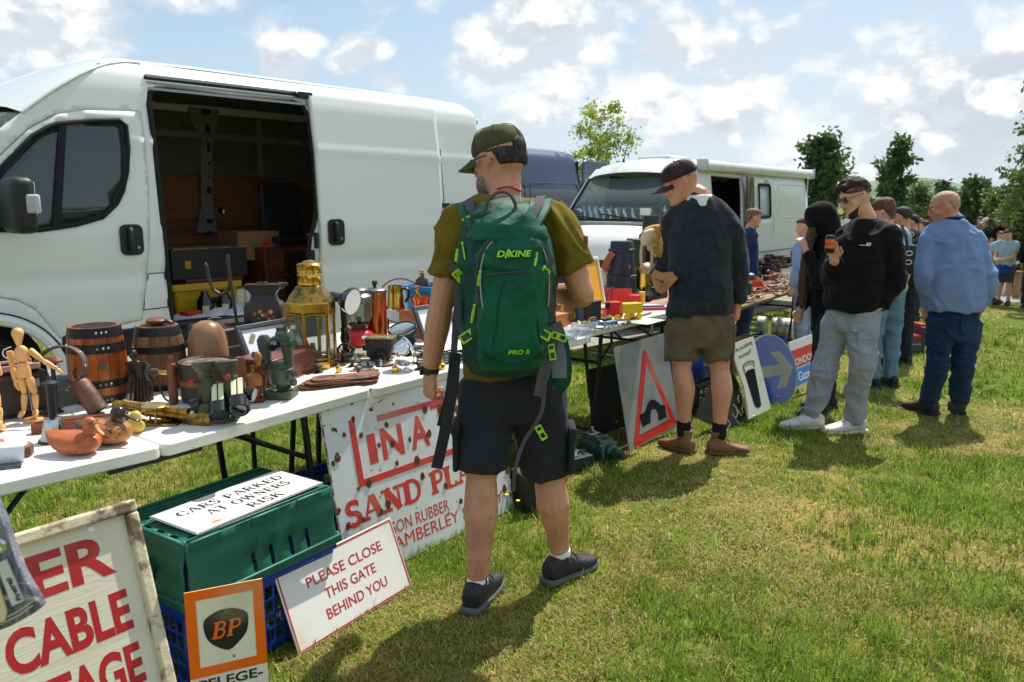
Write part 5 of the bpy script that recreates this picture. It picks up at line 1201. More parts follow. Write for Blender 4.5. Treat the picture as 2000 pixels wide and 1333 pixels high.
mannequin(t,k,dict(o=(68,824),head=(53,657),chest=(57,690),hip=(57,722),arm_a=((34,683),(36,716),(38,742),(44,762)),arm_b=((72,681),(97,703),(121,718),(131,728)),leg_a=((51,735),(54,768),(49,802),(46,812)),leg_b=((66,735),(74,768),(73,800),(77,812))),m_pine)
b=MB();b.lth([(17*k,0),(18*k,3*k),(16*k,8*k),(6*k,10*k),(.001,10*k)],n=24);b.bld('base',m_pine,t)
b=MB();b.cyl((-3*k,2*k,8*k),(-9*k,4*k,98*k),1.3*k,None,6);b.bld('support_rod',m_steel,t)
b=MB();b.tube(cml([(-26*k,-6*k,150*k),(-40*k,-9*k,143*k),(-41*k,-8*k,132*k),(-32*k,-11*k,128*k)],4),1*k,5);b.bld('price_string',m_paper,t)
p=Zp(-8,838,.742);t,k,kr=item('drawing_mannequin','jointed wooden artist mannequin cut off by the left edge, arm bent to its face','mannequin',0,0,pt=p)
mannequin(t,k,dict(o=(-8,838),head=(-14,682),chest=(-12,716),hip=(-10,750),arm_a=((-34,706),(-38,738),(-34,764),(-28,782)),arm_b=((6,706),(13,732),(4,712),(-2,700)),leg_a=((-18,762),(-20,795),(-18,822),(-22,832)),leg_b=((-2,762),(2,795),(3,822),(4,832))),m_pine)
b=MB();b.lth([(17*k,0),(18*k,3*k),(16*k,8*k),(6*k,10*k),(.001,10*k)],n=24);b.bld('base',m_pine,t)
# --- ducks
def duck(name,label,px,py,Lp,body_pts,headc,headr,bill,mats,yaw=0.0,tail=True,eye=True):
 t,k,kr=item(name,label,'decoy duck',px,py,rz=yaw)
 b=MB();rings=[]
 for(x,z0,z1,wd)in body_pts:
  zc,hz=(z0+z1)/2*k,(z1-z0)/2*k
  rings.append([Vc((x*k,wd*k*math.cos(2*math.pi*i/20),zc+hz*math.copysign(abs(math.sin(2*math.pi*i/20))**.8,math.sin(2*math.pi*i/20))))for i in range(20)])
 b.loft(rings);b.bld('body',mats[0],t,sub=1,smooth=80)
 hx,hz=headc;b=MB()
 b.loft([[Vc(((hx-o)*k+rx*k*math.cos(2*math.pi*i/14),ry*k*math.sin(2*math.pi*i/14),z*k))for i in range(14)]for(o,z,rx,ry)in((4,hz-26,15,13),(2,hz-16,12,10.5),(0,hz-8,headr,headr*.82),(0,hz,headr*1.06,headr*.86),(0,hz+8,headr*.86,headr*.7),(0,hz+13,headr*.4,headr*.35))]);b.bld('head',mats[1],t,sub=1,smooth=80)
 bx,bz=bill;b=MB()
 b.loft([[Vc((x*k,w*k*math.cos(2*math.pi*i/10),z*k+h*k*math.sin(2*math.pi*i/10)))for i in range(10)]for(x,z,w,h)in((hx+headr*.6,hz-3,5.5,5.5),(hx+headr*1.0,hz-5,5.5,5),(hx+(bx-hx)*.6,hz+(bz-hz)*.6,6,3.2),(bx-2,bz+1,5.5,2.4),(bx,bz,2.5,1.4))]);b.bld('bill',mats[2],t,sub=1,smooth=80)
 for sy in(-1,1):
  b=MB();b.ball(((hx+headr*.55)*k,sy*headr*.74*k,(hz+2)*k),2.1*k,8);b.bld('eye',m_blackgl,t)
  b=MB();b.loft([[Vc((x*k,sy*(w-1.5)*k+sy*3*k*math.cos(2*math.pi*i/8)*q,z*k+10*k*q*math.sin(2*math.pi*i/8)))for i in range(8)]for(x,z,w,q)in((-40,34,10,.15),(-30,30,20,.7),(-12,27,29,1.1),(6,25,28,.9),(16,24,24,.2))]);b.bld('wing',mats[3],t,smooth=80)
 return t,k
m_duck=mat('orange_duck_wood',C(178,98,54),.40,mix=[(C(146,74,38),16,.48,.66,(1,.4,1)),(C(92,44,24),60,.66,.72)],bump=[(50,.1)])
bp=[(-54,38,48,5),(-46,30,46,14),(-34,14,44,26),(-14,1,46,34),(8,0,46,36),(30,1,44,33),(44,6,40,25),(52,14,33,12),(54,20,28,4)]
duck('decoy_duck','plain orange carved wooden duck nearest the table edge',145,886,105,bp,(38,62),14,(66,40),(m_duck,m_duck,mat('duck_bill_tan',C(190,146,92),.4),m_duck),R(-6))
bp2=[(-60,30,46,6),(-48,20,48,18),(-28,4,48,30),(-4,0,50,36),(20,0,50,36),(40,2,44,30),(50,10,36,18),(54,18,28,6)]
duck('decoy_duck','painted duck with dark head and speckled breast behind the orange duck',205,866,108,bp2,(32,62),15,(74,46),(mat('speckled_duck',C(170,112,62),.4,mix=[(C(60,44,34),70,.585,.615),(C(70,58,54),5,.50,.56)]),mat('dark_duck_head',C(36,34,38),.22,coat=.4,mix=[(C(66,54,50),20,.55,.75)]),mat('brown_bill',C(70,42,36),.25),mat('grey_brown_wing',C(92,74,68),.35,mix=[(C(48,44,46),7,.48,.6)])),R(-4))
t,k,kr=item('gourd_bird','small yellow painted gourd bird behind the dark headed duck','ornament',262,846)
b=MB();b.ball((2*k,0,14*k),(20*k,15*k,14*k),18);b.bld('body',mat('yellow_gourd',C(200,176,78),.4,mix=[(C(130,104,50),26,.6,.68)]),t)
b=MB();b.ball((6*k,0,34*k),(11*k,10*k,11*k),14);b.loft([ringz(4*k,22*k,9*k,8*k),ringz(5*k,30*k,8*k,8*k)]);b.bld('head',mat('yellow_gourd',C(200,176,78),.4),t)
b=MB();b.loft([[Vc((x*k,w*k*math.cos(a),z*k+h*k*math.sin(a)))for a in[2*math.pi*i/8 for i in range(8)]]for(x,z,w,h)in((14,34,4,4),(22,31,4,2.5),(30,27,2,1.5))]);b.bld('bill',m_ivory,t)
# --- hand bell, cow bell
t,k,kr=item('hand_bell','polished hand bell with a tall black handle and flat top','bell',108,862)
b=MB();b.lth([(33*kr,0),(34*kr,2*k),(30*kr,7*k),(26*kr,14*k),(23*kr,28*k),(20*kr,42*k),(18*kr,46*k),(8*kr,49*k),(.001,49*k)],n=36);b.bld('bell',m_silver,t)
b=MB();b.lth([(34*kr,-.001),(35*kr,2*k),(33*kr,6*k)],n=36);b.bld('rim',m_iron,t)
b=MB();b.lth([(8*kr,48*k),(9*kr,60*k),(9*kr,106*k),(12*kr,112*k),(17*kr,114*k),(17*kr,117*k),(8*kr,121*k),(.001,121*k)],n=20);b.bld('handle',m_black,t)
t,k,kr=item('cow_bell','rusty cylindrical cow bell hanging from a studded leather collar loop','bell',192,806)
X=lambda px,py,y=0:Vc(((px-192)*k,y*k,(806-py)*k))
pts=[X(125+50*math.cos(R(a)),718-42*math.sin(R(a))-6*math.cos(R(a)),6*math.sin(R(a*1.0)))for a in range(0,360,18)]
rings=[]
cc=X(125,718)
b=MB();n=len(pts)
for i in range(n):
 o=(pts[i]-cc).normalized();tg=(pts[(i+1)%n]-pts[i-1]).normalized();w=tg.cross(o).normalized()*9*k
 rings.append([pts[i]+w+o*2*k,pts[i]-w+o*2*k,pts[i]-w-o*2*k,pts[i]+w-o*2*k])
b.loft(rings,closed=True);b.bld('collar',mat('collar_leather',C(92,76,66),.5,mix=[(C(140,118,84),20,.55,.7)],bump=[(60,.3)]),t,bvl=.002)
for i in range(0,n,2):
 if i in(8,10,12):continue
 q=pts[i];o=(q-cc).normalized();b=MB();b.ball(q+o*2.5*k+Vc((0,-4*k,0)),2.6*k,8);b.bld('stud',m_silver,t)
b=MB();b.lt2([(.001,0),(15*k,.02),(18*k,.10),(18.5*k,.5),(19*k,.92),(19.5*k,1),(17*k,1),(16*k,.2),(.001,.15)],X(163,742,-8),X(200,800,-12),24);b.bld('bell',mat('rusty_sheet_iron',C(104,78,62),.55,.35,mix=[(C(70,50,42),10,.45,.65)],bump=[(40,.4)]),t)
b=MB();b.tube([X(159,735,-8),X(154,725,-4),X(160,716,-2)],3*k,6);b.bld('loop',m_iron,t)
# --- clutter at the left end
p=colpt(42,.735,.745);t,k,kr=item('leather_case','worn black leather case standing at the back left of the table','case',0,0,pt=p,rz=R(50))
b=MB();b.box((-.02,.05,.075),(.26,.10,.15));b.bld('case',m_dleather,t,bvl=.018,seg=3)
b=MB();b.tube(cml([(-.08,.05,.15),(-.05,.05,.18),(.02,.05,.18),(.05,.05,.15)],4),.008,7);b.bld('handle',m_dleather,t)
for x in(-.1,.06):
 b=MB();b.box((x,-.002,.11),(.02,.006,.03));b.bld('clasp',m_steel,t,bvl=.001)
p2=p+Vc((-.06,.03,.15));t=thg('tray','dusty pink tray lying on the black leather case','tray',p2,R(46))
b=MB();b.box((-.02,0,.016),(.24,.11,.008));b.box((-.02,-.055,.022),(.24,.008,.022));b.box((-.02,.055,.022),(.24,.008,.022));b.bld('tray',mat('dusty_pink',C(168,130,124),.6,mix=[(C(214,190,178),9,.5,.7,(1,.2,1))]),t,bvl=.003)
p=colpt(112,.66,.745);t,k,kr=item('shoe_last_stand','black iron stand with a small brown leather seat, behind the cow bell collar','stand',0,0,pt=p);hh=P(112,697,p.y).z-p.z
b=MB();b.lth([(12*k,0),(10*k,4*k),(4*k,8*k),(4*k,hh*.8),(9*k,hh*.88),(14*k,hh*.9),(.001,hh*.9)],n=18);b.bld('stand',m_black,t)
b=MB();b.lth([(15*k,hh*.9),(17*k,hh*.94),(10*k,hh),(.001,hh)],n=22,ell=(1.25,.8));b.bld('seat',m_leather,t)
t,k,kr=item('leather_strap','long dark brown leather strap lying behind the mannequin','strap',50,815)
b=MB();b.strap([(-60*k,10*k,.002),(-20*k,2*k,.003),(20*k,6*k,.002),(42*k,16*k,.003)],.035,.006,(0,0,1),5);b.bld('strap',m_dleather,t)
for y in(-.012,.012):
 b=MB();b.tube(cml([(-60*k,10*k+y,.010),(-20*k,2*k+y,.011),(20*k,6*k+y,.010),(42*k,16*k+y,.011)],5),.0016,5);b.bld('stitching',m_leather,t)
t,k,kr=item('slate_block','small grey slate block behind the hand bell','block',98,800,rz=R(45))
b=MB();b.box((0,0,9*k),(30*k,20*k,18*k));b.bld('block',mat('slate_grey',C(110,114,124),.6,mix=[(C(80,82,90),12,.45,.65)]),t,bvl=.003)
t,k,kr=item('wooden_plane','flat red brown wooden plank lying behind the ducks','plank',158,838,rz=R(26))
b=MB();b.prz([(-82*k,-14*k),(78*k,-14*k),(86*k,-4*k),(84*k,14*k),(-60*k,14*k),(-80*k,6*k)],22*k);b.bld('plank',W_('red_brown_wood',C(134,66,42),C(100,46,30),12,(.15,1,1),.5),t,bvl=.004)
b=MB();b.prz([(-76*k,-11*k),(70*k,-11*k),(76*k,0),(-56*k,9*k)],3*k,None,22*k);b.bld('inlay',m_mahog,t,bvl=.001)
t,k,kr=item('stitched_leather_pad','brown stitched leather pad with rolled end at the left edge','leather pad',12,892,rz=R(24))
b=MB();pr=[(-90*k,-28*k),(26*k,-30*k),(44*k,-22*k),(48*k,0),(40*k,20*k),(-90*k,30*k)];b.prz(pr,22*k);b.bld('pad',m_leather,t,bvl=.006,seg=3)
b=MB();b.tube([(x,y,22.5*k)for x,y in((-90*k,-22*k),(22*k,-24*k),(38*k,-16*k),(41*k,0),(34*k,14*k),(-90*k,24*k))],.0022,5);b.bld('stitching',mat('pale_thread',C(190,150,110),.8),t)
b=MB();b.prz([(-90*k,-18*k),(10*k,-22*k),(-6*k,24*k),(-90*k,26*k)],9*k,None,22*k);b.bld('flap',mat('tan_leather',C(168,112,78),.6,mix=[(C(130,82,54),12,.45,.65)],bump=[(50,.3)]),t,bvl=.002)
t,k,kr=item('folded_brochure','white folded brochure propped on the table corner by the leather pad','brochure',14,906,rz=R(22))
b=MB();n=10;vs=[]
for j in range(2):
 for i in range(n):a=i/(n-1);vs.append((-60*k+92*k*j+4*k*a,-14*k-6*k*math.sin(a*2.2),2*k+36*k*a))
 for i in range(n):a=i/(n-1);vs.append((-60*k+92*k*j+6*k,-14*k-4.9*k+30*k*a,38*k+3*k*a))
m_=2*n;b.add(vs,[(i,i+1,m_+i+1,m_+i)for i in range(m_-1)]);solid(b.bld('sheet',mat('brochure_white',C(206,212,224),.4),t,smooth=60),.0012)
t,k,kr=item('booklet','dark glossy booklet lying flat on the very corner of the table','booklet',8,914,rz=R(28))
b=MB();b.box((-20*k,0,3*k),(100*k,34*k,5*k));b.bld('cover',mat('booklet_dark',C(40,46,54),.2,coat=.3,mix=[(C(110,120,128),14,.58,.7)]),t,bvl=.001)
# --- binoculars
t,k,kr=item('big_binoculars','heavy green military binoculars with black lens barrels tipped towards the buyer','binoculars',432,822,rz=R(8))
X=lambda px,py,y=0:Vc(((px-432)*k,y*k,(822-py)*k))
b=MB();b.loft([[Vc((x*k,y*k,z*k))for x,y in rrect(w,d,6,3)]for z,w,d in((4,66,46),(10,74,52),(34,74,52),(40,62,44))]);b.bld('prism_housing',m_olive,t,smooth=30,bvl=.004)
b=MB();b.box((6*k,2*k,58*k),(84*k,30*k,15*k));b.box((4*k,4*k,47*k),(56*k,34*k,16*k));b.bld('cross_body',m_olive,t,bvl=.006,seg=3)
for x in(-20,24):
 b=MB();b.lt2([(17*k,0),(18*k,.1),(17*k,.7),(13*k,.8),(13*k,1)],(x*k,2*k,30*k),(x*k,2*k,88*k),20);b.bld('ocular_housing',m_olive,t)
b=MB();b.lth([(34*k,0),(34*k,6*k),(26*k,9*k),(.001,9*k)],X(392,822,10),28);b.bld('mount_flange',m_olive,t)
for x in(404,446):
 b=MB();b.lt2([(13*k,0),(13*k,.35),(16*k,.4),(20*k,.6),(23*k,.9),(20*k,1),(14*k,.8),(.001,.75)],X(x+4,736,2),X(x,704,8),20);b.bld('eyecup',mat('perished_rubber',C(70,70,58),.7,mix=[(C(112,110,90),9,.5,.7)]),t)
for x,y in((440,800),(476,790)):
 A,B=X(x-10,y-40,10),X(x,y+3,-44);dv=(B-A).normalized()
 b=MB();b.lt2([(15*k,0),(17*k,.2),(17*k,.55),(20*k,.6),(20*k,.97),(18*k,1),(16*k,.95),(.001,.9)],A,B,24);o=b.bld('objective_barrel',m_blackgl,t)
 b=MB();b.lt2([(15.5*k,0),(14*k,.9),(.001,1)],B-dv*6*k,B-dv*3.5*k,22);b.bld('objective_glass',m_lens,o)
 sd=Vc((1,0,0));upn=sd.cross(dv).normalized();upn=upn if upn.z>0 else-upn;sd=dv.cross(upn)
 for o_ in(-6,6):
  Mx=frame(A.lerp(B,.34)+upn*18.5*k+sd*o_*k,sd,dv,upn);b=MB();b.box((0,0,0),(9.5*k,40*k,3*k),None);b.v=[tuple(Mx@Vc(v))for v in b.v];b.bld('scale_plate',m_ivory,t,bvl=.0008)
for x,y,m_k in((392,786,m_blackgl),(488,766,m_blackgl)):
 s=-1 if x<432 else 1;b=MB();b.lt2([(13*k,0),(14*k,.1),(14*k,.9),(12*k,1),(.001,1)],X(x-s*4,y,-10),X(x+s*12,y+3,-14),20);b.bld('side_knob',m_k,t)
for x,y in((388,738),(455,730)):
 b=MB();b.lt2([(5*k,0),(5*k,.8),(3*k,1),(.001,1)],X(x,y,-24),X(x,y,-31),12);b.bld('red_button',m_redp,t)
b=MB()
for i in range(9):b.tube([X(386+1.2*math.sin(i*3.1)+2.4*math.cos(R(a)),790+i*4.4+3*math.sin(R(a)),-24)for a in range(0,360,60)],.9*k,5,closed=True)
b.bld('chain',m_silver,t)
# --- brass sighting telescope
t,k,kr=item('brass_telescope','brass sighting telescope with a compass disc mounted above it','telescope',318,826,rz=R(-2))
X=lambda px,py,y=0:Vc(((px-318)*k,y*k,(826-py)*k))
b=MB();b.lt2([(9*k,0),(11*k,.01),(11*k,.05),(8.5*k,.06),(9*k,.3),(12*k,.31),(12.5*k,.76),(14*k,.77),(15.5*k,.80),(15.5*k,.985),(14*k,1),(.001,1)],X(216,796,16),X(424,816,-14),24);b.bld('main_tube',m_brassd,t)
b=MB();b.lt2([(12.5*k,0),(.001,.5)],X(424.5,816,-14.2),X(426,816,-14.5),20);b.bld('end_glass',mat('old_glass',C(170,120,70),.2,coat=.5),t)
b=MB();b.lt2([(8*k,0),(8*k,.04),(6.5*k,.06),(6.5*k,.92),(8*k,.93),(8*k,1),(.001,1)],X(240,789,6),X(376,801,-12),18);b.bld('finder_tube',m_brassd,t)
b=MB();b.lth([(24*k,0),(26*k,2*k),(26*k,7*k),(24*k,9*k),(23*k,7*k),(.001,6.5*k)],X(310,795,-16),32);b.bld('compass',m_brassd,t)
b=MB();b.lth([(22.5*k,0),(22*k,1.2*k),(.001,1.6*k)],X(310,788,-16)+Vc((0,0,-.2*k)),28);b.bld('compass_glass',mat('compass_face',C(150,140,104),.12,coat=1),t)
for x,y in((296,-20),(316,-22),(296,-4),(318,-2)):
 b=MB();b.cyl(X(x,824,y),X(x,794,y),2*k,None,8);b.bld('post',m_brassd,t)
b=MB();b.box(X(312,823,-10),(90*k,34*k,5*k));b.bld('base_plate',m_brassd,t,bvl=.002)
# --- hand drill with turned handle, theodolite, boxes, picture
t,k,kr=item('coffee_mill','turned wooden coffee mill with brass crank and knob, left of the theodolite','mill',497,785)
X=lambda px,py,y=0:Vc(((px-497)*k,y*k,(785-py)*k))
b=MB();b.prz([(-14*k,-12*k),(20*k,-12*k),(20*k,12*k),(-14*k,12*k)],8*k);b.loft([[Vc((x,y,z))for x,y in rrect(w,w,3*k,2)]for z,w in((8*k,22*k),(26*k,30*k),(30*k,30*k))]);b.bld('base',W_('red_brown_wood',C(134,66,42),C(100,46,30)),t,bvl=.002)
b=MB();b.lth([(12*k,30*k),(17*k,34*k),(17*k,48*k),(13*k,54*k),(6*k,57*k),(.001,57*k)],n=22);b.bld('bowl',W_('honey_wood',C(180,116,60),C(146,86,42),18),t)
b=MB();b.cyl((0,0,55*k),(0,0,70*k),3*k);b.bar((-2*k,0,70*k),(12*k,-2*k,71*k),7*k,5*k);b.bld('crank',m_brass,t)
b=MB();b.lth([(4*k,72*k),(6*k,78*k),(8*k,90*k),(6*k,96*k),(3*k,99*k),(.001,100*k)],(11*k,0,0),16);b.bld('knob',W_('honey_wood',C(180,116,60),C(146,86,42)),t)
t,k,kr=item('turned_peg','plain dark brown turned peg beside the coffee mill','peg',474,792)
b=MB();b.lth([(9*k,0),(9.5*k,50*k),(10*k,92*k),(8*k,96*k),(.001,97*k)],n=18);b.bld('peg',m_rwood,t)
t,k,kr=item('theodolite','dark green surveying theodolite standing at the front of the table','theodolite',549,776,rz=R(-4))
X=lambda px,py,y=0:Vc(((px-549)*k,y*k,(776-py)*k))
b=MB();b.prz(rrect(56*k,52*k,6*k,3),15*k);b.bld('base',m_theo,t,bvl=.003)
b=MB();b.lth([(20*k,15*k),(22*k,18*k),(14*k,22*k),(14*k,26*k),(21*k,28*k),(23*k,32*k),(24*k,55*k),(25*k,57*k),(22*k,60*k),(22*k,66*k),(20*k,70*k),(.001,70*k)],X(552,776),32);b.bld('drum',m_theo,t)
for(x0,y0,x1,y1,w)in((524,710,521,660,21),(568,710,566,655,20)):
 b=MB();b.loft([[Vc((X(x0+(x1-x0)*f,0)[0]+a,c,X(0,y0+(y1-y0)*f)[2]))for a,c in rrect(w*k*g,24*k*g,6*k,3)]for f,g in((0,.75),(.3,.85),(.7,1.05),(.95,1.1),(1.12,.7))]);b.bld('standard',m_theo,t,smooth=50)
b=MB();b.lt2([(18*k,0),(19*k,.1),(19*k,.9),(17*k,1),(.001,1)],X(548,662,4),X(574,660,4),28);b.bld('circle_housing',m_theo,t)
b=MB();b.cyl(X(520,672,2),X(552,666,2),8*k,9*k);b.bld('trunnion',m_theo,t)
b=MB();b.lt2([(12*k,0),(12*k,.4),(13*k,.42),(13*k,.6),(10*k,.62),(8*k,.9),(7*k,1),(.001,1)],X(545,664,26),X(550,672,-34),22);b.bld('telescope',m_blackgl,t)
b=MB();b.lt2([(13.5*k,0),(13.8*k,.5),(13*k,1)],X(546,667,-2),X(547,668,-9),22);b.bld('focus_ring',m_silver,t)
b=MB();b.box(X(556,641,2),(20*k,8*k,5*k));b.bar(X(560,640,2),X(572,630,2),4*k);b.bld('sight',m_theo,t,bvl=.001)
for q,r_ in(((509,690,-12),6),((577,726,-10),6),((577,742,-16),7),((513,706,-14),6),((575,668,-8),8)):
 b=MB();b.lt2([(r_*k*.6,0),(r_*k,.2),(r_*k,1),(.001,1)],X(*q),X(q[0]+(8 if q[0]>549 else-8),q[1],q[2]-3),12);b.bld('adjuster',m_theo,t)
for a in(90,210,330):
 b=MB();c=X(552,776);b.lth([(4*k,14*k),(8*k,17*k),(8*k,21*k),(3*k,23*k),(3*k,28*k)],c+Vc((17*k*math.cos(R(a+150)),17*k*math.sin(R(a+150)),0)),14);b.bld('levelling_screw',m_steel,t)
b=MB();b.prz(rrect(9*k,22*k,3*k,3),3*k,frame(X(500,660,-4),Vc((.9,0,-.3)).normalized(),Vc((.3,0,.9)).normalized(),Vc((0,-1,0))));b.bld('ivory_tag',m_ivory,t)
t,k,kr=item('thermometer','small wooden mallet handle thermometer leaning against the theodolite base','thermometer',523,768)
X=lambda px,py,y=0:Vc(((px-523)*k,y*k,(768-py)*k))
b=MB();b.bar(X(523,767,-26),X(527,716,-18),6*k,3*k,(0,1,0));b.bld('scale',m_oldoak,t)
b=MB();b.lt2([(6.5*k,0),(7*k,.5),(6.5*k,.95),(.001,1)],X(527,718,-18),X(528,700,-14),12);b.bld('cap',m_rwood,t)
b=MB();b.lth([(9*k,0),(6*k,3*k),(.001,4*k)],X(526,768,-26),10);b.bld('foot',m_copper,t)
q0,q1=Zp(575,742,.742),Zp(617,725,.742);dv=(q1-q0);L=dv.length;ang=math.atan2(dv.y,dv.x)
t=thg('mahogany_box','lidded mahogany box behind the theodolite','box',q0+dv.normalized()*(-.10),ang);k=(q0-EYE).y/FPX
b=MB();b.box((.10+L*.5-.08,.09,.052),(L+.16,.17,.10));b.bld('carcass',m_mahog,t,bvl=.002)
b=MB();b.box((.10+L*.5-.08,.09,.110),(L+.175,.185,.014));b.bld('lid',m_mahog,t,bvl=.004)
b=MB();b.box((.10+L*.5-.08,.09,.004),(L+.18,.19,.012));b.bld('plinth',m_mahog,t,bvl=.004)
b=MB();b.cyl((L+.09,.09,.116),(L+.09,.09,.128),.005,None,8);b.bld('knob',m_mahog,t)
def picture(label,corners,z,mf,mp_,mount=.022,depth=.018,art=None):
 M,w,h=fit_rect(corners,z);t=thg('framed_picture',label,'picture',M=M)
 b=MB();f=mount
 for(c,sz)in(((w/2,h-f/2,0),(w,f,depth)),((w/2,f/2,0),(w,f,depth)),((f/2,h/2,0),(f,h-2*f,depth)),((w-f/2,h/2,0),(f,h-2*f,depth))):b.box(c,sz)
 b.bld('frame',mf,t,bvl=.003)
 b=MB();b.box((w/2,h/2,-.003),(w-2*f+.004,h-2*f+.004,.004));b.bld('print',mp_,t)
 if art:art(t,w,h)
 return t
m_dframe=mat('charcoal_frame',C(62,66,76),.45)
picture('dark framed white print leaning back behind the theodolite',[(459,640),(578,617),(618,712),(496,740)],.742,m_dframe,mat('white_print',C(228,232,242),.35))
picture('dark framed print tucked behind the arm of the man with the green backpack',[(808,601),(872,590),(905,668),(830,682)],.742,m_dframe,mat('white_print',C(228,232,242),.35))
# --- suitcase with the rod and the anvil tin, behind the first row
p=tb(.97,.90,.735);t=thg('suitcase','black suitcase lying behind the hat block and the framed print','suitcase',p,URZ)
sq=(P(460,634,p.y).z-p.z)
b=MB();b.box((.02,.14,sq/2),(.46,.30,sq));b.bld('shell',m_dleather,t,bvl=.015,seg=3)
b=MB();b.tube(cml([(-.05,-.012,sq*.5),(-.04,-.04,sq*.5),(.06,-.04,sq*.5),(.07,-.012,sq*.5)],4),.009,7);b.bld('handle',m_dleather,t)
b=MB();b.box((.02,.14,sq*.55),(.466,.306,.008));b.bld('seam',m_steel,t)
ztop=p.z+sq
t,k,kr=item('iron_hook','tall rusty iron rod with a U shaped hook, standing on the black suitcase','tool',463,634,ztop)
X=lambda px,py,y=0:Vc(((px-463)*k,y*k,(634-py)*k))
b=MB();b.tube([X(463,634),X(459,590),X(455,545),X(453,525)],3.2*k,8);b.tube(cml([X(411,518),X(414,540),X(421,565),X(437,575),X(450,565),X(455,540),X(453,518),X(453,500)],5),[2.5*k]+[3.6*k]*30+[3.2*k]*6 if False else 3.4*k,8);b.lt2([(3*k,0),(4.5*k,.3),(4*k,.8),(2*k,1)],X(453,522),X(453,498),8);b.lt2([(2*k,0),(3.6*k,.5),(3*k,1)],X(408,514),X(413,524),8);b.bld('rod',m_iron,t)
b=MB();b.box(X(462,634)+Vc((0,0,2*k)),(40*k,18*k,4*k));b.bld('foot',m_iron,t,bvl=.002)
t,k,kr=item('anvil_tin','dark painted tin shaped like an anvil with flowers on its front','tin',519,632,ztop-.004,rz=R(6))
b=MB();b.loft([[Vc((x*k,y*k,z*k))for x,y in rrect(w,d,r,4)]for z,w,d,r in((0,71,52,10),(4,74,55,12),(34,74,55,12),(42,66,46,12),(45,54,36,10),(56,46,28,8),(64,54,32,6),(70,66,36,3),(77,68,38,2))]);b.bld('body',mat('dark_tin_paint',C(48,40,38),.4,mix=[(C(84,70,60),12,.6,.75)],bump=[(30,.2)]),t,smooth=45)
b=MB();b.lt2([(7*k,0),(4*k,.6),(2*k,1)],(32*k,0,74*k),(46*k,-2*k,78*k),10);b.bld('horn',m_iron,t)
b=MB();b.tube([(9*k*math.cos(R(a))-3*k,5*k*math.sin(R(a)),80*k)for a in range(0,360,24)],1.5*k,6,closed=True);b.bld('ring',m_iron,t)
for i,(x,z,r_,c)in enumerate(((-14,22,5,C(170,80,60)),(-4,27,4.5,C(196,150,90)),(6,20,6,C(180,70,56)),(16,26,5.5,C(206,170,110)),(-7,14,4,C(70,100,70)),(12,12,4,C(196,120,70)),(0,20,3.5,C(206,180,130)),(20,16,4,C(150,60,50)))):
 b=MB();b.prz([(x*k+r_*k*(.7+.3*math.cos(5*a))*math.cos(a),z*k+r_*k*(.7+.3*math.cos(5*a))*math.sin(a))for a in[2*math.pi*j/20 for j in range(20)]],.0008,frame(Vc((0,-27.2*k,0)),*FACE));b.bld('painted_flower',mat('flower_paint_%d'%i if False else 'flower_'+'abcdefgh'[i],c,.5),t)
 # --- brass ship lantern
t,k,kr=item('ship_lantern','tall six sided brass ship lantern with glass panes','lantern',612,716,rz=R(8))
hexr=lambda r,z:[Vc((r*k*math.cos(R(60*i+18)),r*k*math.sin(R(60*i+18)),z*k))for i in range(6)]
b=MB();b.loft([hexr(45,0),hexr(46,3),hexr(46,14),hexr(43,16)]);b.bld('base',m_brass,t,smooth=20)
b=MB();b.loft([hexr(44,108),hexr(48,110),hexr(48,126),hexr(46,129)]);b.bld('collar',m_brass,t,smooth=20)
b=MB();b.loft([hexr(46,129),hexr(40,140),hexr(26,158),hexr(22,160)]);b.bld('hood',m_brassd,t,smooth=20)
b=MB();b.lth([(21*k,158*k),(23*k,161*k),(22.5*k,163*k),(22.5*k,176*k),(23.8*k,178*k),(22.5*k,180*k),(22.5*k,196*k),(24*k,199*k),(22*k,201*k),(12*k,203*k),(11*k,206*k),(.001,208*k)],n=36);b.bld('chimney',m_brass,t)
for i in range(18):
 a=2*math.pi*i/18;b=MB();b.ball((22.6*k*math.cos(a),22.6*k*math.sin(a),184*k),1.4*k,6);b.bld('vent_hole',m_black,t)
for i in range(6):
 a=R(60*i+18);c=Vc((44*k*math.cos(a),44*k*math.sin(a),0));b=MB();b.cyl(c+Vc((0,0,14*k)),c+Vc((0,0,110*k)),3.6*k,None,8);b.bld('corner_post',m_brass,t)
 a2=R(60*i+78);c2=Vc((44*k*math.cos(a2),44*k*math.sin(a2),0));A=c.lerp(c2,.08)*.985;B=c.lerp(c2,.92)*.985
 b=MB();b.bar(A+Vc((0,0,20*k)),B+Vc((0,0,20*k)),7*k,3*k);b.bar(A+Vc((0,0,106*k)),B+Vc((0,0,106*k)),5*k,3*k);fr=b.bld('pane_frame',m_brassd,t)
 b=MB();z0,z1=22*k,105*k;nrm=((A+B)/2).normalized()*.001
 b.add([A+Vc((0,0,z0)),B+Vc((0,0,z0)),B+Vc((0,0,z1)),A+Vc((0,0,z1))],[(0,1,2,3)]);solid(b.bld('glass_pane',mat('lantern_glass',C(210,215,210),.03,trans=.94,ior=1.15),fr,smooth=0),.002)
b=MB();b.lth([(12*k,15*k),(12*k,30*k),(6*k,34*k),(5*k,46*k),(.001,47*k)],n=18);b.bld('burner',m_brassd,t)
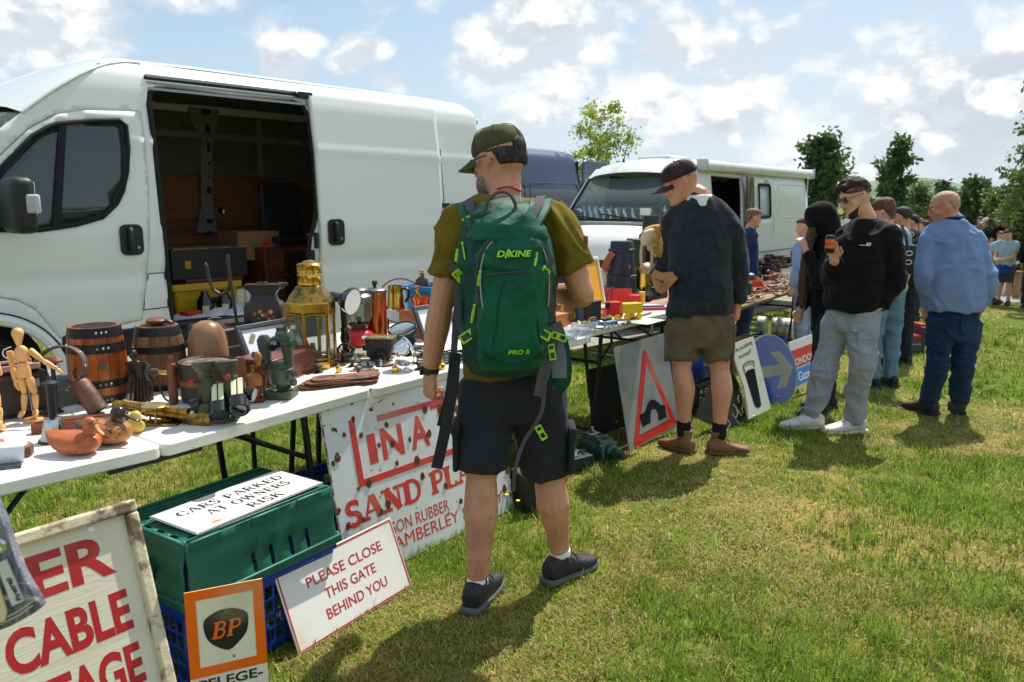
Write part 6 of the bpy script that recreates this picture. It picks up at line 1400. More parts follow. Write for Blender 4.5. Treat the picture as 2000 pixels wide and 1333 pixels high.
# --- lamps
p=colpt(680,.38,.742);p=Zp(680,703,.742);t,k,kr=item('inspection_lamp','black desk inspection lamp with a white lined bell reflector','lamp',0,0,pt=p)
X=lambda px,py,y=0:Vc(((px-680)*k,y*k,(703-py)*k))
b=MB();b.lth([(24*k,0),(25*k,3*k),(20*k,7*k),(8*k,10*k),(7*k,16*k),(.001,16*k)],n=30);b.bld('base',m_blackgl,t)
b=MB();b.tube([X(675,695),X(676,660),X(674,600),X(672,588)],6*k,12);b.lt2([(9*k,0),(10*k,.3),(8*k,.7),(9*k,1)],X(676,668),X(676,640),14);b.bld('stem',m_blackgl,t)
ax=(X(697,586,-10)-X(650,580,6));
b=MB();b.lt2([(9*k,0),(10*k,.02),(10.5*k,.45),(13*k,.52),(22*k,.72),(26*k,.97),(26.5*k,1),(25*k,1),(21*k,.74),(12*k,.56),(.001,.55)],X(650,579,6),X(697,588,-16),28);hd=b.bld('shade',mat('navy_black_gloss',C(20,22,32),.14,coat=.6),t)
b=MB();A,B=X(650,579,6),X(697,588,-16);b.lt2([(24.6*k,.985),(20.5*k,.76),(12*k,.60),(.001,.58)],A,B,28);b.bld('reflector',m_wenam,hd)
b=MB();b.tube(cml([X(672,695,-14),X(688,690,-20),X(692,675,-20),X(676,668,-18),X(664,680,-16),X(672,694,-18),X(690,700,-24),X(700,706,-20)],5),2.2*k,7);b.bld('flex',m_black,t)
p=colpt(702,.86,.735);t,k,kr=item('pressure_lantern','red tank paraffin pressure lantern with glass chimney and dull metal hood','lantern',0,0,pt=p)
zt_=P(700,562,p.y).z-p.z;q=zt_/130
b=MB();b.lth([(24*k,0),(30*k,3*q),(32*k,10*q),(31*k,26*q),(22*k,38*q),(12*k,41*q),(.001,41*q)],n=32);b.bld('tank',m_redp,t)
b=MB();b.lth([(13*k,40*q),(14*k,46*q),(22*k,50*q),(20*k,53*q),(6*k,54*q),(5*k,66*q),(.001,66*q)],n=24);b.bld('burner',m_iron,t)
b=MB();b.lth([(22*k,60*q),(24*k,62*q),(24*k,98*q),(22*k,100*q)],n=28);solid(b.bld('glass',mat('lantern_glass',C(210,215,210),.03,trans=.94,ior=1.15),t),.002)
b=MB();b.lth([(28*k,97*q),(29*k,101*q),(27*k,112*q),(20*k,118*q),(20*k,126*q),(14*k,130*q),(.001,131*q)],n=28);b.bld('hood',mat('dull_nickel',C(120,122,124),.35,.9,mix=[(C(80,80,80),14,.45,.7)]),t)
for a in(30,150,270,210):
 b=MB();c,s_=math.cos(R(a)),math.sin(R(a));b.tube([(14*k*c,14*k*s_,44*q),(26*k*c,26*k*s_,64*q),(27*k*c,27*k*s_,99*q)],1.5*k,6);b.bld('cage_wire',m_brassd,t)
b=MB();b.box((16*k,-29.5*k,26*q),(10*k,1.2*k,6*q));b.bld('price_sticker',m_paper,t)
p=colpt(735,.88,.735);t,k,kr=item('copper_canister','tall copper canister with a lid and black knob','canister',0,0,pt=p);hh=P(735,566,p.y).z-p.z
b=MB();b.lth([(21.5*kr,0),(22*kr,hh*.02),(22*kr,hh*.93),(23*kr,hh*.94),(22.5*kr,hh)],n=36);b.bld('body',m_copper,t)
b=MB();b.lth([(23.5*kr,hh*.955),(23.5*kr,hh*1.0),(20*kr,hh*1.02),(.001,hh*1.045)],n=36);ld=b.bld('lid',mat('dull_nickel',C(120,122,124),.35,.9),t)
b=MB();b.lth([(3*k,0),(3*k,4*k),(6*k,8*k),(5*k,13*k),(.001,14*k)],(0,0,hh*1.04),16);b.bld('knob',m_blackgl,ld)
# wooden box with tankard and mortar on it
q0=tb(1.93,.66,.742);t=thg('pine_box','orange pine box behind the spotlight with copper and brass vessels on top','box',q0,URZ)
zb_=P(790,606,(q0+U*.2+V*.1).y).z-.742
b=MB();b.box((.22,.12,zb_/2),(.46,.26,zb_));b.bld('carcass',W_('orange_pine',C(186,118,66),C(150,88,44),12,(.2,1,1),.5),t,bvl=.003)
b=MB();b.box((.22,.12,zb_+.004),(.474,.274,.014));b.bld('lid',W_('orange_pine',C(186,118,66),C(150,88,44)),t,bvl=.003)
zb2=.742+zb_+.011
t,k,kr=item('brass_tankard','tapered brass tankard on the pine box beside the copper canister','tankard',773,604,zb2)
b=MB();b.lth([(17*k,0),(18*k,2*k),(17.5*k,6*k),(16*k,8*k),(13.5*k,44*k),(14*k,46*k),(12.5*k,46*k),(14*k,10*k),(.001,5*k)],n=28);b.bld('body',m_brass,t)
b=MB();b.tube(cml([(13*k,0,40*k),(25*k,0,38*k),(25*k,0,24*k),(19*k,0,14*k)],5),2.6*k,8);b.bld('handle',mat('dark_bronze',C(92,64,40),.35,.9),t)
t,k,kr=item('copper_mortar','copper mortar with a brass pestle at the end of the pine box','mortar',821,606,zb2)
b=MB();b.lth([(12*k,0),(13*k,3*k),(14*k,8*k),(16*k,20*k),(20*k,27*k),(18*k,27*k),(13*k,12*k),(.001,8*k)],n=28);b.bld('bowl',m_copper,t)
b=MB();b.lt2([(3.5*k,0),(4*k,.3),(3*k,.7),(4*k,.85),(6*k,.92),(5*k,1),(.001,1)],(1*k,0,12*k),(-8*k,-2*k,48*k),14);b.bld('pestle',m_brass,t)
p=tb(2.2,1.02,.735);t,k,kr=item('enamel_plaque','oval white enamel plaque with a brown scrolled rim behind the tankard','plaque',0,0,pt=colpt(784,1.12,.735));p=colpt(784,1.12,.735);hh=P(784,545,p.y).z-p.z
fr_=frame(Vc((0,0,0)),Vc((.97,.24,0)),Vc((-.02,.10,.99)).normalized(),Vc((.24,-.97,.1)))
b=MB();rx=44*k;b.prz([(rx*math.cos(a),hh*.56+hh*.44*math.sin(a))for a in[2*math.pi*i/40 for i in range(40)]],.006,fr_);b.bld('plate',mat('white_crackle_enamel',C(214,216,214),.3,mix=[(C(120,80,60),16,.68,.74),(C(190,190,184),6,.5,.7)]),t)
b=MB();b.tube([fr_@Vc((rx*math.cos(a),hh*.56+hh*.44*math.sin(a),.004))for a in[2*math.pi*i/48 for i in range(48)]],.005,6,closed=True);b.bld('rim',mat('brown_rim',C(120,74,52),.5),t)
b=MB();b.bar(fr_@Vc((-.08,0,-.02)),fr_@Vc((-.08,hh*.3,-.004)),.012);b.bar(fr_@Vc((.08,0,-.02)),fr_@Vc((.08,hh*.3,-.004)),.012);b.bar(fr_@Vc((-.09,.006,-.02)),fr_@Vc((.09,.006,-.02)),.014);b.bld('stand',m_black,t)
p=colpt(826,.96,.735);t,k,kr=item('hatted_figurine','small brown figurine of a man in a coat and flat brimmed hat','figurine',0,0,pt=colpt(826,.98,.735));p=colpt(826,.98,.735);hh=P(826,527,p.y).z-p.z;z0=hh-52*k
m_fig=mat('figurine_brown',C(82,64,56),.5,mix=[(C(58,44,40),30,.45,.65)])
b=MB();b.loft([ringz(0,z,rx*k,ry*k,14)for z,rx,ry in((0,12,10),(z0,10,8),(z0+14*k,10,8),(z0+28*k,11,8),(z0+36*k,8.5,6),(z0+39*k,3.5,3.5))]);b.tube(cml([(8*k,0,z0+33*k),(12*k,-4*k,z0+24*k),(15*k,-8*k,z0+20*k)],4),3*k,7);b.tube(cml([(-8*k,0,z0+33*k),(-11*k,-3*k,z0+22*k),(-7*k,-8*k,z0+14*k)],4),3*k,7);b.bld('coat',m_fig,t)
b=MB();b.ball((1*k,-1*k,z0+43*k),(4.6*k,4.8*k,5.5*k),12);b.bld('head',mat('figurine_face',C(150,110,86),.6),t)
b=MB();b.lth([(8.5*k,0),(8.5*k,1*k),(5.2*k,1.6*k),(5*k,5*k),(4*k,6*k),(.001,6*k)],(0,0,z0+46*k),18);b.bld('hat',mat('straw_hat',C(170,138,92),.7),t)
p=colpt(848,.90,.735);t=thg('blue_tub','bright blue plastic tub behind the mortar','tub',p,URZ);hh=P(848,556,p.y).z-p.z
b=MB();b.loft([[Vc((x,y,z))for x,y in rrect(w,d,.03,4)]for z,w,d in((0,.24,.18),(hh*.9,.29,.22),(hh*.9,.31,.24),(hh,.31,.24),(hh,.28,.21),(.02,.23,.17))]);b.bld('tub',mat('bright_blue_plastic',C(34,128,196),.4),t)
# spotlight, coach lamp, chrome headlamp
t,k,kr=item('spotlight','black round spotlight with its glass turned upwards','lamp',790,678)
X=lambda px,py,y=0:Vc(((px-790)*k,y*k,(678-py)*k));A,B=X(792,674,10),X(786,640,-2)
b=MB();b.lt2([(16*k,0),(22*k,.1),(24*k,.6),(27.5*k,.7),(28*k,1.0),(25*k,1.02),(25*k,.97),(.001,.9)],A,B,32);b.bld('housing',m_black,t)
dv=(B-A).normalized();b=MB();b.lt2([(25*k,0),(14*k,-.3),(.001,-.6)],B-dv*2*k,B+dv*8*k,28);b.bld('reflector',m_chrome,t)
b=MB();b.lt2([(25*k,0),(18*k,.6),(.001,1)],B-dv*1.5*k,B+dv*2*k,28);b.bld('lens',mat('clear_lamp_glass',C(225,232,236),.04,trans=.85,ior=1.2),t)
b=MB();b.lt2([(27.6*k,0),(28.8*k,.5),(27.6*k,1)],B-dv*4*k,B-dv*1*k,32);b.bld('bezel',m_silver,t)
t,k,kr=item('coach_lamp','square black coach lamp lying on its back with its window facing up','lamp',744,706,rz=R(-6))
X=lambda px,py,y=0:Vc(((px-744)*k,y*k,(706-py)*k))
b=MB();b.loft([[Vc((x*k,y*k+6*k,z*k))for x,y in rrect(w,d,3,2)]for z,w,d in((4,36,30),(14,50,40),(38,52,44),(41,54,46),(46,54,46))]);b.bld('body',m_black,t,smooth=30)
b=MB()
for(c,sz)in(((0,-14,47),(52,5,3)),((0,26,47),(52,5,3)),((-24,6,47),(5,35,3)),((24,6,47),(5,35,3))):b.box([q*k for q in c],[q*k for q in sz])
b.bld('window_frame',m_brassd,t,bvl=.001)
b=MB();b.box((0,6*k,46.6*k),(44*k,36*k,1.6*k));b.bld('window',mat('lamp_window',C(150,160,166),.05,coat=1,spec=.9),t)
b=MB();b.lt2([(13*k,0),(11*k,.2),(9*k,.3),(9*k,.62),(8*k,.64),(8*k,.95),(6*k,1),(.001,1)],X(747,692,-12),X(757,712,-56),18);b.bld('handle',m_black,t)
b=MB();b.lt2([(9.5*k,0),(9.5*k,1)],X(749.5,696,-22),X(752,701,-34),18);b.bld('ferrule',mat('dark_bronze',C(92,64,40),.35,.9),t)
b=MB();b.box((-30*k,0,26*k),(10*k,8*k,10*k));b.bld('knob',m_black,t,bvl=.001)
t,k,kr=item('chrome_headlamp','chromed teardrop motorcycle headlamp with ribbed glass','headlamp',790,722,rz=R(0))
X=lambda px,py,y=0:Vc(((px-790)*k,y*k,(722-py)*k));A,B=X(768,700,-24),X(800,690,10)
A,B=X(768,696,-16),X(798,686,4)
b=MB();b.lt2([(.001,0),(10*k,.04),(19*k,.2),(25*k,.5),(28*k,.85),(30*k,.88),(30*k,1.0),(27*k,1.03),(26*k,.98)],A,B,32);b.bld('shell',m_chrome,t)
dv=(B-A).normalized();b=MB();b.lt2([(27*k,0),(22*k,.5),(12*k,.9),(.001,1)],B-dv*1*k,B+dv*7*k,30);b.bld('glass',mat('ribbed_glass',C(214,220,222),.12,coat=.8,bump=[(90,.6,(1,.1,.1))]),t)
b=MB();b.box(X(793,717,-18),(14*k,10*k,14*k));b.cyl(X(795,716,-18),X(798,722,-26),6*k,None,10);b.bld('bracket',m_chrome,t,bvl=.002)
# --- fishing reels
def reel(label,px,py,r_,h_,m,z=None):
 t,k,kr=item('fishing_reel',label,'fishing reel',px,py,z,rz=R(px%50))
 b=MB();b.lth([(r_*k,0),(r_*k,2*k),(r_*.72*k,2.5*k),(r_*.72*k,h_*k-2.5*k),(r_*k,h_*k-2*k),(r_*k,h_*k),(r_*.4*k,h_*k+1*k),(.001,h_*k+1*k)],n=28);b.bld('spool',m,t)
 b=MB();b.lth([(r_*1.08*k,-.0002),(r_*1.1*k,1.4*k),(r_*1.04*k,1.8*k)],n=28);b.bld('frame',m_silver,t)
 for a in(40,220):
  b=MB();b.lth([(1.4*k,0),(2.6*k,3*k),(2.6*k,8*k),(.001,9*k)],(r_*.55*k*math.cos(R(a)),r_*.55*k*math.sin(R(a)),h_*k+.5*k),10);b.bld('knob',m_black,t)
 b=MB();b.bar((-r_*1.5*k,-r_*.9*k,1.5*k),(r_*1.5*k,-r_*.9*k,1.5*k),5*k,2*k);b.bld('foot',m_brassd,t)
reel('silver and brass fishing reel in front of the ship lantern',641,716,19,15,m_brassd)
reel('dark brown fishing reel right of the silver and brass one',676,708,17,18,mat('dark_reel',C(60,50,44),.4,.4))
reel('flat pale fishing reel under the red lantern',702,695,22,9,mat('pale_alloy',C(196,194,180),.35,.7))
reel('small flat silver fishing reel at the tip of the leather pouches',711,722,19,5,m_silver)
t,k,kr=item('steel_rule','thin steel rod lying between the reels and the coach lamp','rod',726,706,rz=R(4))
b=MB();b.cyl((-30*k,0,3*k),(20*k,0,3*k),2.2*k,None,8);b.box((-31*k,0,8*k),(5*k,5*k,16*k));b.bld('rod',m_steel,t)
# --- leather pouches fanned out
q0=Zp(665,752,.742)
for i,(dx,dy,rz,lab,sx)in enumerate(((0,0,26,'lowest of the brown leather saddle pouches fanned on the table edge',1.08),(.004,.004,31,'second lowest of the fanned brown leather saddle pouches',1.05),(.012,.002,24,'middle one of the fanned brown leather saddle pouches',1.02),(.020,.008,30,'brown leather pouch just below the topmost in the fanned pile',1.0),(.034,.012,28,'topmost of the fanned brown leather pouches, its flap and buckle showing',.92))):
 t=thg('leather_pouch',lab,'pouch',q0+Vc((dx,dy,.001+.0075*i)),R(rz),'leather pouches fanned on the table edge')
 o=[(-.17,-.035),(-.05,-.055),(.06,-.062),(.12,-.05),(.15,-.01),(.14,.04),(.09,.06),(-.02,.055),(-.15,.045)]
 o=smpl([(x*sx,y*sx)for x,y in o],4)
 b=MB();vs=[(x,y,.0+.002*math.sin(x*22+i))for x,y in o]+[(x,y,.007+.003*math.sin(x*22+i))for x,y in o];n=len(o);b.add(vs,[tuple(range(n))[::-1],tuple(range(n,2*n))]+[(j,(j+1)%n,n+(j+1)%n,n+j)for j in range(n)])
 b.bld('body',mat('brown_leather_'+'abcde'[i],[C(112,70,44),C(98,62,42),C(124,78,50),C(106,66,44),C(132,84,54)][i],.5,mix=[(C(78,48,34),9,.42,.65),(C(150,104,72),24,.6,.8)],bump=[(60,.4)]),t,bvl=.0025,seg=3)
 if i==4:
  b=MB();b.tube(cml([(-.10*sx,-.048,.0085),(-.06,.0,.010),(-.07,.05,.0085)],4),.0012,5);b.bld('flap_edge',m_dleather,t)
  b=MB();b.tube(cml([(.0,-.03,.011),(.018,-.026,.013),(.03,-.03,.011),(.02,-.036,.012)],4),.0016,5);b.bld('buckle',m_iron,t)
  # --- odds and ends right of the headlamp, mostly behind the arm
t,k,kr=item('wire_tray','black wire letter tray behind the man\'s wrist','tray',872,700,rz=URZ)
b=MB()
for zz in(.006,.055):
 b.tube([(x,y,zz)for x,y in rrect(.32,.22,.02,3)],.004,6,closed=True)
for x in np.linspace(-.14,.14,9):b.tube([(x,-.11,.055),(x,-.11,.006),(x,.11,.006),(x,.11,.055)],.002,5)
b.bld('wirework',m_black,t)
t=thg('printed_leaflet','white leaflet with a pink heading lying in the wire tray','leaflet',t.location+Vc((.03,.06,.062)),R(60))
b=MB();b.box((0,0,0),(.22,.30,.002));b.bld('sheet',m_paper,t)
b=MB();b.box((0,.10,.0016),(.18,.05,.0008));b.bld('pink_heading',mat('pink_ink',C(214,120,140),.7),t)
t,k,kr=item('white_dish','flat white dish between the spotlight and the wire tray','dish',826,680)
b=MB();b.lth([(10*k,0),(22*k,4*k),(23*k,5*k),(10*k,2.5*k),(.001,2*k)],n=26);b.bld('dish',m_wenam,t)
# ---------------------------------------------------------------- right end of the second table and the toy table
def tub(label,px,py,w,d,h,fill):
 t,k,kr=item('plastic_tub',label,'tub',px,py,rz=R(38),group='clear plastic tubs on the table end')
 b=MB();b.loft([[Vc((x*k,y*k,z*k))for x,y in rrect(ww*w,ww*d,7,3)]for z,ww in((0,.84),(h*.92,1.0),(h*.92,1.08),(h,1.08),(h,.99),(2,.82))]);b.bld('tub',mat('milky_plastic',C(226,232,240),.15,trans=.75,ior=1.15),t)
 b=MB();rng=random.Random(px)
 for i in range(12):b.box(((rng.random()-.5)*w*.5*k,(rng.random()-.5)*d*.5*k,(4+rng.random()*h*.25)*k),(9*k,6*k,5*k),rotm('Z',rng.random()*3))
 c=b.bld('coins',fill,t);tag(c,kind='stuff')
tub('clear plastic tub of pale oddments at the corner of the second table',1142,653,42,34,22,mat('pale_oddments',C(190,184,172),.6))
tub('clear plastic tub nearest the green backpack strap',1108,664,40,32,22,mat('white_oddments',C(220,216,208),.6))
def boxthing(name,label,cat,px,v,z,w,d,h,m,extra=None,rz=URZ,bev=.003):
 p=colpt(px,v,z);t=thg(name,label,cat,p,rz);b=MB();b.box((0,d/2,h/2),(w,d,h));b.bld('carcass',m,t,bvl=bev)
 if extra:extra(t,w,d,h)
 return t
def lidx(m):
 def f(t,w,d,h):b=MB();b.box((0,d/2,h+.004),(w+.008,d+.008,.01));b.bld('lid',m,t,bvl=.002)
 return f
boxthing('cigar_box','light orange wooden box behind the plastic tubs','box',1098,.30,.742,.13,.12,.085,W_('orange_pine',C(186,118,66),C(150,88,44)),lidx(W_('orange_pine',C(186,118,66),C(150,88,44))))
m_carp=mat('patterned_tin',C(112,80,40),.45,mix=[(C(196,158,50),30,.52,.58),(C(120,40,36),22,.58,.64),(C(60,70,50),40,.6,.66)])
boxthing('patterned_tin','brown and yellow patterned biscuit tin under the bent elbow','tin',1126,.34,.742,.16,.14,.12,m_carp,lidx(m_carp))
boxthing('blue_tin','small blue tin between the patterned tin and the black tin','tin',1152,.26,.745,.07,.08,.12,mat('blue_tin_paint',C(66,98,122),.5,mix=[(C(40,60,80),9,.45,.6)]),lidx(mat('blue_tin_paint',C(66,98,122),.5)))
boxthing('black_tin','black upright tin left of the red toy engine','tin',1167,.20,.752,.085,.08,.14,m_black,lidx(m_black))
boxthing('yellow_plaque','small framed tile propped in front of the black tin','tile',1160,.14,.752,.07,.02,.065,m_brassd,lambda t,w,d,h:MB().add(*MB().box((0,-.003,h/2),(w*.6,.005,h*.6)).vf()).bld('picture',mat('tile_blue',C(90,120,140),.4),t))
for i,px in enumerate((1117,1142)):
 p=colpt(px,.20,.742);t=thg('chess_pawn',['small brass pawn left of the other pawn behind the tubs','small brass pawn nearer the black tin'][i],'chess piece',p);b=MB();b.lth([(.012,0),(.012,.006),(.006,.012),(.005,.034),(.008,.036),(.009,.044),(.005,.05),(.001,.051)],n=14);b.bld('pawn',m_brass,t)
t,k,kr=item('shell_cluster','bundle of pale cord and shells in front of the red engine','ornament',1188,618,.752)
b=MB();rng=random.Random(3)
for i in range(16):
 a=rng.random()*6.28;b.tube([(math.cos(a)*10*k+4*k*math.cos(q),math.sin(a)*6*k+4*k*math.sin(q),(3+rng.random()*8)*k+3*k*math.sin(q*2))for q in np.linspace(0,5.6,9)],1.8*k,5)
b.ball((0,0,6*k),(12*k,8*k,6*k),12);b.bld('cord',mat('pale_cord',C(206,170,136),.8,mix=[(C(160,110,84),30,.5,.65)]),t)
t,k,kr=item('blue_tray','blue tray with a dark strip in front of the shells','tray',1185,634,.752,rz=URZ)
b=MB();b.box((0,0,4*k),(34*k,30*k,7*k));b.bld('tray',mat('tray_blue',C(84,130,160),.5),t,bvl=.002)
b=MB();b.box((0,4*k,10*k),(30*k,12*k,5*k));b.bld('dark_strip',m_black,t,bvl=.002)
# toy train
m_tred,m_tyel=mat('toy_red',C(206,40,36),.4,mix=[(C(170,34,30),20,.55,.75)]),mat('toy_yellow',C(230,184,34),.4,mix=[(C(200,150,30),20,.55,.75)])
t,k,kr=item('toy_train','red and yellow wooden toy train with yellow wheels','toy train',1216,624,.752,rz=R(20))
b=MB();b.box((-22*k,0,20*k),(20*k,20*k,22*k));b.cyl((-14*k,0,16*k),(-40*k,0,16*k),9*k,None,16);b.box((-20*k,0,33*k),(24*k,24*k,5*k));b.bld('engine',m_tred,t,bvl=.002)
b=MB();b.cyl((-34*k,0,24*k),(-34*k,0,34*k),4*k,5*k,10);b.bld('funnel',m_black,t)
b=MB();b.box((16*k,0,22*k),(44*k,24*k,19*k));b.bld('wagon',m_tyel,t,bvl=.002)
for x in(-36,-20,2,28):
 for y in(-13,13):
  b=MB();b.lt2([(6.5*k,0),(6.5*k,.7),(5*k,1),(.001,1)],(x*k,y*k,6.5*k),(x*k,(y+math.copysign(4,y))*k,6.5*k),16);b.bld('wheel',m_tyel,t)
b=MB();b.cyl((-10*k,0,10*k),(-4*k,0,10*k),2*k);b.bld('coupling',m_steel,t)
t,k,kr=item('toy_lorry','red tinplate toy lorry with an open back behind the toy train','toy lorry',1203,603,.752,rz=R(-24))
b=MB();b.box((-6*k,0,12*k),(66*k,26*k,6*k));b.box((-6*k,13*k,26*k),(66*k,2*k,24*k));b.box((-6*k,-13*k,26*k),(66*k,2*k,24*k));b.box((-38*k,0,26*k),(2*k,24*k,24*k));b.box((26*k,0,24*k),(2*k,24*k,20*k));b.bld('body',m_tred,t,bvl=.0015)
b=MB();b.box((38*k,0,18*k),(22*k,26*k,22*k));b.bld('cab',m_tred,t,bvl=.003)
b=MB();b.box((50*k,4*k,24*k),(10*k,12*k,22*k));b.bld('yellow_block',m_tyel,t,bvl=.002)
for x in(-26,34):
 for y in(-14,14):
  b=MB();b.cyl((x*k,y*k,8*k),(x*k,(y+math.copysign(4,y))*k,8*k),8*k);b.bld('wheel',m_black,t)
  # chain, papers, sticks
t,k,kr=item('steel_chain','heap of galvanised chain along the table edge before the toy train','chain',1205,640,.752,rz=URZ)
b=MB();rng=random.Random(9)
for i in range(26):
 x=(-46+i*3.8)*k;y=5*k*math.sin(i*1.3)+2*k*rng.random();z=(3+3*rng.random())*k;a=(i%2)*1.3;ang=rng.random()*1.2
 lk=[]
 for q in range(10):
  w=2*math.pi*q/10;v=Vc((4.6*k*math.cos(w),2.6*k*math.sin(w)*math.cos(a),2.6*k*math.sin(w)*math.sin(a)));v.rotate(Quaternion((0,0,1),ang));lk.append(v+Vc((x,y,z)))
 b.tube(lk,1.1*k,5,closed=True)
b.bld('links',mat('galvanised',C(150,154,152),.4,.85,mix=[(C(110,112,110),16,.5,.7)]),t)
t,k,kr=item('shackle','steel shackle beside the tub at the head of the chain','shackle',1172,645,.752)
b=MB();b.tube(cml([(-10*k,0,3*k),(-8*k,0,12*k),(0,0,16*k),(8*k,0,12*k),(10*k,0,3*k)],4),2.6*k,8);b.cyl((-13*k,0,4*k),(13*k,0,4*k),2.4*k,None,8);b.bld('shackle',mat('galvanised',C(150,154,152),.4,.85),t)
t,k,kr=item('paper_sheet','pale green printed sheet lying at the table front by the chain','paper',1262,628,.752,rz=URZ)
b=MB();b.box((0,0,.001),(.26,.16,.002));b.bld('sheet',mat('green_print',C(196,214,200),.6,mix=[(C(120,160,130),24,.5,.56,(1,.3,1))]),t)
t,k,kr=item('walking_stick','thin brown walking stick lying behind the green sheet','stick',1250,620,.752,rz=URZ+R(6))
b=MB();b.cyl((-.16,0,.008),(.2,.0,.008),.007,.006,8);b.bld('stick',m_rwood,t)
for i,(c,lab,dy)in enumerate(((C(190,44,44),'red painted batten',0),(C(40,110,180),'blue painted batten',.035))):
 t,k,kr=item('painted_batten',lab+' lying at the back of the toy table','batten',1262,607,.752,rz=URZ-R(42))
 b=MB();b.box((0,dy,.012+.010*i),(.30,.022,.02));b.bld('batten',mat('batten_'+'ab'[i],c,.5),t,bvl=.002)
t,k,kr=item('headphones','old black headphones with a brown cloth cable behind the toy train','headphones',1262,592,.752,rz=R(10))
for x,y in((4,0),(-16,6)):
 b=MB();b.lt2([(8*k,0),(13*k,.2),(13*k,.7),(9*k,1),(.001,.9)],(x*k,y*k+6*k,14*k),(x*k-3*k,y*k-5*k,14*k),20);b.bld('earpiece',m_blackgl,t)
b=MB();b.tube(cml([(6*k,6*k,22*k),(12*k,12*k,32*k),(-4*k,18*k,36*k),(-18*k,14*k,24*k)],4),2*k,6);b.bld('headband',m_black,t)
b=MB();b.tube(cml([(-6*k,-2*k,12*k),(-20*k,4*k,26*k),(-32*k,8*k,18*k),(-40*k,10*k,20*k),(-34*k,14*k,10*k)],5),1.6*k,6);b.bld('cable',mat('brown_cloth_cable',C(150,104,60),.8),t)
boxthing('radio_set','dark grey field radio set half hidden by the man in the dark jumper','radio',1292,.50,.752,.22,.18,.10,mat('radio_grey',C(60,60,62),.5,mix=[(C(100,98,92),12,.55,.75)]),lambda t,w,d,h:MB().add(*MB().cyl((-.05,-.002,h*.5),(-.05,-.014,h*.5),.025,None,18).vf()).bld('dial',m_blackgl,t))
# tall things at the back of the toy table
p=colpt(1212,.62,.752);t,k,kr=item('leather_shell_case','tall dark blue leather shell case with tan strap and faded crest','case',0,0,pt=p);zt0=P(1212,471,p.y).z-p.z
b=MB();b.lth([(30*k,0),(31*k,.02),(29*k,zt0*.42),(30*k,zt0*.43),(30*k,zt0*.46),(27*k,zt0*.47),(24*k,zt0*.82),(26*k,zt0*.83),(26*k,zt0*.87),(23*k,zt0*.89),(22*k,zt0*.98),(20*k,zt0),(.001,zt0)],n=32);b.bld('case',mat('dark_blue_leather',C(34,40,52),.42,mix=[(C(58,60,68),9,.55,.75)],bump=[(40,.2)]),t)
b=MB();b.strap([(-18*k,-19*k,zt0*.82),(-26*k,-18*k,zt0*.74),(-32*k,-14*k,zt0*.62),(-34*k,-8*k,zt0*.55)],13*k,3*k,(-.6,-.8,0.1),4);b.bld('strap',mat('tan_strap',C(150,80,44),.5),t)
b=MB()
for i in range(9):a=i*.7;b.prz([((x*3+6*math.cos(a)*(i/6))*k,(y*4+8*math.sin(a)*(i/6))*k+zt0*.66)for x,y in((-1,0),(0,-1),(1,0),(0,1))],.001,frame(Vc((6*k,-28.4*k,0)),Vc((1,.18,0)),Vc((0,.06,1)),Vc((.18,-1,0))))
b.bld('crest',mat('faded_gilt',C(150,100,60),.6),t)
def shell(label,px,v,ytop,prof,m,extra=None,rr=1):
 p=colpt(px,v,.752);t,k,kr=item('shell_case',label,'shell case',0,0,pt=p,group='old shell cases at the back of the toy table');h=P(px,ytop,p.y).z-p.z
 b=MB();b.lth([(r*k,z*h)for r,z in prof],n=30);b.bld('case',m,t);return t,k,h
shell('olive green shell case standing against the dark blue leather case',1242,.70,466,[(20,0),(22,.02),(19,.05),(18,.55),(17,.92),(21,.95),(21,.99),(18,1),(15,.98),(14,.5)],m_olive)
t,k,h=shell('tallest shell case, dark green with a stepped collar',1268,.66,421,[(22,0),(24,.02),(21,.05),(21,.70),(23,.72),(23,.76),(20,.78),(17,.80),(17,.98),(15,1),(.05,1)],mat('dark_green_paint',C(44,46,36),.5,mix=[(C(70,66,50),12,.5,.7)]))
shell('short polished brass shell case at the foot of the tallest one',1252,.56,523,[(18,0),(19,.02),(16.5,.05),(16.5,.97),(17.5,1),(15,1),(14,.5),(.05,.3)],m_brass)
p=colpt(1178,.74,.752);t=thg('plaster_ball','cream plaster ball beside the leather shell case','ball',P(1178,545,p.y)-Vc((0,0,.0)));k=p.y/FPX
t.location=Vc((p.x,p.y,.752));hb_=P(1178,545,p.y).z-.752
b=MB();b.ball((0,0,hb_),(15*k,15*k,24*k),20);b.bld('ball',mat('cream_plaster',C(206,190,164),.6),t)
b=MB();b.lth([(14*k,0),(12*k,.02),(5*k,.03),(5*k,hb_-20*k),(9*k,hb_-18*k)],n=18);b.bld('stand',m_darkwood,t)
pM=colpt(1150,.86,.742)
def yart(t,w,h):
 pass
picture('white framed orange yellow print standing behind the bent elbow',[(1128,508),(1163,500),(1186,600),(1140,612)],.80,mat('white_frame',C(226,226,222),.5),mat('orange_print',C(232,164,44),.5),.02)
p=colpt(1176,.50,.752);t,k,kr=item('wire_basket','small black wire plant holder behind the red toy lorry','basket',0,0,pt=p);h=P(1176,562,p.y).z-p.z
b=MB()
for zz,r_ in((.004,12),(h*.6,18),(h,21)):b.tube([(r_*k*math.cos(R(a)),r_*k*math.sin(R(a)),zz)for a in range(0,360,20)],.0025,5,closed=True)
for a in range(0,360,40):b.tube([(12*k*math.cos(R(a)),12*k*math.sin(R(a)),.004),(18*k*math.cos(R(a+15)),18*k*math.sin(R(a+15)),h*.6),(21*k*math.cos(R(a)),21*k*math.sin(R(a)),h)],.002,5)
b.bld('wirework',m_black,t)
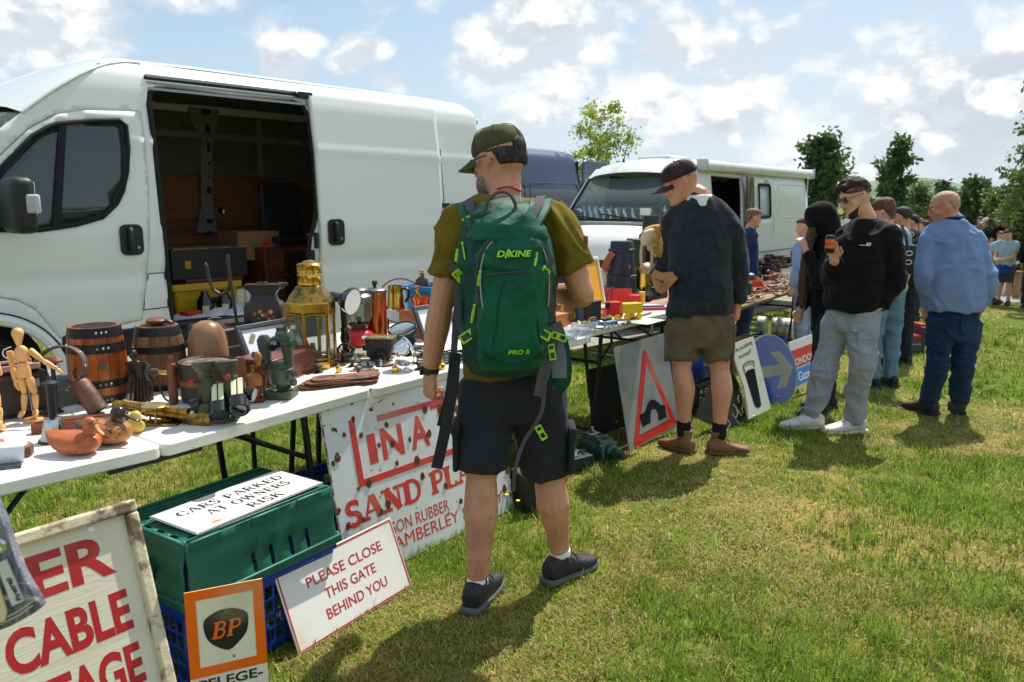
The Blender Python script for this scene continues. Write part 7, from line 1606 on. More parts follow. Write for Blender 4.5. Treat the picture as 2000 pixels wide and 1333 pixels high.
# --- small brass and iron oddments filling the gaps
ro=random.Random(21)
for i,(px,py)in enumerate(((596,706),(622,728),(655,696),(662,728),(688,716),(716,690),(722,676),(700,732),(760,716),(772,728),(812,706),(824,694),(838,704),(818,722),(846,690),(862,722),(1180,612),(1226,634),(1245,606),(1236,618),(1096,676),(1130,640))):
 kind=i%3;t,k,kr=item(('brass_weight','door_knob','clasp_knife')[kind],('small brass weight among the oddments on the tables','loose dark door knob among the oddments on the tables','closed horn handled knife among the oddments on the tables')[kind],('weight','knob','knife')[kind],px,py,None if px<1160 else .752,ro.random()*3,('brass weights','door knobs','clasp knives')[kind]+' on the tables');q=.8+.6*ro.random()
 b=MB()
 if kind==0:b.lth([(.012*q,0),(.013*q,.004),(.013*q,.02*q),(.005*q,.024*q),(.007*q,.032*q),(.001,.034*q)],n=16);b.bld('weight',m_brass,t)
 elif kind==1:b.lth([(.02*q,0),(.02*q,.004),(.008,.008),(.008,.02),(.018*q,.026),(.02*q,.036),(.001,.044)],n=18);b.bld('knob',m_darkwood if i%2 else m_iron,t)
 else:b.prz(rrect(.085*q,.018,.008,3),.012);b.bld('handle',m_rwood,t,bvl=.003);b=MB();b.box((.0,.009,.006),(.07*q,.004,.004));b.bld('blade',m_steel,t)
# PEOPLE
def skinm(name,a,b):return mat(name,a,.5,mix=[(b,9,.45,.7),(C(170,96,78),26,.60,.78)],bump=[(160,.15)],sub=.06)
SK1=skinm('tanned_skin',C(196,142,112),C(180,120,92));SK2=skinm('pink_skin',C(206,146,120),C(190,118,96));SK3=skinm('fair_skin',C(214,164,136),C(200,142,114))
def cloth(name,a,b=None,sc=7,rough=.9,weave=260,ws=.25,sheen=.05):
 return mat(name,a,rough,mix=[(b,sc,.42,.72)]if b else[],bump=[(weave,ws),(16,.55,(1,1,.6))],sheen=sheen,spec=.2)
def hairm(name,a,b):return mat(name,a,.6,mix=[(b,60,.45,.65,(1,1,.4))],bump=[(90,1.0,(1,1,.35))],spec=.3)
def n3(p,s,seed=0.0):
 """vectorised 3-D value noise"""
 q=p*s+seed*7.31;i=np.floor(q).astype(int);f=q-i;f=f*f*(3-2*f);out=0
 for dx in(0,1):
  for dy in(0,1):
   for dz in(0,1):
    h=np.modf(np.abs(np.sin((i[:,0]+dx)*127.1+(i[:,1]+dy)*311.7+(i[:,2]+dz)*74.7+seed)*43758.5453))[0]
    out=out+h*(f[:,0]if dx else 1-f[:,0])*(f[:,1]if dy else 1-f[:,1])*(f[:,2]if dz else 1-f[:,2])
 return out
def organic(b,name,m,parent,voxel=.007,it=4,disp=None,fac=.5):
 me=bpy.data.meshes.new('tmp');me.from_pydata([tuple(v)for v in b.v],[],b.f)
 bm=bmesh.new();bm.from_mesh(me);bmesh.ops.recalc_face_normals(bm,faces=bm.faces);bm.to_mesh(me);bm.free()
 o=bpy.data.objects.new('tmp',me);COL.objects.link(o)
 r=o.modifiers.new('r','REMESH');r.mode='VOXEL';r.voxel_size=voxel;r.adaptivity=0
 if it:s=o.modifiers.new('s','SMOOTH');s.factor=fac;s.iterations=it
 e=bpy.data.meshes.new_from_object(o.evaluated_get(bpy.context.evaluated_depsgraph_get()));bpy.data.objects.remove(o);bpy.data.meshes.remove(me)
 n=len(e.vertices);co=np.empty(n*3);e.vertices.foreach_get('co',co);co=co.reshape(-1,3)
 if disp is not None and n:
  no=np.empty(n*3);e.vertices.foreach_get('normal',no);no=no.reshape(-1,3);co=co+no*disp(co)[:,None]
  e.vertices.foreach_set('co',co.ravel());e.update()
 e.name=name;e.materials.clear();e.materials.append(m);e.shade_smooth()
 q=bpy.data.objects.new(name,e);COL.objects.link(q);q.parent=parent
 if parent:q.matrix_parent_inverse=Mt.Translation(parent.location).inverted()if parent.rotation_euler.z==0 else parent.matrix_world.inverted()
 return q
def wrinkle(amp,st=(9,9,5),seed=0,fine=.35):
 st=np.array(st)
 def f(co):
  w=np.stack([n3(co,4.0,seed+i)for i in(5,6,7)],1)*.22;q=co+w;a=n3(q*st,1.0,seed);r=(1-np.abs(2*a-1))**2.2;c=n3(q*st,2.3,seed+3);return amp*1.5*((r-.4)+.45*((1-np.abs(2*c-1))**2-.4))
 return f
def reg(name,m,mb,parent,**k):
 o=mb.bld(name,m,parent,**k);o.matrix_parent_inverse=parent.matrix_world.inverted()if False else Mt.Translation(parent.location).inverted();return o
def sell(c,a,b,L,F,n=20,e=2.5):
 out=[]
 for i in range(n):
  t=2*math.pi*i/n;x,y=math.cos(t),math.sin(t)
  out.append(c+L*(a*math.copysign(abs(x)**(2/e),x))+F*(b*math.copysign(abs(y)**(2/e),y)))
 return out
def limb(b,pts,rad,k=5,n=12,hollow=0.0):
 p=cml(pts,k);r=interp(rad,k);n0=len(p)
 d0=(p[1]-p[0]).normalized();d1=(p[-1]-p[-2]).normalized()
 if hollow:
  p=[p[0]-d0*r[0]*.5]+p+[p[-1]-d1*.002,p[-1]-d1*.03];r=[r[0]*.5]+r+[r[-1]-hollow,r[-1]-hollow*1.2]
 else:
  p=[p[0]-d0*r[0]*.75]+p+[p[-1]+d1*r[-1]*.7];r=[r[0]*.55]+r+[r[-1]*.55]
 b.tube(p,r,n)
HEADROWS=[(-.119,.070,.030,.020),(-.106,.088,.0,.037),(-.085,.093,-.035,.052),(-.055,.093,-.068,.061),(-.02,.090,-.088,.068),(.01,.087,-.098,.072),(.04,.091,-.101,.075),(.07,.084,-.095,.071),(.095,.062,-.074,.057),(.111,.030,-.042,.034),(.118,.0,-.015,.012)]
def headring(z,yf,yb,w,M,off=0.0,n=20):
 out=[];h=(yf-yb)/2;mid=(yf+yb)/2
 for i in range(n):
  t=2*math.pi*i/n;x,y=math.cos(t),math.sin(t);ww=w*(1-.16*max(0,y))+off
  out.append(M@Vc((ww*math.copysign(abs(x)**.85,x),mid+(h+off)*math.copysign(abs(y)**.85,y),z)))
 return out
def add_head(b,M):
 b.loft([headring(*r,M)for r in HEADROWS])
 def T(pts,rs):b.tube([M@Vc(p)for p in pts],rs,8)
 T([(0,.088,.028),(0,.101,.004),(0,.113,-.016),(0,.112,-.025),(0,.094,-.030)],[.009,.0085,.010,.011,.010])
 T([(-.013,.096,-.026),(0,.103,-.024),(.013,.096,-.026)],[.007,.010,.007])
 T([(-.046,.074,.036),(-.02,.090,.038),(0,.091,.034),(.02,.090,.038),(.046,.074,.036)],[.006,.009,.007,.009,.006])
 T([(-.022,.086,-.055),(0,.096,-.053),(.022,.086,-.055)],[.005,.007,.005]);T([(-.019,.086,-.064),(0,.095,-.066),(.019,.086,-.064)],[.005,.0075,.005])
 T([(-.02,.080,-.095),(0,.090,-.098),(.02,.080,-.095)],[.012,.015,.012])
 for s in(-1,1):
  T([(s*.045,.070,-.012),(s*.055,.055,-.016)],[.014,.014])
  T([(s*.070,.002,-.030),(s*.077,.000,-.012),(s*.081,-.012,.010),(s*.080,-.022,.022),(s*.075,-.024,.008),(s*.073,-.014,-.014)],[.006,.008,.009,.008,.009,.008])
def add_hand(b,w,d,pn,s=1.0,curl=(.5,.6,.4),side=1,spread=.06,thumb=.6):
 """w wrist, d direction of the palm, pn palm normal (towards the inside of the curl); side=+1 if the thumb lies along d x pn"""
 w=Vc(w);d=Vc(d).normalized();pn=Vc(pn);pn=(pn-d*pn.dot(d)).normalized();a=d.cross(pn)*side
 b.loft([sell(w+d*x*s,ww*s,tt*s,a,pn,12,2.6)for x,ww,tt in((-.02,.026,.021),(.01,.030,.020),(.04,.040,.018),(.075,.043,.016),(.095,.040,.013),(.102,.03,.008))])
 for i,(off,L,r)in enumerate(((.031,.074,.0088),(.0105,.082,.0092),(-.010,.076,.0088),(-.030,.060,.0078))):
  p=w+d*.088*s+a*off*s;dd=(d+a*spread*(1.5-i)*.7).normalized();pts=[p];ang=0
  for j,(f,c)in enumerate(((.45,curl[0]),(.32,curl[1]),(.23,curl[2]))):
   ang+=c*(1+.08*i);q=dd*math.cos(ang)+pn*math.sin(ang);pts.append(pts[-1]+q*L*f*s)
  b.tube(cml([p-d*.02*s]+pts,3),interp([r*s,r*1.05*s,r*s,r*.9*s,r*.75*s],3),8)
 p=w+d*.028*s+a*.032*s+pn*.006*s;t1=(d*.62+a*.72+pn*.28).normalized();t2=(d*.85+a*.25*(1-thumb)+pn*(.2+.6*thumb)-a*.25*thumb).normalized()
 b.tube(cml([p-t1*.012*s,p+t1*.036*s,p+t1*.036*s+t2*.030*s,p+t1*.036*s+t2*.054*s],3),interp([.013*s,.0115*s,.0098*s,.0078*s],3),8)
def add_foot(b,an,toe,s=1.0,r=1.0):
 d=Vc((toe.x-an.x,toe.y-an.y,0)).normalized();u=Vc((0,0,1));l=d.cross(u);hl=(Vc((toe.x,toe.y,0))-Vc((an.x,an.y,0))).length
 g=toe.z
 b.loft([sell(Vc((an.x,an.y,0))+d*x*s+u*(g+zc*s),w*s*r,h*s*r,l,u,12,2.4)for x,zc,w,h in((-.065,.035,.020,.022),(-.055,.045,.032,.040),(-.02,.055,.037,.052),(.03,.050,.038,.046),(.08,.038,.043,.034),(.13,.028,.046,.024),(.17,.022,.040,.018),(.195,.018,.022,.012))])
def shoe(parent,an,toe,m,msole,s=1.0,high=0.0,name='shoe',laces=None,voxel=.007):
 d=Vc((toe.x-an.x,toe.y-an.y,0)).normalized();u=Vc((0,0,1));l=d.cross(u);g=toe.z;pitch=0.0
 o=Vc((an.x,an.y,0))
 R_=lambda x,zc,w,h,e=2.6:sell(o+d*x*s+u*(g+zc*s),w*s,h*s,l,u,16,e)
 b=MB();b.loft([R_(*q)for q in((-.085,.055,.018,.022),(-.078,.055,.034,.040),(-.05,.062,.042,.052),(.0,.064,.045,.050),(.05,.056,.046,.042),(.10,.045,.050,.030),(.15,.038,.050,.023),(.19,.034,.040,.017),(.215,.030,.020,.010))])
 if high:limb(b,[o+d*-.02*s+u*(g+.06*s),an*.35+(o+u*(g+.10*s))*.65 if False else o+u*(g+(.085+high*.5)*s)-d*.012*s,o+u*(g+(.085+high)*s)-d*.018*s],[.046*s,.045*s,.050*s],4,14,.010)
 else:limb(b,[o+u*(g+.06*s),o+u*(g+.095*s)-d*.012*s],[.047*s,.044*s],4,14,.010)
 sh=organic(b,name,m,parent,voxel,3)
 b=MB();b.loft([R_(x,zc,w,h,3)for x,zc,w,h in((-.094,.016,.020,.012),(-.088,.015,.038,.015),(-.05,.014,.047,.014),(.0,.013,.046,.013),(.06,.013,.050,.013),(.12,.013,.055,.013),(.17,.014,.050,.012),(.205,.018,.034,.010),(.222,.022,.012,.006))]);reg_sub('sole',msole,b,sh)
 if laces:
  b=MB()
  for i in range(4):
   x=.055+.022*i;z=.100-.013*i;b.tube([o+d*x*s+u*(g+(z-.016)*s)+l*.028*s,o+d*(x+.006)*s+u*(g+(z+.001)*s),o+d*x*s+u*(g+(z-.016)*s)-l*.028*s],.0036*s,6)
  b.tube(cml([o+d*.05*s+u*(g+.100*s),o+d*.045*s+l*.03*s+u*(g+.112*s),o+d*.06*s+l*.045*s+u*(g+.085*s)],4),.003*s,5);reg_sub('laces',laces,b,sh)
 return sh
def reg_sub(name,m,b,par,**k):
 o=b.bld(name,m,par,**k);o.matrix_parent_inverse=par.matrix_world.inverted()if False else(par.parent.matrix_parent_inverse if False else Mt.Identity(4));
 # parent meshes sit in world coordinates under their person, so the child must undo that person's offset only once
 o.matrix_parent_inverse=Mt.Identity(4);return o
class Human:
 """J: world joints (hipL hipR knL knR anL anR toL toR shL shR elL elR wrL wrR nb head); s: size relative to a 1.78 m adult"""
 def __init__(s,label,J,F,headF,headUp=(0,0,1),size=1.0,skin=SK1,group=None,hands=None,girth=1.0,vox=.007,headsize=1.0,hand_size=1.0,legk=1.0):
  s.J=J;s.s=size;s.F=Vc(F).normalized();s.vox=vox;s.g=girth
  s.hc=(J['hipL']+J['hipR'])/2;s.sc=(J['shL']+J['shR'])/2
  base=(J['toL']+J['toR'])/2 if 'toL' in J else s.hc
  s.t=thg('person',label,'person',(s.hc.x,s.hc.y,min(J['toL'].z,J['toR'].z)),0,group)
  s.Lh=(J['hipR']-J['hipL']).normalized();s.Ls=(J['shR']-J['shL']).normalized()
  s.up=(J['nb']-s.hc).normalized();s.len=(J['nb']-s.hc).length
  hf=Vc(headF).normalized();hu=Vc(headUp);hu=(hu-hf*hu.dot(hf)).normalized();hr=hf.cross(hu)
  k=size*headsize;s.HM=frame(J['head'],hr,hf,hu)@Mt.Scale(k,4)
  s.hr,s.hf,s.hu,s.hk=hr,hf,hu,k
  b=MB();z=size
  s.torso(b,[(-.10,.135,.095),(.02,.150,.105),(.2,.142,.098),(.4,.128,.090),(.6,.145,.100),(.78,.160,.098),(.90,.135,.075),(1.0,.062,.058)])
  limb(b,[J['nb']-s.up*.05*z,J['nb']+s.up*.02*z,J['head']-hu*.075*k-hf*.018*k,J['head']-hf*.015*k],[.070*z,.060*z,.056*k,.060*k])
  for q in 'LR':
   limb(b,[J['sh'+q],(J['sh'+q]+J['el'+q])/2,J['el'+q]],[.056*z,.052*z,.043*z]);limb(b,[J['el'+q],J['el'+q].lerp(J['wr'+q],.3),J['wr'+q]],[.044*z,.047*z,.031*z])
   kn,an=J['kn'+q],J['an'+q];back=-s.F;z=size*legk
   limb(b,[J['hip'+q],J['hip'+q].lerp(kn,.5),kn],[.085*z,.075*z,.058*z]);limb(b,[kn,kn.lerp(an,.30)+back*.016*z,kn.lerp(an,.66)+back*.006*z,an],[.058*z,.066*z,.047*z,.036*z])
   z=size;add_foot(b,an,J['to'+q],z*.86)
   hd=(hands or{}).get(q,{});d=hd.get('d',(J['wr'+q]-J['el'+q]));pn=hd.get('pn',s.F*.2+(s.Ls if q=='L' else-s.Ls))
   add_hand(b,J['wr'+q],d,pn,z*hand_size,hd.get('curl',(.45,.5,.35)),hd.get('side',1 if q=='R' else-1),thumb=hd.get('thumb',.5))
  add_head(b,s.HM)
  organic(b,'body',skin,s.t,vox,2)
  s.eyes()
 def torso(s,b,rows,ease=0.0,foff=0.0):
  for r in(rows,):
   rings=[]
   for q in r:
    t,a,d=q[:3];L=s.Lh.lerp(s.Ls,min(1,max(0,t))).normalized();T=s.up;F=T.cross(L)*-1
    F=L.cross(T)*-1 if(L.cross(T)).dot(s.F)<0 else L.cross(T)
    c=s.hc+s.up*(t*s.len)+F*((q[3]if len(q)>3 else 0)*s.s)
    rings.append(sell(c,a*s.s*s.g+ease,d*s.s*s.g+ease,L,F,24,2.4))
   b.loft(rings)
 def eyes(s):
  for x in(-1,1):
   c=s.HM@Vc((x*.031,.0725,.012));b=MB();b.ball(c,.0115*s.hk,10);reg('eye',mat('eye_white',C(226,220,214),.2),b,s.t)
   b=MB();b.ball(c+s.hf*.0062*s.hk,.0066*s.hk,8);reg('iris',mat('dark_iris',C(40,30,26),.1),b,s.t)
 def part(s,name,m,fn,vox=.009,it=4,disp=None):
  b=MB();fn(b);return organic(b,name,m,s.t,vox,it,disp)
 def shirt(s,name,m,rows,sleeve='short',r=(.078,.070,.062),cuff=.012,disp=None,vox=.009,collar=.075,it=4):
  J,z=s.J,s.s
  def fn(b):
   s.torso(b,rows)
   limb(b,[s.sc+s.up*.0,J['nb']-s.up*.01],[.10*z,collar*z],3,14)
   for q in 'LR':
    a0=J['nb'].lerp(J['sh'+q],.22)-s.up*.012*z;limb(b,[a0,a0.lerp(J['sh'+q],.5)+s.up*.004*z,J['sh'+q]-s.up*.012*z],[collar*z*.86,collar*.88*z,r[0]*z*.9],4,14)
    sh,el,wr=J['sh'+q],J['el'+q],J['wr'+q];inn=sh.lerp(s.sc,.22)
    if sleeve=='short':limb(b,[inn,sh,sh.lerp(el,.62)],[r[0]*z*.95,r[0]*z,r[1]*z],5,16,cuff)
    else:
     limb(b,[inn-s.up*.02*z,sh-s.up*.012*z,sh.lerp(el,.5),el],[r[0]*z*.9,r[0]*z,r[1]*z,r[2]*z],5,16);limb(b,[el,el.lerp(wr,.5),el.lerp(wr,.93)],[r[2]*z,r[2]*.93*z,r[2]*.72*z],5,14,.008)
  return s.part(name,m,fn,vox,it,disp)
 def legs(s,name,m,r,end=1.0,waist=.16,disp=None,vox=.009,top=.08,hollow=.012,dep=.118,it=4):
  """end: 1 = to the ankle, below 1 = fraction hip-knee for shorts"""
  J,z=s.J,s.s
  def fn(b):
   s.torso(b,[(-.16,waist*.86,dep*.86),(-.08,waist*1.0,dep*.98),(.0,waist*1.03,dep),(top,waist*.98,dep*.96)])
   for q in 'LR':
    h,k,a=J['hip'+q],J['kn'+q],J['an'+q]
    if end<1:limb(b,[h+s.up*.02,h.lerp(k,.5*end/.9),h.lerp(k,end)],[r[0]*z,r[1]*z,r[2]*z],6,18,hollow)
    else:limb(b,[h+s.up*.02,h.lerp(k,.5),k],[r[0]*z,r[1]*z,r[2]*z],6,16);limb(b,[k,k.lerp(a,.5),a+Vc((0,0,-.01))],[r[2]*z,r[3]*z,r[4]*z],6,16,.008)
  return s.part(name,m,fn,vox,it,disp)
 def hair(s,name,m,zline=.02,off=.008,top=.006,front=.0,disp=None,vox=.006,extra=None,side=-.02,ztop=1.0):
  M=s.HM;b=MB()
  for cut,yk in((zline,0),):
   rings=[]
   for(z,yf,yb,w)in HEADROWS:
    if z<side or z>ztop:continue
    f=yf+(top*1.2 if z>zline else-(.06+(zline-z)*1.1))+front*(1 if z>zline else 0)
    rings.append(headring(z+(top if z>.05 else 0),f,yb-off,w+off*.8,M))
   b.loft(rings)
  if extra:extra(b,M)
  return organic(b,name,m,s.t,vox*max(.8,s.s),2,disp)
 def cap(s,m,brim_m=None,tilt=0.0,brim=.075,z0=.03,gap=True):
  M=s.HM@rotm('X',tilt);rows=[(z0-.004,.103,-.108,.084),(z0+.03,.103,-.109,.0855),(z0+.062,.094,-.100,.080),(z0+.085,.074,-.080,.065),(z0+.098,.045,-.05,.042),(z0+.102,.012,-.018,.014)]
  b=MB();b.loft([headring(z,f,k,w,M,0,28)for z,f,k,w in rows]);o=reg('cap',m,b,s.t,sub=1,smooth=60)
  bb=MB();pts=[];n=15
  top=[];bot=[]
  for j in range(5):
   for i in range(n):
    a=math.pi*(i/(n-1));x=.080*math.cos(a);y0=.045+.058*math.sin(a)**.8;y=y0+(brim*(math.sin(a)**.75))*j/4
    z=z0-.002-.010*(j/4)**1.5-.020*(abs(math.cos(a))**2.2)*(.3+j/4*.7);top.append(M@Vc((x,y,z)));bot.append(M@Vc((x,y,z-.004)))
  k=len(top);f=[]
  for j in range(4):
   for i in range(n-1):q=j*n+i;f.append((q,q+1,q+n+1,q+n));f.append((k+q,k+q+n,k+q+n+1,k+q+1))
  for i in range(n-1):q=4*n+i;f.append((q,q+1,k+q+1,k+q))
  bb.add(top+bot,f);br=bb.bld('peak',brim_m or m,o,smooth=50)
  bt=MB();bt.ball(M@Vc((0,-.002,z0+.104)),.007,8);bt.bld('button',m,o)
  sm=MB()
  for i in range(6):
   a=math.pi/6+i*math.pi/3;pts=[]
   for(z,yf,yb,w)in rows:h=(yf-yb)/2;pts.append(M@Vc((w*math.cos(a)*1.0,(yf+yb)/2+h*math.sin(a)*1.0,z+.001)))
   sm.tube(cml(pts,2),.0016,4)
  smo=sm.bld('seam',m,o);tag(smo,kind='stuff')
  return o
 def glasses(s,m,lens,z=.014):
  M=s.HM;b=MB()
  for x in(-1,1):
   c=Vc((x*.033,.100,z));b.tube([M@Vc((c.x+.026*math.cos(a)*1.0,c.y-.25*abs(.026*math.cos(a)+x*.033)*.5,c.z+.019*math.sin(a)))for a in[2*math.pi*i/16 for i in range(16)]],.0024*s.hk,6,closed=True)
   b.tube(cml([M@Vc((x*.060,.088,z+.006)),M@Vc((x*.078,.05,z+.008)),M@Vc((x*.083,-.005,z+.010)),M@Vc((x*.080,-.028,z-.010))],4),.0024*s.hk,6)
  b.tube([M@Vc((-.010,.103,z+.006)),M@Vc((.010,.103,z+.006))],.002*s.hk,6);o=reg('sunglasses',m,b,s.t)
  for x in(-1,1):
   b=MB();pr=[(.0255*math.cos(a),.0185*math.sin(a))for a in[2*math.pi*i/20 for i in range(20)]]
   b.prz(pr,.0015,M@frame(Vc((x*.033,.099,z)),Vc((1,-.22*x,0)).normalized(),Vc((0,0,1)),Vc((-.22*x,-1,0)).normalized()));b.bld('lens',lens,o)
  return o
def jp(Yb,d):return{k:P(v[0],v[1],Yb+(v[2]if len(v)>2 else 0))for k,v in d.items()}
m_sole_w=mat('white_sole',C(206,200,188),.7,mix=[(C(150,140,120),16,.5,.7)]);m_sole_k=mat('black_sole',C(40,40,42),.8);m_sole_g=mat('grey_sole',C(92,92,94),.8)
# ---------------------------------------------------------------- the man with the green backpack
J=jp(2.90,dict(hipL=(952,762),hipR=(1046,762),knL=(940,935,-.06),knR=(1072,938,.05),shL=(897,440),shR=(1083,440,-.03),elL=(860,604,-.03),elR=(1140,578,-.05),wrL=(840,722,.02),wrR=(1066,572,.24),nb=(986,398),head=(976,318,.05)))
gl,gr=G(933,1196),G(1112,1138)
J['anL']=gl+Vc((-.003,.055,.085));J['anR']=gr+Vc((-.035,.03,.105));J['toL']=gl+Vc((.05,.20,0));J['toR']=gr+Vc((.12,.17,.0))
A=Human('man in olive cap and T shirt seen from behind, wearing dark shorts',J,(-.22,.97,0),(-.80,.57,-.16),(-.06,.10,1),1.015,SK1,vox=.0055,hand_size=1.1,hands={'L':dict(d=(-.02,.02,-1),pn=(.85,.5,0),curl=(1.0,1.25,.8),side=-1,thumb=.8),'R':dict(d=(-.8,.5,.15),pn=(0,.3,-1),curl=(.8,.8,.5))})
m_ol=cloth('olive_tshirt',C(112,96,26),C(94,80,20))
A.shirt('tshirt',m_ol,[(.09,.166,.118),(.16,.166,.118),(.3,.160,.115),(.5,.166,.118),(.66,.172,.118),(.78,.176,.108),(.89,.145,.082),(1.0,.078,.070)],r=(.070,.076,.071),cuff=.012,disp=wrinkle(.014,(8,8,6),1))
m_sh=cloth('charcoal_shorts',C(46,46,51),C(38,38,43),rough=.85,sheen=.05)
A.legs('shorts',m_sh,(.105,.102,.098),.90,.168,wrinkle(.009,(9,9,7),2),top=.165)
for q,s_ in(('L',-1),('R',1)):
 h,k=A.J['hip'+q],A.J['kn'+q];c=h.lerp(k,.62)+A.Ls*s_*.103-Vc((0,.02,0));b=MB();b.box((0,0,0),(.022,.13,.17));b.box((.002,0,.075),(.030,.14,.05));b.v=[tuple(Mt.Translation(c)@Vc(v))for v in b.v];reg('cargo_pocket',m_sh,b,A.t,bvl=.010,seg=3)
c=A.hc+A.up*.02;b=MB();p=P(943,748,2.74);b.ball(p+Vc((0,.0,-.01)),.008,10);reg('pocket_button',m_sh,b,A.t)
A.hair('hair',hairm('grey_black_hair',C(40,35,33),C(70,64,60)),.03,.005,.0,side=-.045,ztop=.05)
A.cap(cloth('olive_cap_cotton',C(78,78,48),C(64,64,38)),tilt=-.10)
b=MB();M=A.HM@rotm('X',-.10);b.ball(M@Vc((0,-.098,.036)),(.040*1.0,.014,.034),16,A.HM.to_3x3().normalized().to_4x4());ob=reg('cap_opening_hair',MATS['grey_black_hair'],b,A.t)
b=MB();M=A.HM;b.loft([headring(z,yf+.006,max(yb,.015),w+.003,M)for z,yf,yb,w in((-.125,.074,.02,.03),(-.108,.090,.015,.042),(-.085,.094,.01,.056),(-.06,.088,.012,.063),(-.045,.075,.03,.064))]);organic(b,'beard',hairm('grey_beard',C(120,112,104),C(168,160,152)),A.t,.006,2)
A.glasses(m_blackp,mat('sunglass_lens',C(30,24,22),.05,coat=1),z=.006)
b=MB();wv=(J['wrL']-J['elL']).normalized();c=J['wrL']+wv*.0;b.lt2([(.029,0),(.0345,.05),(.035,.5),(.0345,.95),(.029,1)],c-wv*.015,c+wv*.013,20);w=reg('watch',mat('dark_green_strap',C(32,58,46),.6),b,A.t);b=MB();b.box(c+Vc((-.031,-.012,0)),(.014,.034,.036));b.bld('watch_case',m_blackgl,w,bvl=.005)
b=MB();b.tube(cml([P(960,377,2.93),P(970,370,2.86),P(985,366,2.835),P(1003,367,2.84),P(1018,374,2.89)],4),.0035,6);reg('lanyard',mat('red_cord',C(190,30,40),.6),b,A.t)
p=P(1130,470,2.80);b=MB();b.box((0,0,0),(.012,.05,.07));b.v=[tuple(Mt.Translation(J['shR'].lerp(J['elR'],.28)+Vc((.083,-.01,.0)))@Vc(v))for v in b.v];reg('sleeve_badge',mat('red_badge',C(196,44,54),.6,mix=[(C(230,220,214),40,.55,.6)]),b,A.t,bvl=.004)
m_bsh=mat('black_trainer',C(34,35,38),.55,mix=[(C(70,72,74),30,.6,.72)],bump=[(70,.4)])
for q in 'LR':
 sh_=shoe(A.t,J['an'+q],J['to'+q],m_bsh,m_sole_g,.97,.016,laces=m_black,voxel=.0055)
 b=MB();an=J['an'+q];limb(b,[an+Vc((0,0,.0)),an+Vc((0,0,.028))],[.043,.041],3,14,.006);organic(b,'sock',cloth('white_sock',C(222,222,220)),A.t,.006,2)
 # ---------------------------------------------------------------- the backpack (held on the man's back)
PKc=P(985,560,2.80);prt=Vc((.975,.22,0)).normalized();pou=Vc((prt.y,-prt.x,0));PM=frame(PKc+Vc((0,.0,0)),prt,pou,Vc((-.01,.03,1)).normalized())
pk=thg('backpack','green hiking backpack with lime buckles on the back of the man in the olive cap','backpack',M=PM)
m_pk=cloth('green_ripstop',C(16,88,66),C(12,72,56),rough=.55,weave=340,ws=.2);m_pk2=cloth('dark_green_ripstop',C(10,66,54),C(10,56,46),rough=.55,weave=340);m_web=cloth('grey_webbing',C(86,84,88),None,rough=.8,weave=420,ws=.5);m_lime=mat('lime_plastic',C(150,212,30),.4);m_bweb=cloth('black_webbing',C(48,48,52),None,weave=420,ws=.5)
PRs=.95
PR=[(-.315,.085,.06),(-.300,.128,.115),(-.25,.160,.155),(-.16,.172,.178),(-.04,.178,.185),(.08,.176,.182),(.16,.168,.172),(.215,.150,.15),(.26,.120,.118),(.292,.085,.085),(.308,.045,.05)]
PR=[(a,b*PRs,c)for a,b,c in PR]
def pw(z):return float(np.interp(z,[q[0]for q in PR],[q[1]for q in PR]))
def pd(z):return float(np.interp(z,[q[0]for q in PR],[q[2]for q in PR]))
def psurf(x,z,off=0.0):
 w,d=pw(z)+off,pd(z)+off;t=min(1,abs(x)/w);return d*(1-t**2.8)**(1/2.8)
def pring(z,w,d,y0=0.0,n=28):
 out=[]
 for i in range(n):
  a=2*math.pi*i/n;x,y=math.cos(a),math.sin(a);out.append(Vc((w*math.copysign(abs(x)**(2/2.8),x),y0+(d if y>0 else .04)*math.copysign(abs(y)**(2/2.8),y),z)))
 return out
def plocal(b,name,m,vox,it,disp,par=None):
 me_par=thg.__defaults__ if False else None
 o=organic(b,name,m,None,vox,it,disp);o.parent=par or pk;return o
b=MB();b.loft([pring(*q)for q in PR]);body=plocal(b,'body',m_pk2,.007,2,wrinkle(.010,(7,7,10),5))
FP=[(-.285,.080,.03),(-.27,.108,.075),(-.20,.128,.105),(-.08,.132,.112),(.04,.132,.11),(.12,.126,.10),(.165,.108,.085),(.195,.075,.06),(.205,.04,.03)]
b=MB();b.loft([pring(z,w,d,.095)for z,w,d in FP]);plocal(b,'front_pocket',m_pk,.006,2,wrinkle(.008,(8,8,15),6))
def fsurf(x,z):
 w=float(np.interp(z,[q[0]for q in FP],[q[1]for q in FP]));d=float(np.interp(z,[q[0]for q in FP],[q[2]for q in FP]));t=min(1,abs(x)/w);return .095+d*(1-t**2.8)**(1/2.8)
b=MB();b.loft([pring(z,w,d,.02)for z,w,d in((.17,.150,.158),(.205,.140,.150),(.25,.112,.125),(.285,.075,.09),(.31,.03,.05))]);plocal(b,'top_flap',m_pk,.007,3,wrinkle(.008,(8,8,14),7))
arch=[(-.122,-.05),(-.128,.03),(-.122,.10),(-.098,.155),(-.055,.187),(0,.196),(.055,.187),(.098,.155),(.122,.10),(.128,.03),(.122,-.05)]
b=MB();b.tube(cml([(x,fsurf(x*.97,z)+.004,z)for x,z in arch],4),.006,6);b.bld('front_zip',mat('zip_grey',C(60,62,64),.6),pk)
b=MB();b.tube(cml([(x*.93,fsurf(x*.9,z)+.006,z-.006)for x,z in arch],4),.0028,5);b.bld('piping',mat('grey_piping',C(150,152,150),.6),pk)
b=MB();b.tube(cml([(x,fsurf(x,.055+.01*math.cos(x*14))+.004,.055+.01*math.cos(x*14))for x in np.linspace(-.10,.10,9)],3),.004,6);b.bld('pocket_zip',mat('zip_grey',C(60,62,64),.6),pk)
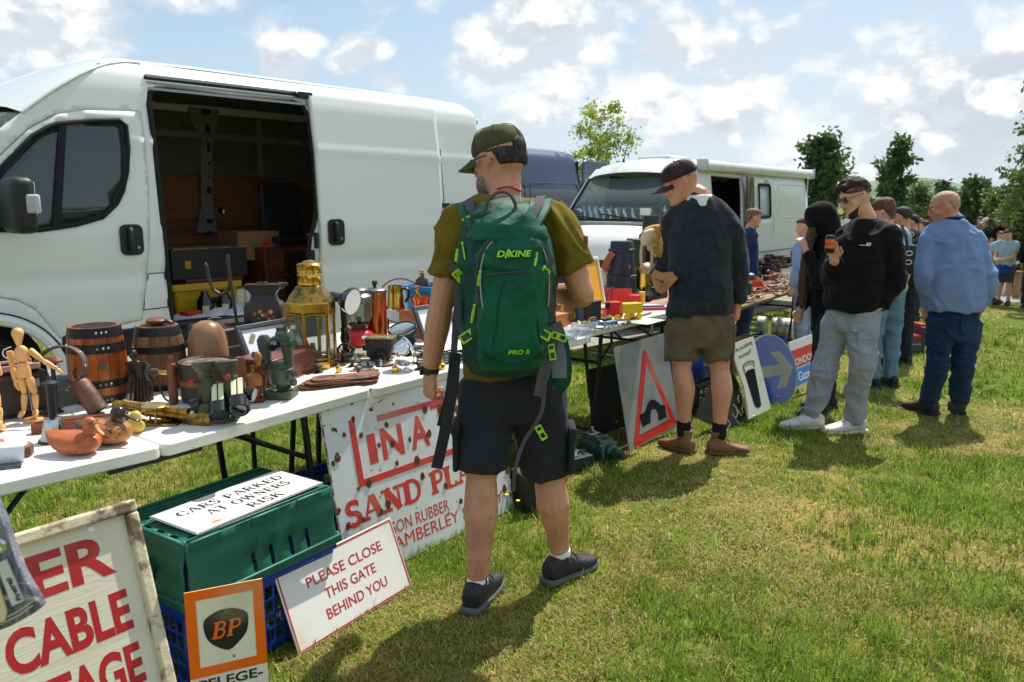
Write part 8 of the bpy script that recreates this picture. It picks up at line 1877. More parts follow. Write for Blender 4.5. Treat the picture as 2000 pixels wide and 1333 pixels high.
b=MB();b.tube(cml([(x*1.0,fsurf(x*.95,z)+.003,z)for x,z in((-.115,-.20),(-.07,-.238),(0,-.25),(.07,-.238),(.115,-.20))],4),.004,6);b.bld('base_seam',m_pk2,pk)
for sx in(-1,1):
 b=MB();b.tube(cml([(sx*x,psurf(x,z)+.003,z)for x,z in((.150,.19),(.158,.08),(.165,-.06),(.160,-.18),(.135,-.27))],4),.004,5);b.bld('side_seam',m_pk,pk)
 b=MB();b.tube(cml([(sx*x,fsurf(x,z)+.003,z)for x,z in((.040,.04),(.062,-.02),(.070,-.10),(.085,-.19))],4),.0028,5);b.bld('panel_seam',m_pk2,pk)
def curved_text(name,vf,x,z,m,fn,lift=.003):
 vs=[(v[0]+x,fn(v[0]+x,v[1]+z)+lift+v[2],v[1]+z)for v in vf[0]];b=MB();b.add(vs,vf[1]);return b.bld(name,m,pk,smooth=0)
vf=text_vf('D KINE',.029,.0009,.25,.0008,1.22);curved_text('logo',vf,-.012,.116,m_lime,lambda x,z:fsurf(x,z)+.006)
b=MB()
lx=-.030
for(x0,z0),(x1,z1)in(((lx-.010,.112),(lx+.003,.140)),((lx+.003,.140),(lx+.012,.116)),((lx-.004,.122),(lx+.006,.124))):
 b.bar((x0,fsurf(x0,z0)+.010,z0),(x1,fsurf(x1,z1)+.010,z1),.006,.003,(0,1,0))
b.bld('logo_peak',m_lime,pk)
vf=text_vf('PRO II',.022,.0006,.15,.0008,1.25);curved_text('model_mark',vf,.003,-.212,m_lime,lambda x,z:fsurf(x,z)+.006)
def buckle(px,py,ang,w=.034,L=.075,y=None):
 o=PM.inverted()@P(px,py,2.7);z=o.z;x=o.x
 for _ in range(6):
  yy=psurf(max(-.999*pw(z),min(.999*pw(z),x)),z)+.012;q=PM.inverted();d=q.to_3x3()@ray(px,py);c0=q@EYE;t=(yy-c0.y)/d.y;x,z=c0.x+d.x*t,c0.z+d.z*t
 Mx=Mt.Translation((x,yy,z))@rotm('Y',R(ang))@rotm('Z',R(-28 if x>0 else 28))
 b=MB();outer=rrect(w,L,.008,3)
 for(c,s_)in(((-w*.42,0,0),(.006,.010,L)),((w*.42,0,0),(.006,.010,L)),((0,0,L*.46),(w,.010,.007)),((0,0,-L*.46),(w,.010,.007)),((0,0,L*.06),(w,.009,.010))):b.box(c,s_,None)
 b.prz([(-w*.4,L*.08),(w*.4,L*.08),(w*.25,L*.42),(-w*.25,L*.42)],.008,frame(Vc((0,-.004,0)),*FACE));b.v=[tuple(Mx@Vc(v))for v in b.v];bu=b.bld('buckle',m_lime,pk,bvl=.002)
 b=MB();b.box((0,-.006,-L*.25),(w*.62,.006,L*.38));b.v=[tuple(Mx@Vc(v))for v in b.v];b.bld('webbing_end',m_web,bu)
 b=MB();b.box((0,-.004,L*.72),(w*.72,.005,L*.6));b.v=[tuple(Mx@Vc(v))for v in b.v];b.bld('webbing_tail',m_web,bu)
buckle(903,546,-42);buckle(1056,544,38);buckle(918,655,58);buckle(1056,652,-60)
def onpack(px,py,off=.01,f=None):
 q=PM.inverted();d=q.to_3x3()@ray(px,py);c0=q@EYE;y=.15
 for _ in range(8):
  t=(y-c0.y)/d.y;x,z=c0.x+d.x*t,c0.z+d.z*t;y=y*.4+.6*((f or psurf)(max(-.99*pw(z),min(.99*pw(z),x)),z)+off)
 return Vc((x,y,z))
for(ax,ay,bx,by,f)in((903,476,908,508,None),(893,490,890,512,None),(938,532,934,560,fsurf),(927,598,921,632,None),(1048,498,1044,522,None),(905,430,925,420,None),(1043,525,1040,545,None)):
 a,c=onpack(ax,ay,.012,f),onpack(bx,by,.016,f);b=MB();b.tube([a,a.lerp(c,.4),c],[.003,.006,.0045],8,flat=.6);b.ball(a,.006,8);b.bld('zip_pull',m_lime,pk)
for pts in(((893,555),(893,600),(899,640),(908,655)),((1064,545),(1076,590),(1080,630),(1092,660))):
 l=[onpack(x,y,.008)for x,y in pts];b=MB();b.strap(l,.024,.003,(0,1,0),4);b.bld('side_strap',m_web,pk)
 # shoulder straps over the shoulders, carry loop
for sgn,pts in((-1,((940,452,2.70),(920,425,2.76),(917,405,2.86),(925,412,3.0),(915,470,3.07))),(1,((1030,445,2.70),(1050,415,2.76),(1056,398,2.85),(1062,406,2.98),(1085,470,3.05)))):
 l=[PM.inverted()@P(x,y,Y)for x,y,Y in pts];nn=[Vc((0,.9,.4)),Vc((0,.5,.9)),Vc((0,0,1)),Vc((0,-.5,.8)),Vc((0,-1,.2))]
 b=MB();b.strap(l,.075,.016,nn,5);st=b.bld('shoulder_strap',m_pk,pk,bvl=.005);b=MB();b.strap([q+Vc((0,0,.010))+n_*.012 for q,n_ in zip(l,nn)],.030,.004,nn,5);b.bld('strap_webbing',m_web,st)
b=MB();b.tube(cml([PM.inverted()@P(x,y,2.70)for x,y in((949,418),(952,395),(972,377),(992,379),(1004,395),(1008,414))],4),.006,7);b.bld('carry_loop',m_web,pk)
# dangling straps
def hang(name,pts,w,m,th=.003):
 l=[PM.inverted()@P(x,y,Y)for x,y,Y in pts];b=MB();b.strap(l,w,th,(0,1,0),4);return b.bld(name,m,pk)
hang('hanging_strap',((896,560,2.74),(890,640,2.72),(886,700,2.72)),.024,m_web)
hang('hanging_strap',((889,690,2.72),(884,760,2.70),(868,850,2.68),(853,917,2.66)),.040,m_bweb,.004)
hang('hanging_strap',((883,700,2.73),(874,770,2.72),(858,833,2.71)),.018,m_bweb)
hang('hanging_strap',((1072,575,2.72),(1074,640,2.70),(1086,665,2.69),(1066,740,2.69),(1052,776,2.69)),.024,m_web)
hang('hanging_strap',((1098,640,2.71),(1076,652,2.68),(1060,668,2.68)),.045,m_web)
hang('hanging_strap',((1068,690,2.69),(1056,735,2.68),(1048,775,2.68)),.020,m_web)
hang('hanging_strap',((1066,740,2.69),(1060,800,2.70),(1046,832,2.70),(1024,866,2.70),(1008,915,2.70),(1004,962,2.72)),.014,m_web)
l=[PM.inverted()@P(*q)for q in((1074,640,2.80),(1090,690,2.78),(1092,738,2.76),(1080,752,2.76))];b=MB();b.strap(l,.085,.018,(0,1,0),5);hb_=b.bld('hip_belt',m_pk2,pk,bvl=.006);b=MB();b.strap([q+Vc((-.004,.020,0))for q in l[:3]],.055,.004,(0,1,0),5);b.bld('belt_pad',mat('grey_mesh',C(104,106,112),.8),hb_)
for px,py,a in((1058,848,28),(1078,690,10),(1092,660,70)):
 c=PM.inverted()@P(px,py,2.685);Mx=Mt.Translation(c)@rotm('Y',R(-a));b=MB()
 for(cc,s_)in(((-.010,0,0),(.005,.009,.055)),((.010,0,0),(.005,.009,.055)),((0,0,.026),(.025,.009,.006)),((0,0,-.026),(.022,.009,.006)),((0,0,.004),(.024,.008,.012))):b.box(cc,s_)
 b.v=[tuple(Mx@Vc(v))for v in b.v];b.bld('buckle',m_lime,pk,bvl=.0018)
b=MB();c=PM.inverted()@P(1046,702,2.675);b.tube([c+Vc((.010*math.cos(a),0,.032*math.sin(a)))for a in[2*math.pi*i/16 for i in range(16)]],.0028,6,closed=True);b.bld('karabiner',m_silver,pk)
# ---------------------------------------------------------------- man in dark jumper
Yb=4.78
J=jp(Yb,dict(hipL=(1335,640),hipR=(1397,636,-.03),knL=(1331,722,-.02),knR=(1406,722,-.03),shL=(1320,430,.06),shR=(1414,420,-.02),elL=(1296,540,.08),elR=(1443,508,-.02),wrL=(1280,528,.22),wrR=(1441,594,.02),nb=(1366,388,.0),head=(1331,357,.03)))
gl,gr=G(1330,884),G(1412,890)
J['anL']=gl+Vc((.02,.02,.13));J['anR']=gr+Vc((-.02,.03,.13));J['toL']=gl+Vc((-.10,.16,0));J['toR']=gr+Vc((.16,.04,0))
Bm=Human('man in dark cap, charcoal jumper and khaki cargo shorts, seen from behind holding a bag',J,(-.62,.78,0),(-.90,.22,-.36),(-.30,.0,1),1.02,SK2,vox=.0075,headsize=1.03,hands={'L':dict(d=(-.5,.6,.25),pn=(.1,.2,-1),curl=(.9,.9,.6),side=-1),'R':dict(d=(.0,.1,-1),pn=(-.8,.5,0),curl=(.8,.9,.5),side=1)})
m_jump=cloth('charcoal_knit',C(38,41,48),C(50,54,62),sc=30,weave=150,ws=.6,sheen=.12)
Bm.shirt('jumper',m_jump,[(.10,.186,.142),(.15,.190,.146),(.25,.184,.14),(.42,.182,.138),(.6,.184,.136),(.76,.180,.122),(.88,.140,.092),(1.0,.078,.072)],'long',(.072,.072,.060),disp=wrinkle(.015,(6,6,5),11),vox=.011)
b=MB();limb(b,[J['nb']-Bm.up*.045,J['nb']-Bm.up*.01,J['nb']+Bm.up*.022],[.096,.088,.074],4,16,.012);organic(b,'white_collar',cloth('white_cotton',C(224,222,218)),Bm.t,.008,2)
m_kh=cloth('khaki_drill',C(108,96,72),C(90,80,58))
Bm.legs('shorts',m_kh,(.104,.097,.094),.76,.172,wrinkle(.012,(9,9,6),12),top=.13,vox=.011)
for q,s_ in(('L',-1),('R',1)):
 c=J['hip'+q].lerp(J['kn'+q],.40)+Bm.Ls*s_*.088;b=MB();b.box((0,0,-.01),(.040,.12,.17));b.box((0,0,.075),(.046,.13,.05));b.v=[tuple(frame(c,Bm.Ls,Vc((-Bm.Ls.y,Bm.Ls.x,0)),Vc((0,0,1)))@Vc(v))for v in b.v];reg('cargo_pocket',m_kh,b,Bm.t,bvl=.012,seg=3)
Bm.cap(cloth('dark_brown_cap',C(52,40,42),C(70,54,54)),tilt=-.02,brim=.085,z0=.022)
m_boot=mat('tan_boot_leather',C(126,88,58),.65,mix=[(C(96,64,42),12,.45,.65),(C(156,120,86),30,.6,.75)],bump=[(60,.4)])
for q in 'LR':
 shoe(Bm.t,J['an'+q],J['to'+q],m_boot,mat('brown_sole',C(96,70,48),.8),.90,.085,'boot',laces=mat('dark_lace',C(50,36,28),.8))
 b=MB();an=J['an'+q];kn=J['kn'+q];limb(b,[an+Vc((0,0,-.02)),an.lerp(kn,.20)],[.046,.047],3,14,.006);organic(b,'sock',cloth('black_sock',C(26,26,30)),Bm.t,.008,2)
 # what he holds: an old canvas and leather bag with a rope loop
bc=P(1285,470,4.86);t=thg('shoulder_bag','worn yellow canvas bag with tan leather corners held by the man in the dark jumper','bag',bc)
m_canv=mat('stained_canvas',C(176,132,62),.8,mix=[(C(214,190,150),12,.48,.62),(C(124,82,48),20,.6,.72)],bump=[(50,.4)])
q=lambda px,py,Y=4.86:P(px,py,Y)-bc
b=MB();b.loft([sell(q(x,y),w/2,d,Vc((.94,.34,0)),Vc((-.34,.94,0)),16,2.6)for x,y,w,d in((1296,508,.06,.03),(1290,490,.13,.05),(1288,465,.18,.055),(1286,450,.20,.05),(1284,443,.16,.03))]);o=organic(b,'bag',m_canv,None,.009,3,wrinkle(.012,(14,14,12),15));o.parent=t
b=MB();b.loft([sell(q(x,y,4.80),w/2,d,Vc((.9,.3,.3)).normalized(),Vc((-.3,.9,.2)).normalized(),14,2.3)for x,y,w,d in((1262,478,.07,.025),(1263,462,.085,.035),(1268,448,.07,.03))]);o=organic(b,'leather_corner',mat('pale_hide',C(204,184,154),.7,bump=[(40,.4)]),None,.009,3);o.parent=t
b=MB();pts=[q(1263+11*math.cos(R(a)),500-34*math.sin(R(a)),4.80)for a in range(0,360,20)];b.tube(pts,.010,7,closed=True);b.bld('rope_handle',mat('pale_rope',C(202,180,146),.8,bump=[(120,.8,(1,1,3))]),t)
b=MB();b.strap([q(1280,540,4.76),q(1284,556,4.72),q(1292,566,4.70),q(1306,552,4.66),q(1318,538,4.66)],.05,.006,[Vc((0,-1,.2))]*5,4);b.strap([q(1276,536,4.78),q(1292,542,4.74),q(1316,540,4.68)],.05,.02,(0,-1,.3),4);b.bld('leather_flap',mat('tan_hide',C(170,120,70),.6,mix=[(C(130,86,50),10,.5,.7)]),t,bvl=.003)
# ---------------------------------------------------------------- young man with the drinks can
Yb=5.45
J=jp(Yb,dict(hipL=(1686,620,-.09),hipR=(1642,618,.05),knL=(1682,722,-.16),knR=(1612,718,.03),shL=(1738,462,-.12),shR=(1655,460,.16),elL=(1752,552,-.16),elR=(1622,548,.10),wrL=(1716,600,-.14),wrR=(1630,508,-.12),nb=(1694,436,.02),head=(1672,386,.0)))
gl,gr=G(1660,846),G(1578,838)
J['anL']=gl+Vc((.02,.0,.10));J['anR']=gr+Vc((.02,.0,.10));J['toL']=gl+Vc((-.17,-.03,0));J['toR']=gr+Vc((-.17,-.01,0))
Cm=Human('young man in black sweatshirt and grey joggers with sunglasses, holding an orange drinks can',J,(-.80,-.55,0),(-.93,-.12,-.34),(-.32,0,1),1.01,SK3,vox=.0075,headsize=1.04,legk=.78,hands={'L':dict(d=(-.5,-.1,-.8),pn=(-.6,.6,.2),curl=(.3,.4,.3)),'R':dict(d=(-.25,-.10,.95),pn=(-.55,-.70,.0),curl=(.45,.75,.5),side=1,thumb=.4)})
m_blk_sw=cloth('black_sweatshirt',C(14,14,16),C(20,20,23),sheen=.06)
Cm.shirt('sweatshirt',m_blk_sw,[(.05,.172,.150),(.10,.192,.165),(.25,.200,.165),(.45,.198,.16),(.62,.198,.155),(.78,.194,.138),(.89,.145,.098),(1.0,.080,.076)],'long',(.080,.080,.064),disp=wrinkle(.018,(6,6,6),21),vox=.011)
m_jog=cloth('grey_marl_jersey',C(150,154,162),C(134,138,148),sc=60,weave=200)
Cm.legs('joggers',m_jog,(.108,.098,.084,.074,.054),1.0,.165,wrinkle(.016,(6,6,8),22),top=.09,vox=.011)
lm=mat('white_print_ink',C(220,220,220),.6)
def badge(par,name,c,n_,w,h,shapes):
 n_=Vc(n_).normalized();x=Vc((0,0,1)).cross(n_).normalized();M=frame(c,x,n_.cross(x),n_);b=MB()
 for pl in shapes:b.prz([(px_*w,py_*h)for px_,py_ in pl],.002,M)
 return reg(name,lm,b,par)
fd=Vc((-.50,-.86,0));c=P(1690,478,Yb-.2);
def nearest(o,px,py):
 """first point of a part seen along the ray through a photo pixel"""
 dg=bpy.context.evaluated_depsgraph_get();mi=(Mt.Translation(o.parent.location)@o.matrix_parent_inverse).inverted();a=mi@EYE;d=mi.to_3x3()@ray(px,py)
 ok,loc,nr,_=o.ray_cast(a,d.normalized())
 return(loc,nr)if ok else(None,None)
sw=[o for o in Cm.t.children if o.name.startswith('sweatshirt')][0]
loc,nr=nearest(sw,1690,478)
if loc:badge(Cm.t,'chest_print',loc+nr*.004,nr,.03,.02,[[(-1.2,-.4),(.1,-.4),(.1,-.15),(-1.2,-.15)],[(.2,-.5),(.7,-.5),(.9,.6),(.4,.6)],[(.8,-.5),(1.2,-.5),(1.4,.6),(1.0,.6)]])
jo=[o for o in Cm.t.children if o.name.startswith('joggers')][0]
loc,nr=nearest(jo,1674,645)
if loc:badge(Cm.t,'tick_mark',loc+nr*.004,nr,.028,.018,[[(-1,.1),(-.7,-.35),(-.3,-.45),(1,.45),(-.2,-.12),(-.6,-.05)]])
loc,nr=nearest(jo,1695,668)
if loc:
 x=Vc((0,0,1)).cross(nr).normalized();M=frame(loc,x,nr.cross(x),nr);b=MB();b.prz(rrect(.13,.15,.02,3,0,-.03),.012,M,-.008);b.prz(rrect(.14,.055,.012,3,0,.04),.016,M,-.008);reg('cargo_pocket',m_jog,b,Cm.t,bvl=.004)
def curls(b,M):
 rng=random.Random(8)
 for i in range(90):
  a=rng.random()*6.28;r=math.sqrt(rng.random());x,y=.064*r*math.cos(a),-.004+.088*r*math.sin(a);z=.116-.05*r*r;b.ball(M@Vc((x*1.05,y+.010,z+.016+.12*max(0,y))),.017*(.7+.6*rng.random()),8)
 for x in(-.05,-.03,-.01,.012,.034,.052):b.ball(M@Vc((x,.084+.008*math.sin(x*90),.090+.010*math.cos(x*120))),.022,8)
Cm.hair('hair',hairm('dark_brown_hair',C(40,30,26),C(62,46,38)),.062,.004,.008,side=.03,extra=curls,vox=.0065)
Cm.hair('faded_sides',hairm('faded_hair',C(92,70,60),C(70,52,44)),.02,.0025,.0,side=-.01,ztop=.075,vox=.0065)
b=MB();M=Cm.HM;b.loft([headring(z,yf,yb,w,M)for z,yf,yb,w in((-.124,.078,.03,.024),(-.110,.093,.022,.038),(-.090,.096,.020,.0525),(-.074,.084,.02,.0595),(-.055,.045,.018,.0635),(-.035,.026,.006,.068))]);b.tube([M@Vc(v)for v in((-.024,.092,-.048),(0,.103,-.044),(.024,.092,-.048))],.006,6);organic(b,'beard',hairm('dark_beard',C(44,32,28),C(66,48,40)),Cm.t,.0065,2)
Cm.glasses(mat('gold_wire',C(120,96,60),.3,.8),mat('sunglass_lens',C(30,24,22),.05,coat=1),z=.012)
m_wt=mat('white_trainer',C(206,202,194),.5,mix=[(C(176,168,152),14,.5,.7)],bump=[(50,.2)])
for q in 'LR':shoe(Cm.t,J['an'+q],J['to'+q],m_wt,m_sole_w,1.08,.0,'trainer',laces=mat('white_lace',C(190,190,196),.8))
cc=P(1621,478,Yb-.22);t=thg('drinks_can','orange and black drinks can in the hand of the young man in the sweatshirt','can',cc-Vc((0,0,.055)))
b=MB();b.lth([(.024,0),(.029,.006),(.030,.012),(.030,.104),(.026,.112),(.024,.113),(.001,.112)],n=28);b.bld('can',mat('can_black',C(30,28,30),.25,.5),t)
b=MB();b.lth([(.0302,.030),(.0306,.032),(.0306,.054),(.0302,.056)],n=28);b.bld('orange_band',mat('can_orange',C(224,96,30),.3),t)
b=MB();b.lth([(.0302,.060),(.0306,.062),(.0306,.088),(.0302,.090)],n=28);b.bld('orange_band',mat('can_orange',C(224,96,30),.3),t)
b=MB();b.lth([(.024,.113),(.0265,.1135),(.0265,.116),(.024,.116)],n=24);b.bld('rim',m_silver,t)
# ---------------------------------------------------------------- bald man in the blue sweatshirt
Yb=5.95
J=jp(Yb,dict(hipL=(1836,632),hipR=(1889,632),knL=(1831,712,.0),knR=(1880,712),shL=(1816,464,.03),shR=(1904,464,-.02),elL=(1803,540,-.02),elR=(1928,540,-.05),wrL=(1812,600,.06),wrR=(1918,600,.04),nb=(1862,432,.0),head=(1846,406,.02)))
gl,gr=G(1812,810),G(1878,808)
J['anL']=gl+Vc((.01,.03,.10));J['anR']=gr+Vc((-.01,.03,.10));J['toL']=gl+Vc((-.06,.17,0));J['toR']=gr+Vc((.04,.18,0))
H_=Human('bald man in light blue sweatshirt and dark jeans, hands in pockets, seen from behind',J,(-.25,.97,0),(-.86,.42,-.28),(-.25,0,1),1.0,SK2,vox=.0075,headsize=1.04,girth=1.05,legk=.78,hands={'L':dict(d=(.1,.3,-1),pn=(.7,.4,0)),'R':dict(d=(-.1,.3,-1),pn=(-.7,.4,0))})
m_bsw=cloth('faded_blue_sweatshirt',C(118,142,186),C(106,130,174))
H_.shirt('sweatshirt',m_bsw,[(.13,.180,.148),(.19,.196,.16),(.30,.198,.16),(.45,.194,.155),(.62,.190,.148),(.77,.184,.13),(.88,.150,.10),(1.0,.085,.08)],'long',(.074,.074,.066),disp=wrinkle(.018,(6,6,6),31),vox=.011)
b=MB();limb(b,[J['nb']-H_.up*.03,J['nb']+H_.up*.035],[.090,.078],4,16,.012);organic(b,'polo_collar',cloth('navy_collar',C(28,34,56)),H_.t,.008,2)
m_dj=cloth('dark_denim',C(26,50,84),C(40,66,100),sc=5,weave=300)
H_.legs('jeans',m_dj,(.100,.092,.078,.072,.068),1.0,.160,wrinkle(.014,(7,7,14),32),top=.20,vox=.011)
for px in(1836,1892):
 jn=[o for o in H_.t.children if o.name.startswith('jeans')][0];loc,nr=nearest(jn,px,636)
 if loc:
  x=Vc((0,0,1)).cross(nr).normalized();M=frame(loc,x,nr.cross(x),nr);b=MB();b.prz([(-.065,.06),(.065,.06),(.06,-.05),(0,-.085),(-.06,-.05)],.006,M,-.001);reg('back_pocket',m_dj,b,H_.t,bvl=.002)
H_.hair('hair',hairm('thin_fair_hair',C(176,140,112),C(196,164,136)),.045,.0035,.0,side=-.035,disp=None)
H_.hair
bo=[o for o in H_.t.children if o.name.startswith('hair')][0];bo.scale=(1,1,1)
for q in 'LR':shoe(H_.t,J['an'+q],J['to'+q],mat('dark_shoe',C(48,42,42),.6),m_sole_k,1.05)
# ---------------------------------------------------------------- generic figures further off
def stand_joints(base,h,fdir,lean=0.0,armL=None,armR=None,stance=.11,stride=0.0):
 s=h/1.78;f=Vc((fdir[0],fdir[1],0)).normalized();r=Vc((f.y,-f.x,0));u=Vc((0,0,1))
 q=lambda x,y,z:base+r*x*s+f*y*s+u*z*s
 J=dict(hipL=q(-.085,0,.93),hipR=q(.085,0,.93),knL=q(-.10,.02+stride*.6,.50),knR=q(.10,.02-stride*.3,.50),anL=q(-stance,-.02+stride,.09),anR=q(stance,-.02-stride*.6,.09),toL=q(-stance-.03,.16+stride,0),toR=q(stance+.03,.16-stride*.6,0),shL=q(-.185,lean*.8,1.44),shR=q(.185,lean*.8,1.44),nb=q(0,lean*.9-.01,1.50),head=q(0,lean+.03,1.655))
 for k,a in(('L',armL),('R',armR)):
  sg=-1 if k=='L' else 1;a=a or((.25,.0,1.16),(.25,.06,.90));J['el'+k]=q(sg*a[0][0],a[0][1]+lean*.5,a[0][2]);J['wr'+k]=q(sg*a[1][0],a[1][1]+lean*.4,a[1][2])
 return J,s,f
def figure(label,px,ytop,Y,fdir,headF,skin,top,topm,legm,hairmat,h=None,lean=.06,armL=None,armR=None,legs='long',shoes=None,girth=1.0,group=None,hairk=None,extra=None,stance=.11,stride=0.0):
 b0=gat(px,Y);b0.z+=.05;h=h or(P(px,ytop,Y).z-b0.z)/math.cos(.05)
 J,s,f=stand_joints(b0,h,fdir,lean,armL,armR,stance,stride)
 m=Human(label,J,f,headF,(0,0,1),s,skin,group,vox=.010 if Y<9 else .013,girth=girth,legk=.78 if legs=='long' else 1)
 rows=[(-.05,.175,.13),(.08,.182,.135),(.3,.178,.13),(.5,.180,.13),(.66,.184,.128),(.78,.186,.115),(.89,.140,.088),(1.0,.078,.072)]
 v=.013 if Y<9 else .016
 m.shirt('top',topm,[(t_,a*girth,b*girth)for t_,a,b in rows],top,(.072,.072,.062),disp=wrinkle(.013,(7,7,6),px),vox=v)
 if legs=='long':m.legs('trousers',legm,(.108,.10,.084,.076,.07),1.0,.17,wrinkle(.012,(8,8,8),px+1),top=.05,vox=v)
 else:m.legs('shorts',legm,(.108,.105,.10),.92,.17,wrinkle(.008,(8,8,8),px+1),top=.05,vox=v)
 m.hair('hair',hairmat,**(hairk or dict(zline=.045,off=.010,top=.012,side=-.04)))
 for q in 'LR':shoe(m.t,J['an'+q],J['to'+q],shoes or m_black,m_sole_k,s*1.05,voxel=.010)
 if extra:extra(m,J,s,f)
 return m
m_bk=cloth('black_jersey',C(17,17,19),C(24,24,27),sheen=.06);m_nv=cloth('navy_fleece',C(30,44,78),C(38,54,92));m_lb=cloth('pale_blue_cotton',C(150,178,196),C(136,164,184));m_lj=cloth('light_denim',C(104,134,156),C(90,118,142));m_dk=cloth('dark_trousers',C(36,38,46))
HB,HD,HK=hairm('brown_hair',C(84,58,42),C(108,78,58)),hairm('dark_hair',C(46,36,32),C(66,52,46)),hairm('black_hair',C(34,28,28),C(48,40,38))
# hooded woman behind the young man
def hood(m,J,s,f):
 M=m.HM;b=MB();b.loft([headring(z,yf,yb,w,M)for z,yf,yb,w in((-.19,.08,-.12,.13),(-.14,.06,-.12,.105),(-.09,.085,-.125,.098),(-.03,.112,-.132,.102),(.04,.122,-.135,.104),(.09,.115,-.12,.094),(.13,.085,-.085,.068),(.15,.03,-.04,.03))])
 organic(b,'hood',m_bk,m.t,.011,3,wrinkle(.008,(9,9,7),3))
 b=MB();r=m.hr
 for i in range(7):
  x=-.055+.018*i;p0=M@Vc((x,.085,-.03));b.tube(cml([p0,p0+Vc((-.03,-.02,-.16)),p0+Vc((-.05+.01*math.sin(i),-.03,-.36)),p0+Vc((-.045+.012*math.cos(i*2),.0,-.62+.03*math.sin(i*3)))],4),interp([.022,.028,.026,.010],4),7)
 organic(b,'long_hair',hairm('long_brown_hair',C(66,42,32),C(92,60,46)),m.t,.010,2,wrinkle(.006,(30,30,4),4))
 b=MB();m.torso(b,[(-.42,.16,.15),(-.2,.19,.15),(.05,.185,.14),(.2,.17,.13)]);organic(b,'coat_skirt',m_bk,m.t,.013,3,wrinkle(.012,(9,9,3),6))
 c=J['hipL']+Vc((-.10,-.16,.02))
figure('woman in black hooded coat with very long brown hair, hand raised to her face',1628,370,6.1,(-.9,-.1,0),(-.92,.1,-.42),SK3,'long',m_bk,m_dk,HB,h=1.64,lean=.10,armL=((.20,.16,1.14),(.07,.24,1.40)),armR=((.20,.04,1.12),(.12,.16,.88)),extra=hood,stride=.12)
# men behind
def shoulder_bag(m,J,s,f):
 pass
E_=figure('brown haired man in pale blue shirt and light jeans behind the young man in black',1738,374,7.3,(-.25,.95,0),(-.75,.6,-.3),SK3,'short',m_lb,m_lj,HB,h=1.76,lean=.10,armL=((.22,.10,1.15),(.12,.32,1.05)),hairk=dict(zline=.03,off=.020,top=.018,side=-.09))
c=P(1772,505,7.15);t=thg('camera_bag','black shoulder bag with silver fittings hanging on the man in pale blue','bag',c)
b=MB();b.loft([[Vc((x,y,z))for x,y in rrect(w,d,.03,3)]for z,w,d in((-.14,.20,.10),(-.12,.24,.14),(.08,.24,.14),(.12,.20,.10))]);b.bld('bag',m_black,t,smooth=45)
b=MB();b.strap([(-.02,-.02,.10),(-.05,-.03,.20),(-.08,.0,.30)],.04,.006,[Vc((.5,-.8,.2))]*3,4);b.bld('strap',m_bweb,t)
for z in(.22,.05,-.03):
 b=MB();b.tube([(.03*math.cos(a)-.03,-.085,z+.02*math.sin(a))for a in[2*math.pi*i/10 for i in range(10)]],.005,5,closed=True);b.bld('ring',m_silver,t)
figure('dark haired man in black T shirt behind the man in pale blue',1768,394,8.6,(-.3,.9,0),(-.6,.75,-.25),SK2,'short',m_bk,m_dk,HD,h=1.74,lean=.06,armR=((.24,.06,1.15),(.20,.30,1.06)))
figure('dark haired man in dark top furthest back in the row of shoppers',1786,413,11.5,(-.4,.8,0),(-.8,.4,-.2),SK2,'short',m_bk,m_dk,HK,h=1.72)
figure('person in a pale blue shirt standing behind the hooded woman',1580,412,9.2,(-.6,.6,0),(-.8,.4,-.2),SK3,'long',cloth('sky_blue_shirt',C(140,162,206),C(126,148,194)),cloth('pale_trousers',C(150,160,186)),HB,h=1.62,lean=.05)
figure('curly haired man in navy jacket beside the camper doorway',1460,374,10.4,(.85,-.1,0),(.95,.0,-.12),SK2,'long',m_nv,m_lj if False else cloth('mid_denim',C(52,76,112),C(64,90,124)),hairm('greying_hair',C(96,78,66),C(140,122,108)),h=1.74,lean=.02,hairk=dict(zline=.04,off=.018,top=.018,side=-.06))
# the boys and the two men at the right edge
def jumper_tied(m,J,s,f):
 b=MB();m.torso(b,[(-.32,.17,.17),(-.1,.185,.16),(.05,.175,.14)]);organic(b,'jumper_round_waist',cloth('royal_blue_knit',C(28,66,140),C(36,78,156)),m.t,.014,3,wrinkle(.014,(12,12,6),5))
m_gs=cloth('grey_school_shorts',C(62,64,66));m_polo=cloth('pale_polo',C(158,180,194),C(146,168,184))
figure('boy in pale polo shirt and grey shorts, blue jumper tied round his waist',1968,448,15.6,(-.8,-.5,0),(-.8,-.35,-.4),SK3,'short',m_polo,m_gs,HD,lean=.05,armL=((.20,.10,1.14),(.05,.30,1.08)),armR=((.22,.08,1.14),(.08,.32,1.06)),legs='short',extra=jumper_tied)
figure('smaller boy half hidden beside the boy in the polo shirt',1946,452,16.1,(.3,-.9,0),(.4,-.8,-.3),SK3,'short',m_polo,m_gs,hairm('fair_brown_hair',C(120,92,66),C(150,118,88)),lean=.05,armL=((.20,.10,1.14),(.05,.28,1.08)),legs='short')
def bush_hat(m,J,s,f):
 M=m.HM;b=MB();b.lth([(.15,0),(.15,.006),(.088,.012),(.084,.06),(.07,.088),(.001,.09)],(0,0,0),22,M@Mt.Translation((0,-.005,.045)),(.92,1.05));reg('bush_hat',mat('camouflage',C(92,88,58),.9,mix=[(C(56,60,40),18,.5,.56),(C(120,104,74),26,.56,.62)]),b,m.t)
 m.glasses(m_blackp,mat('sunglass_lens',C(30,24,22),.05,coat=1),.012)
figure('man in camouflage bush hat and sunglasses standing beyond the boys',1953,418,19.0,(-.1,-1,0),(-.1,-1,-.1),SK2,'short',m_bk,m_dk,HD,h=1.75,extra=bush_hat)
def white_cap(m,J,s,f):m.cap(cloth('white_cap',C(226,226,226)),z0=.03)
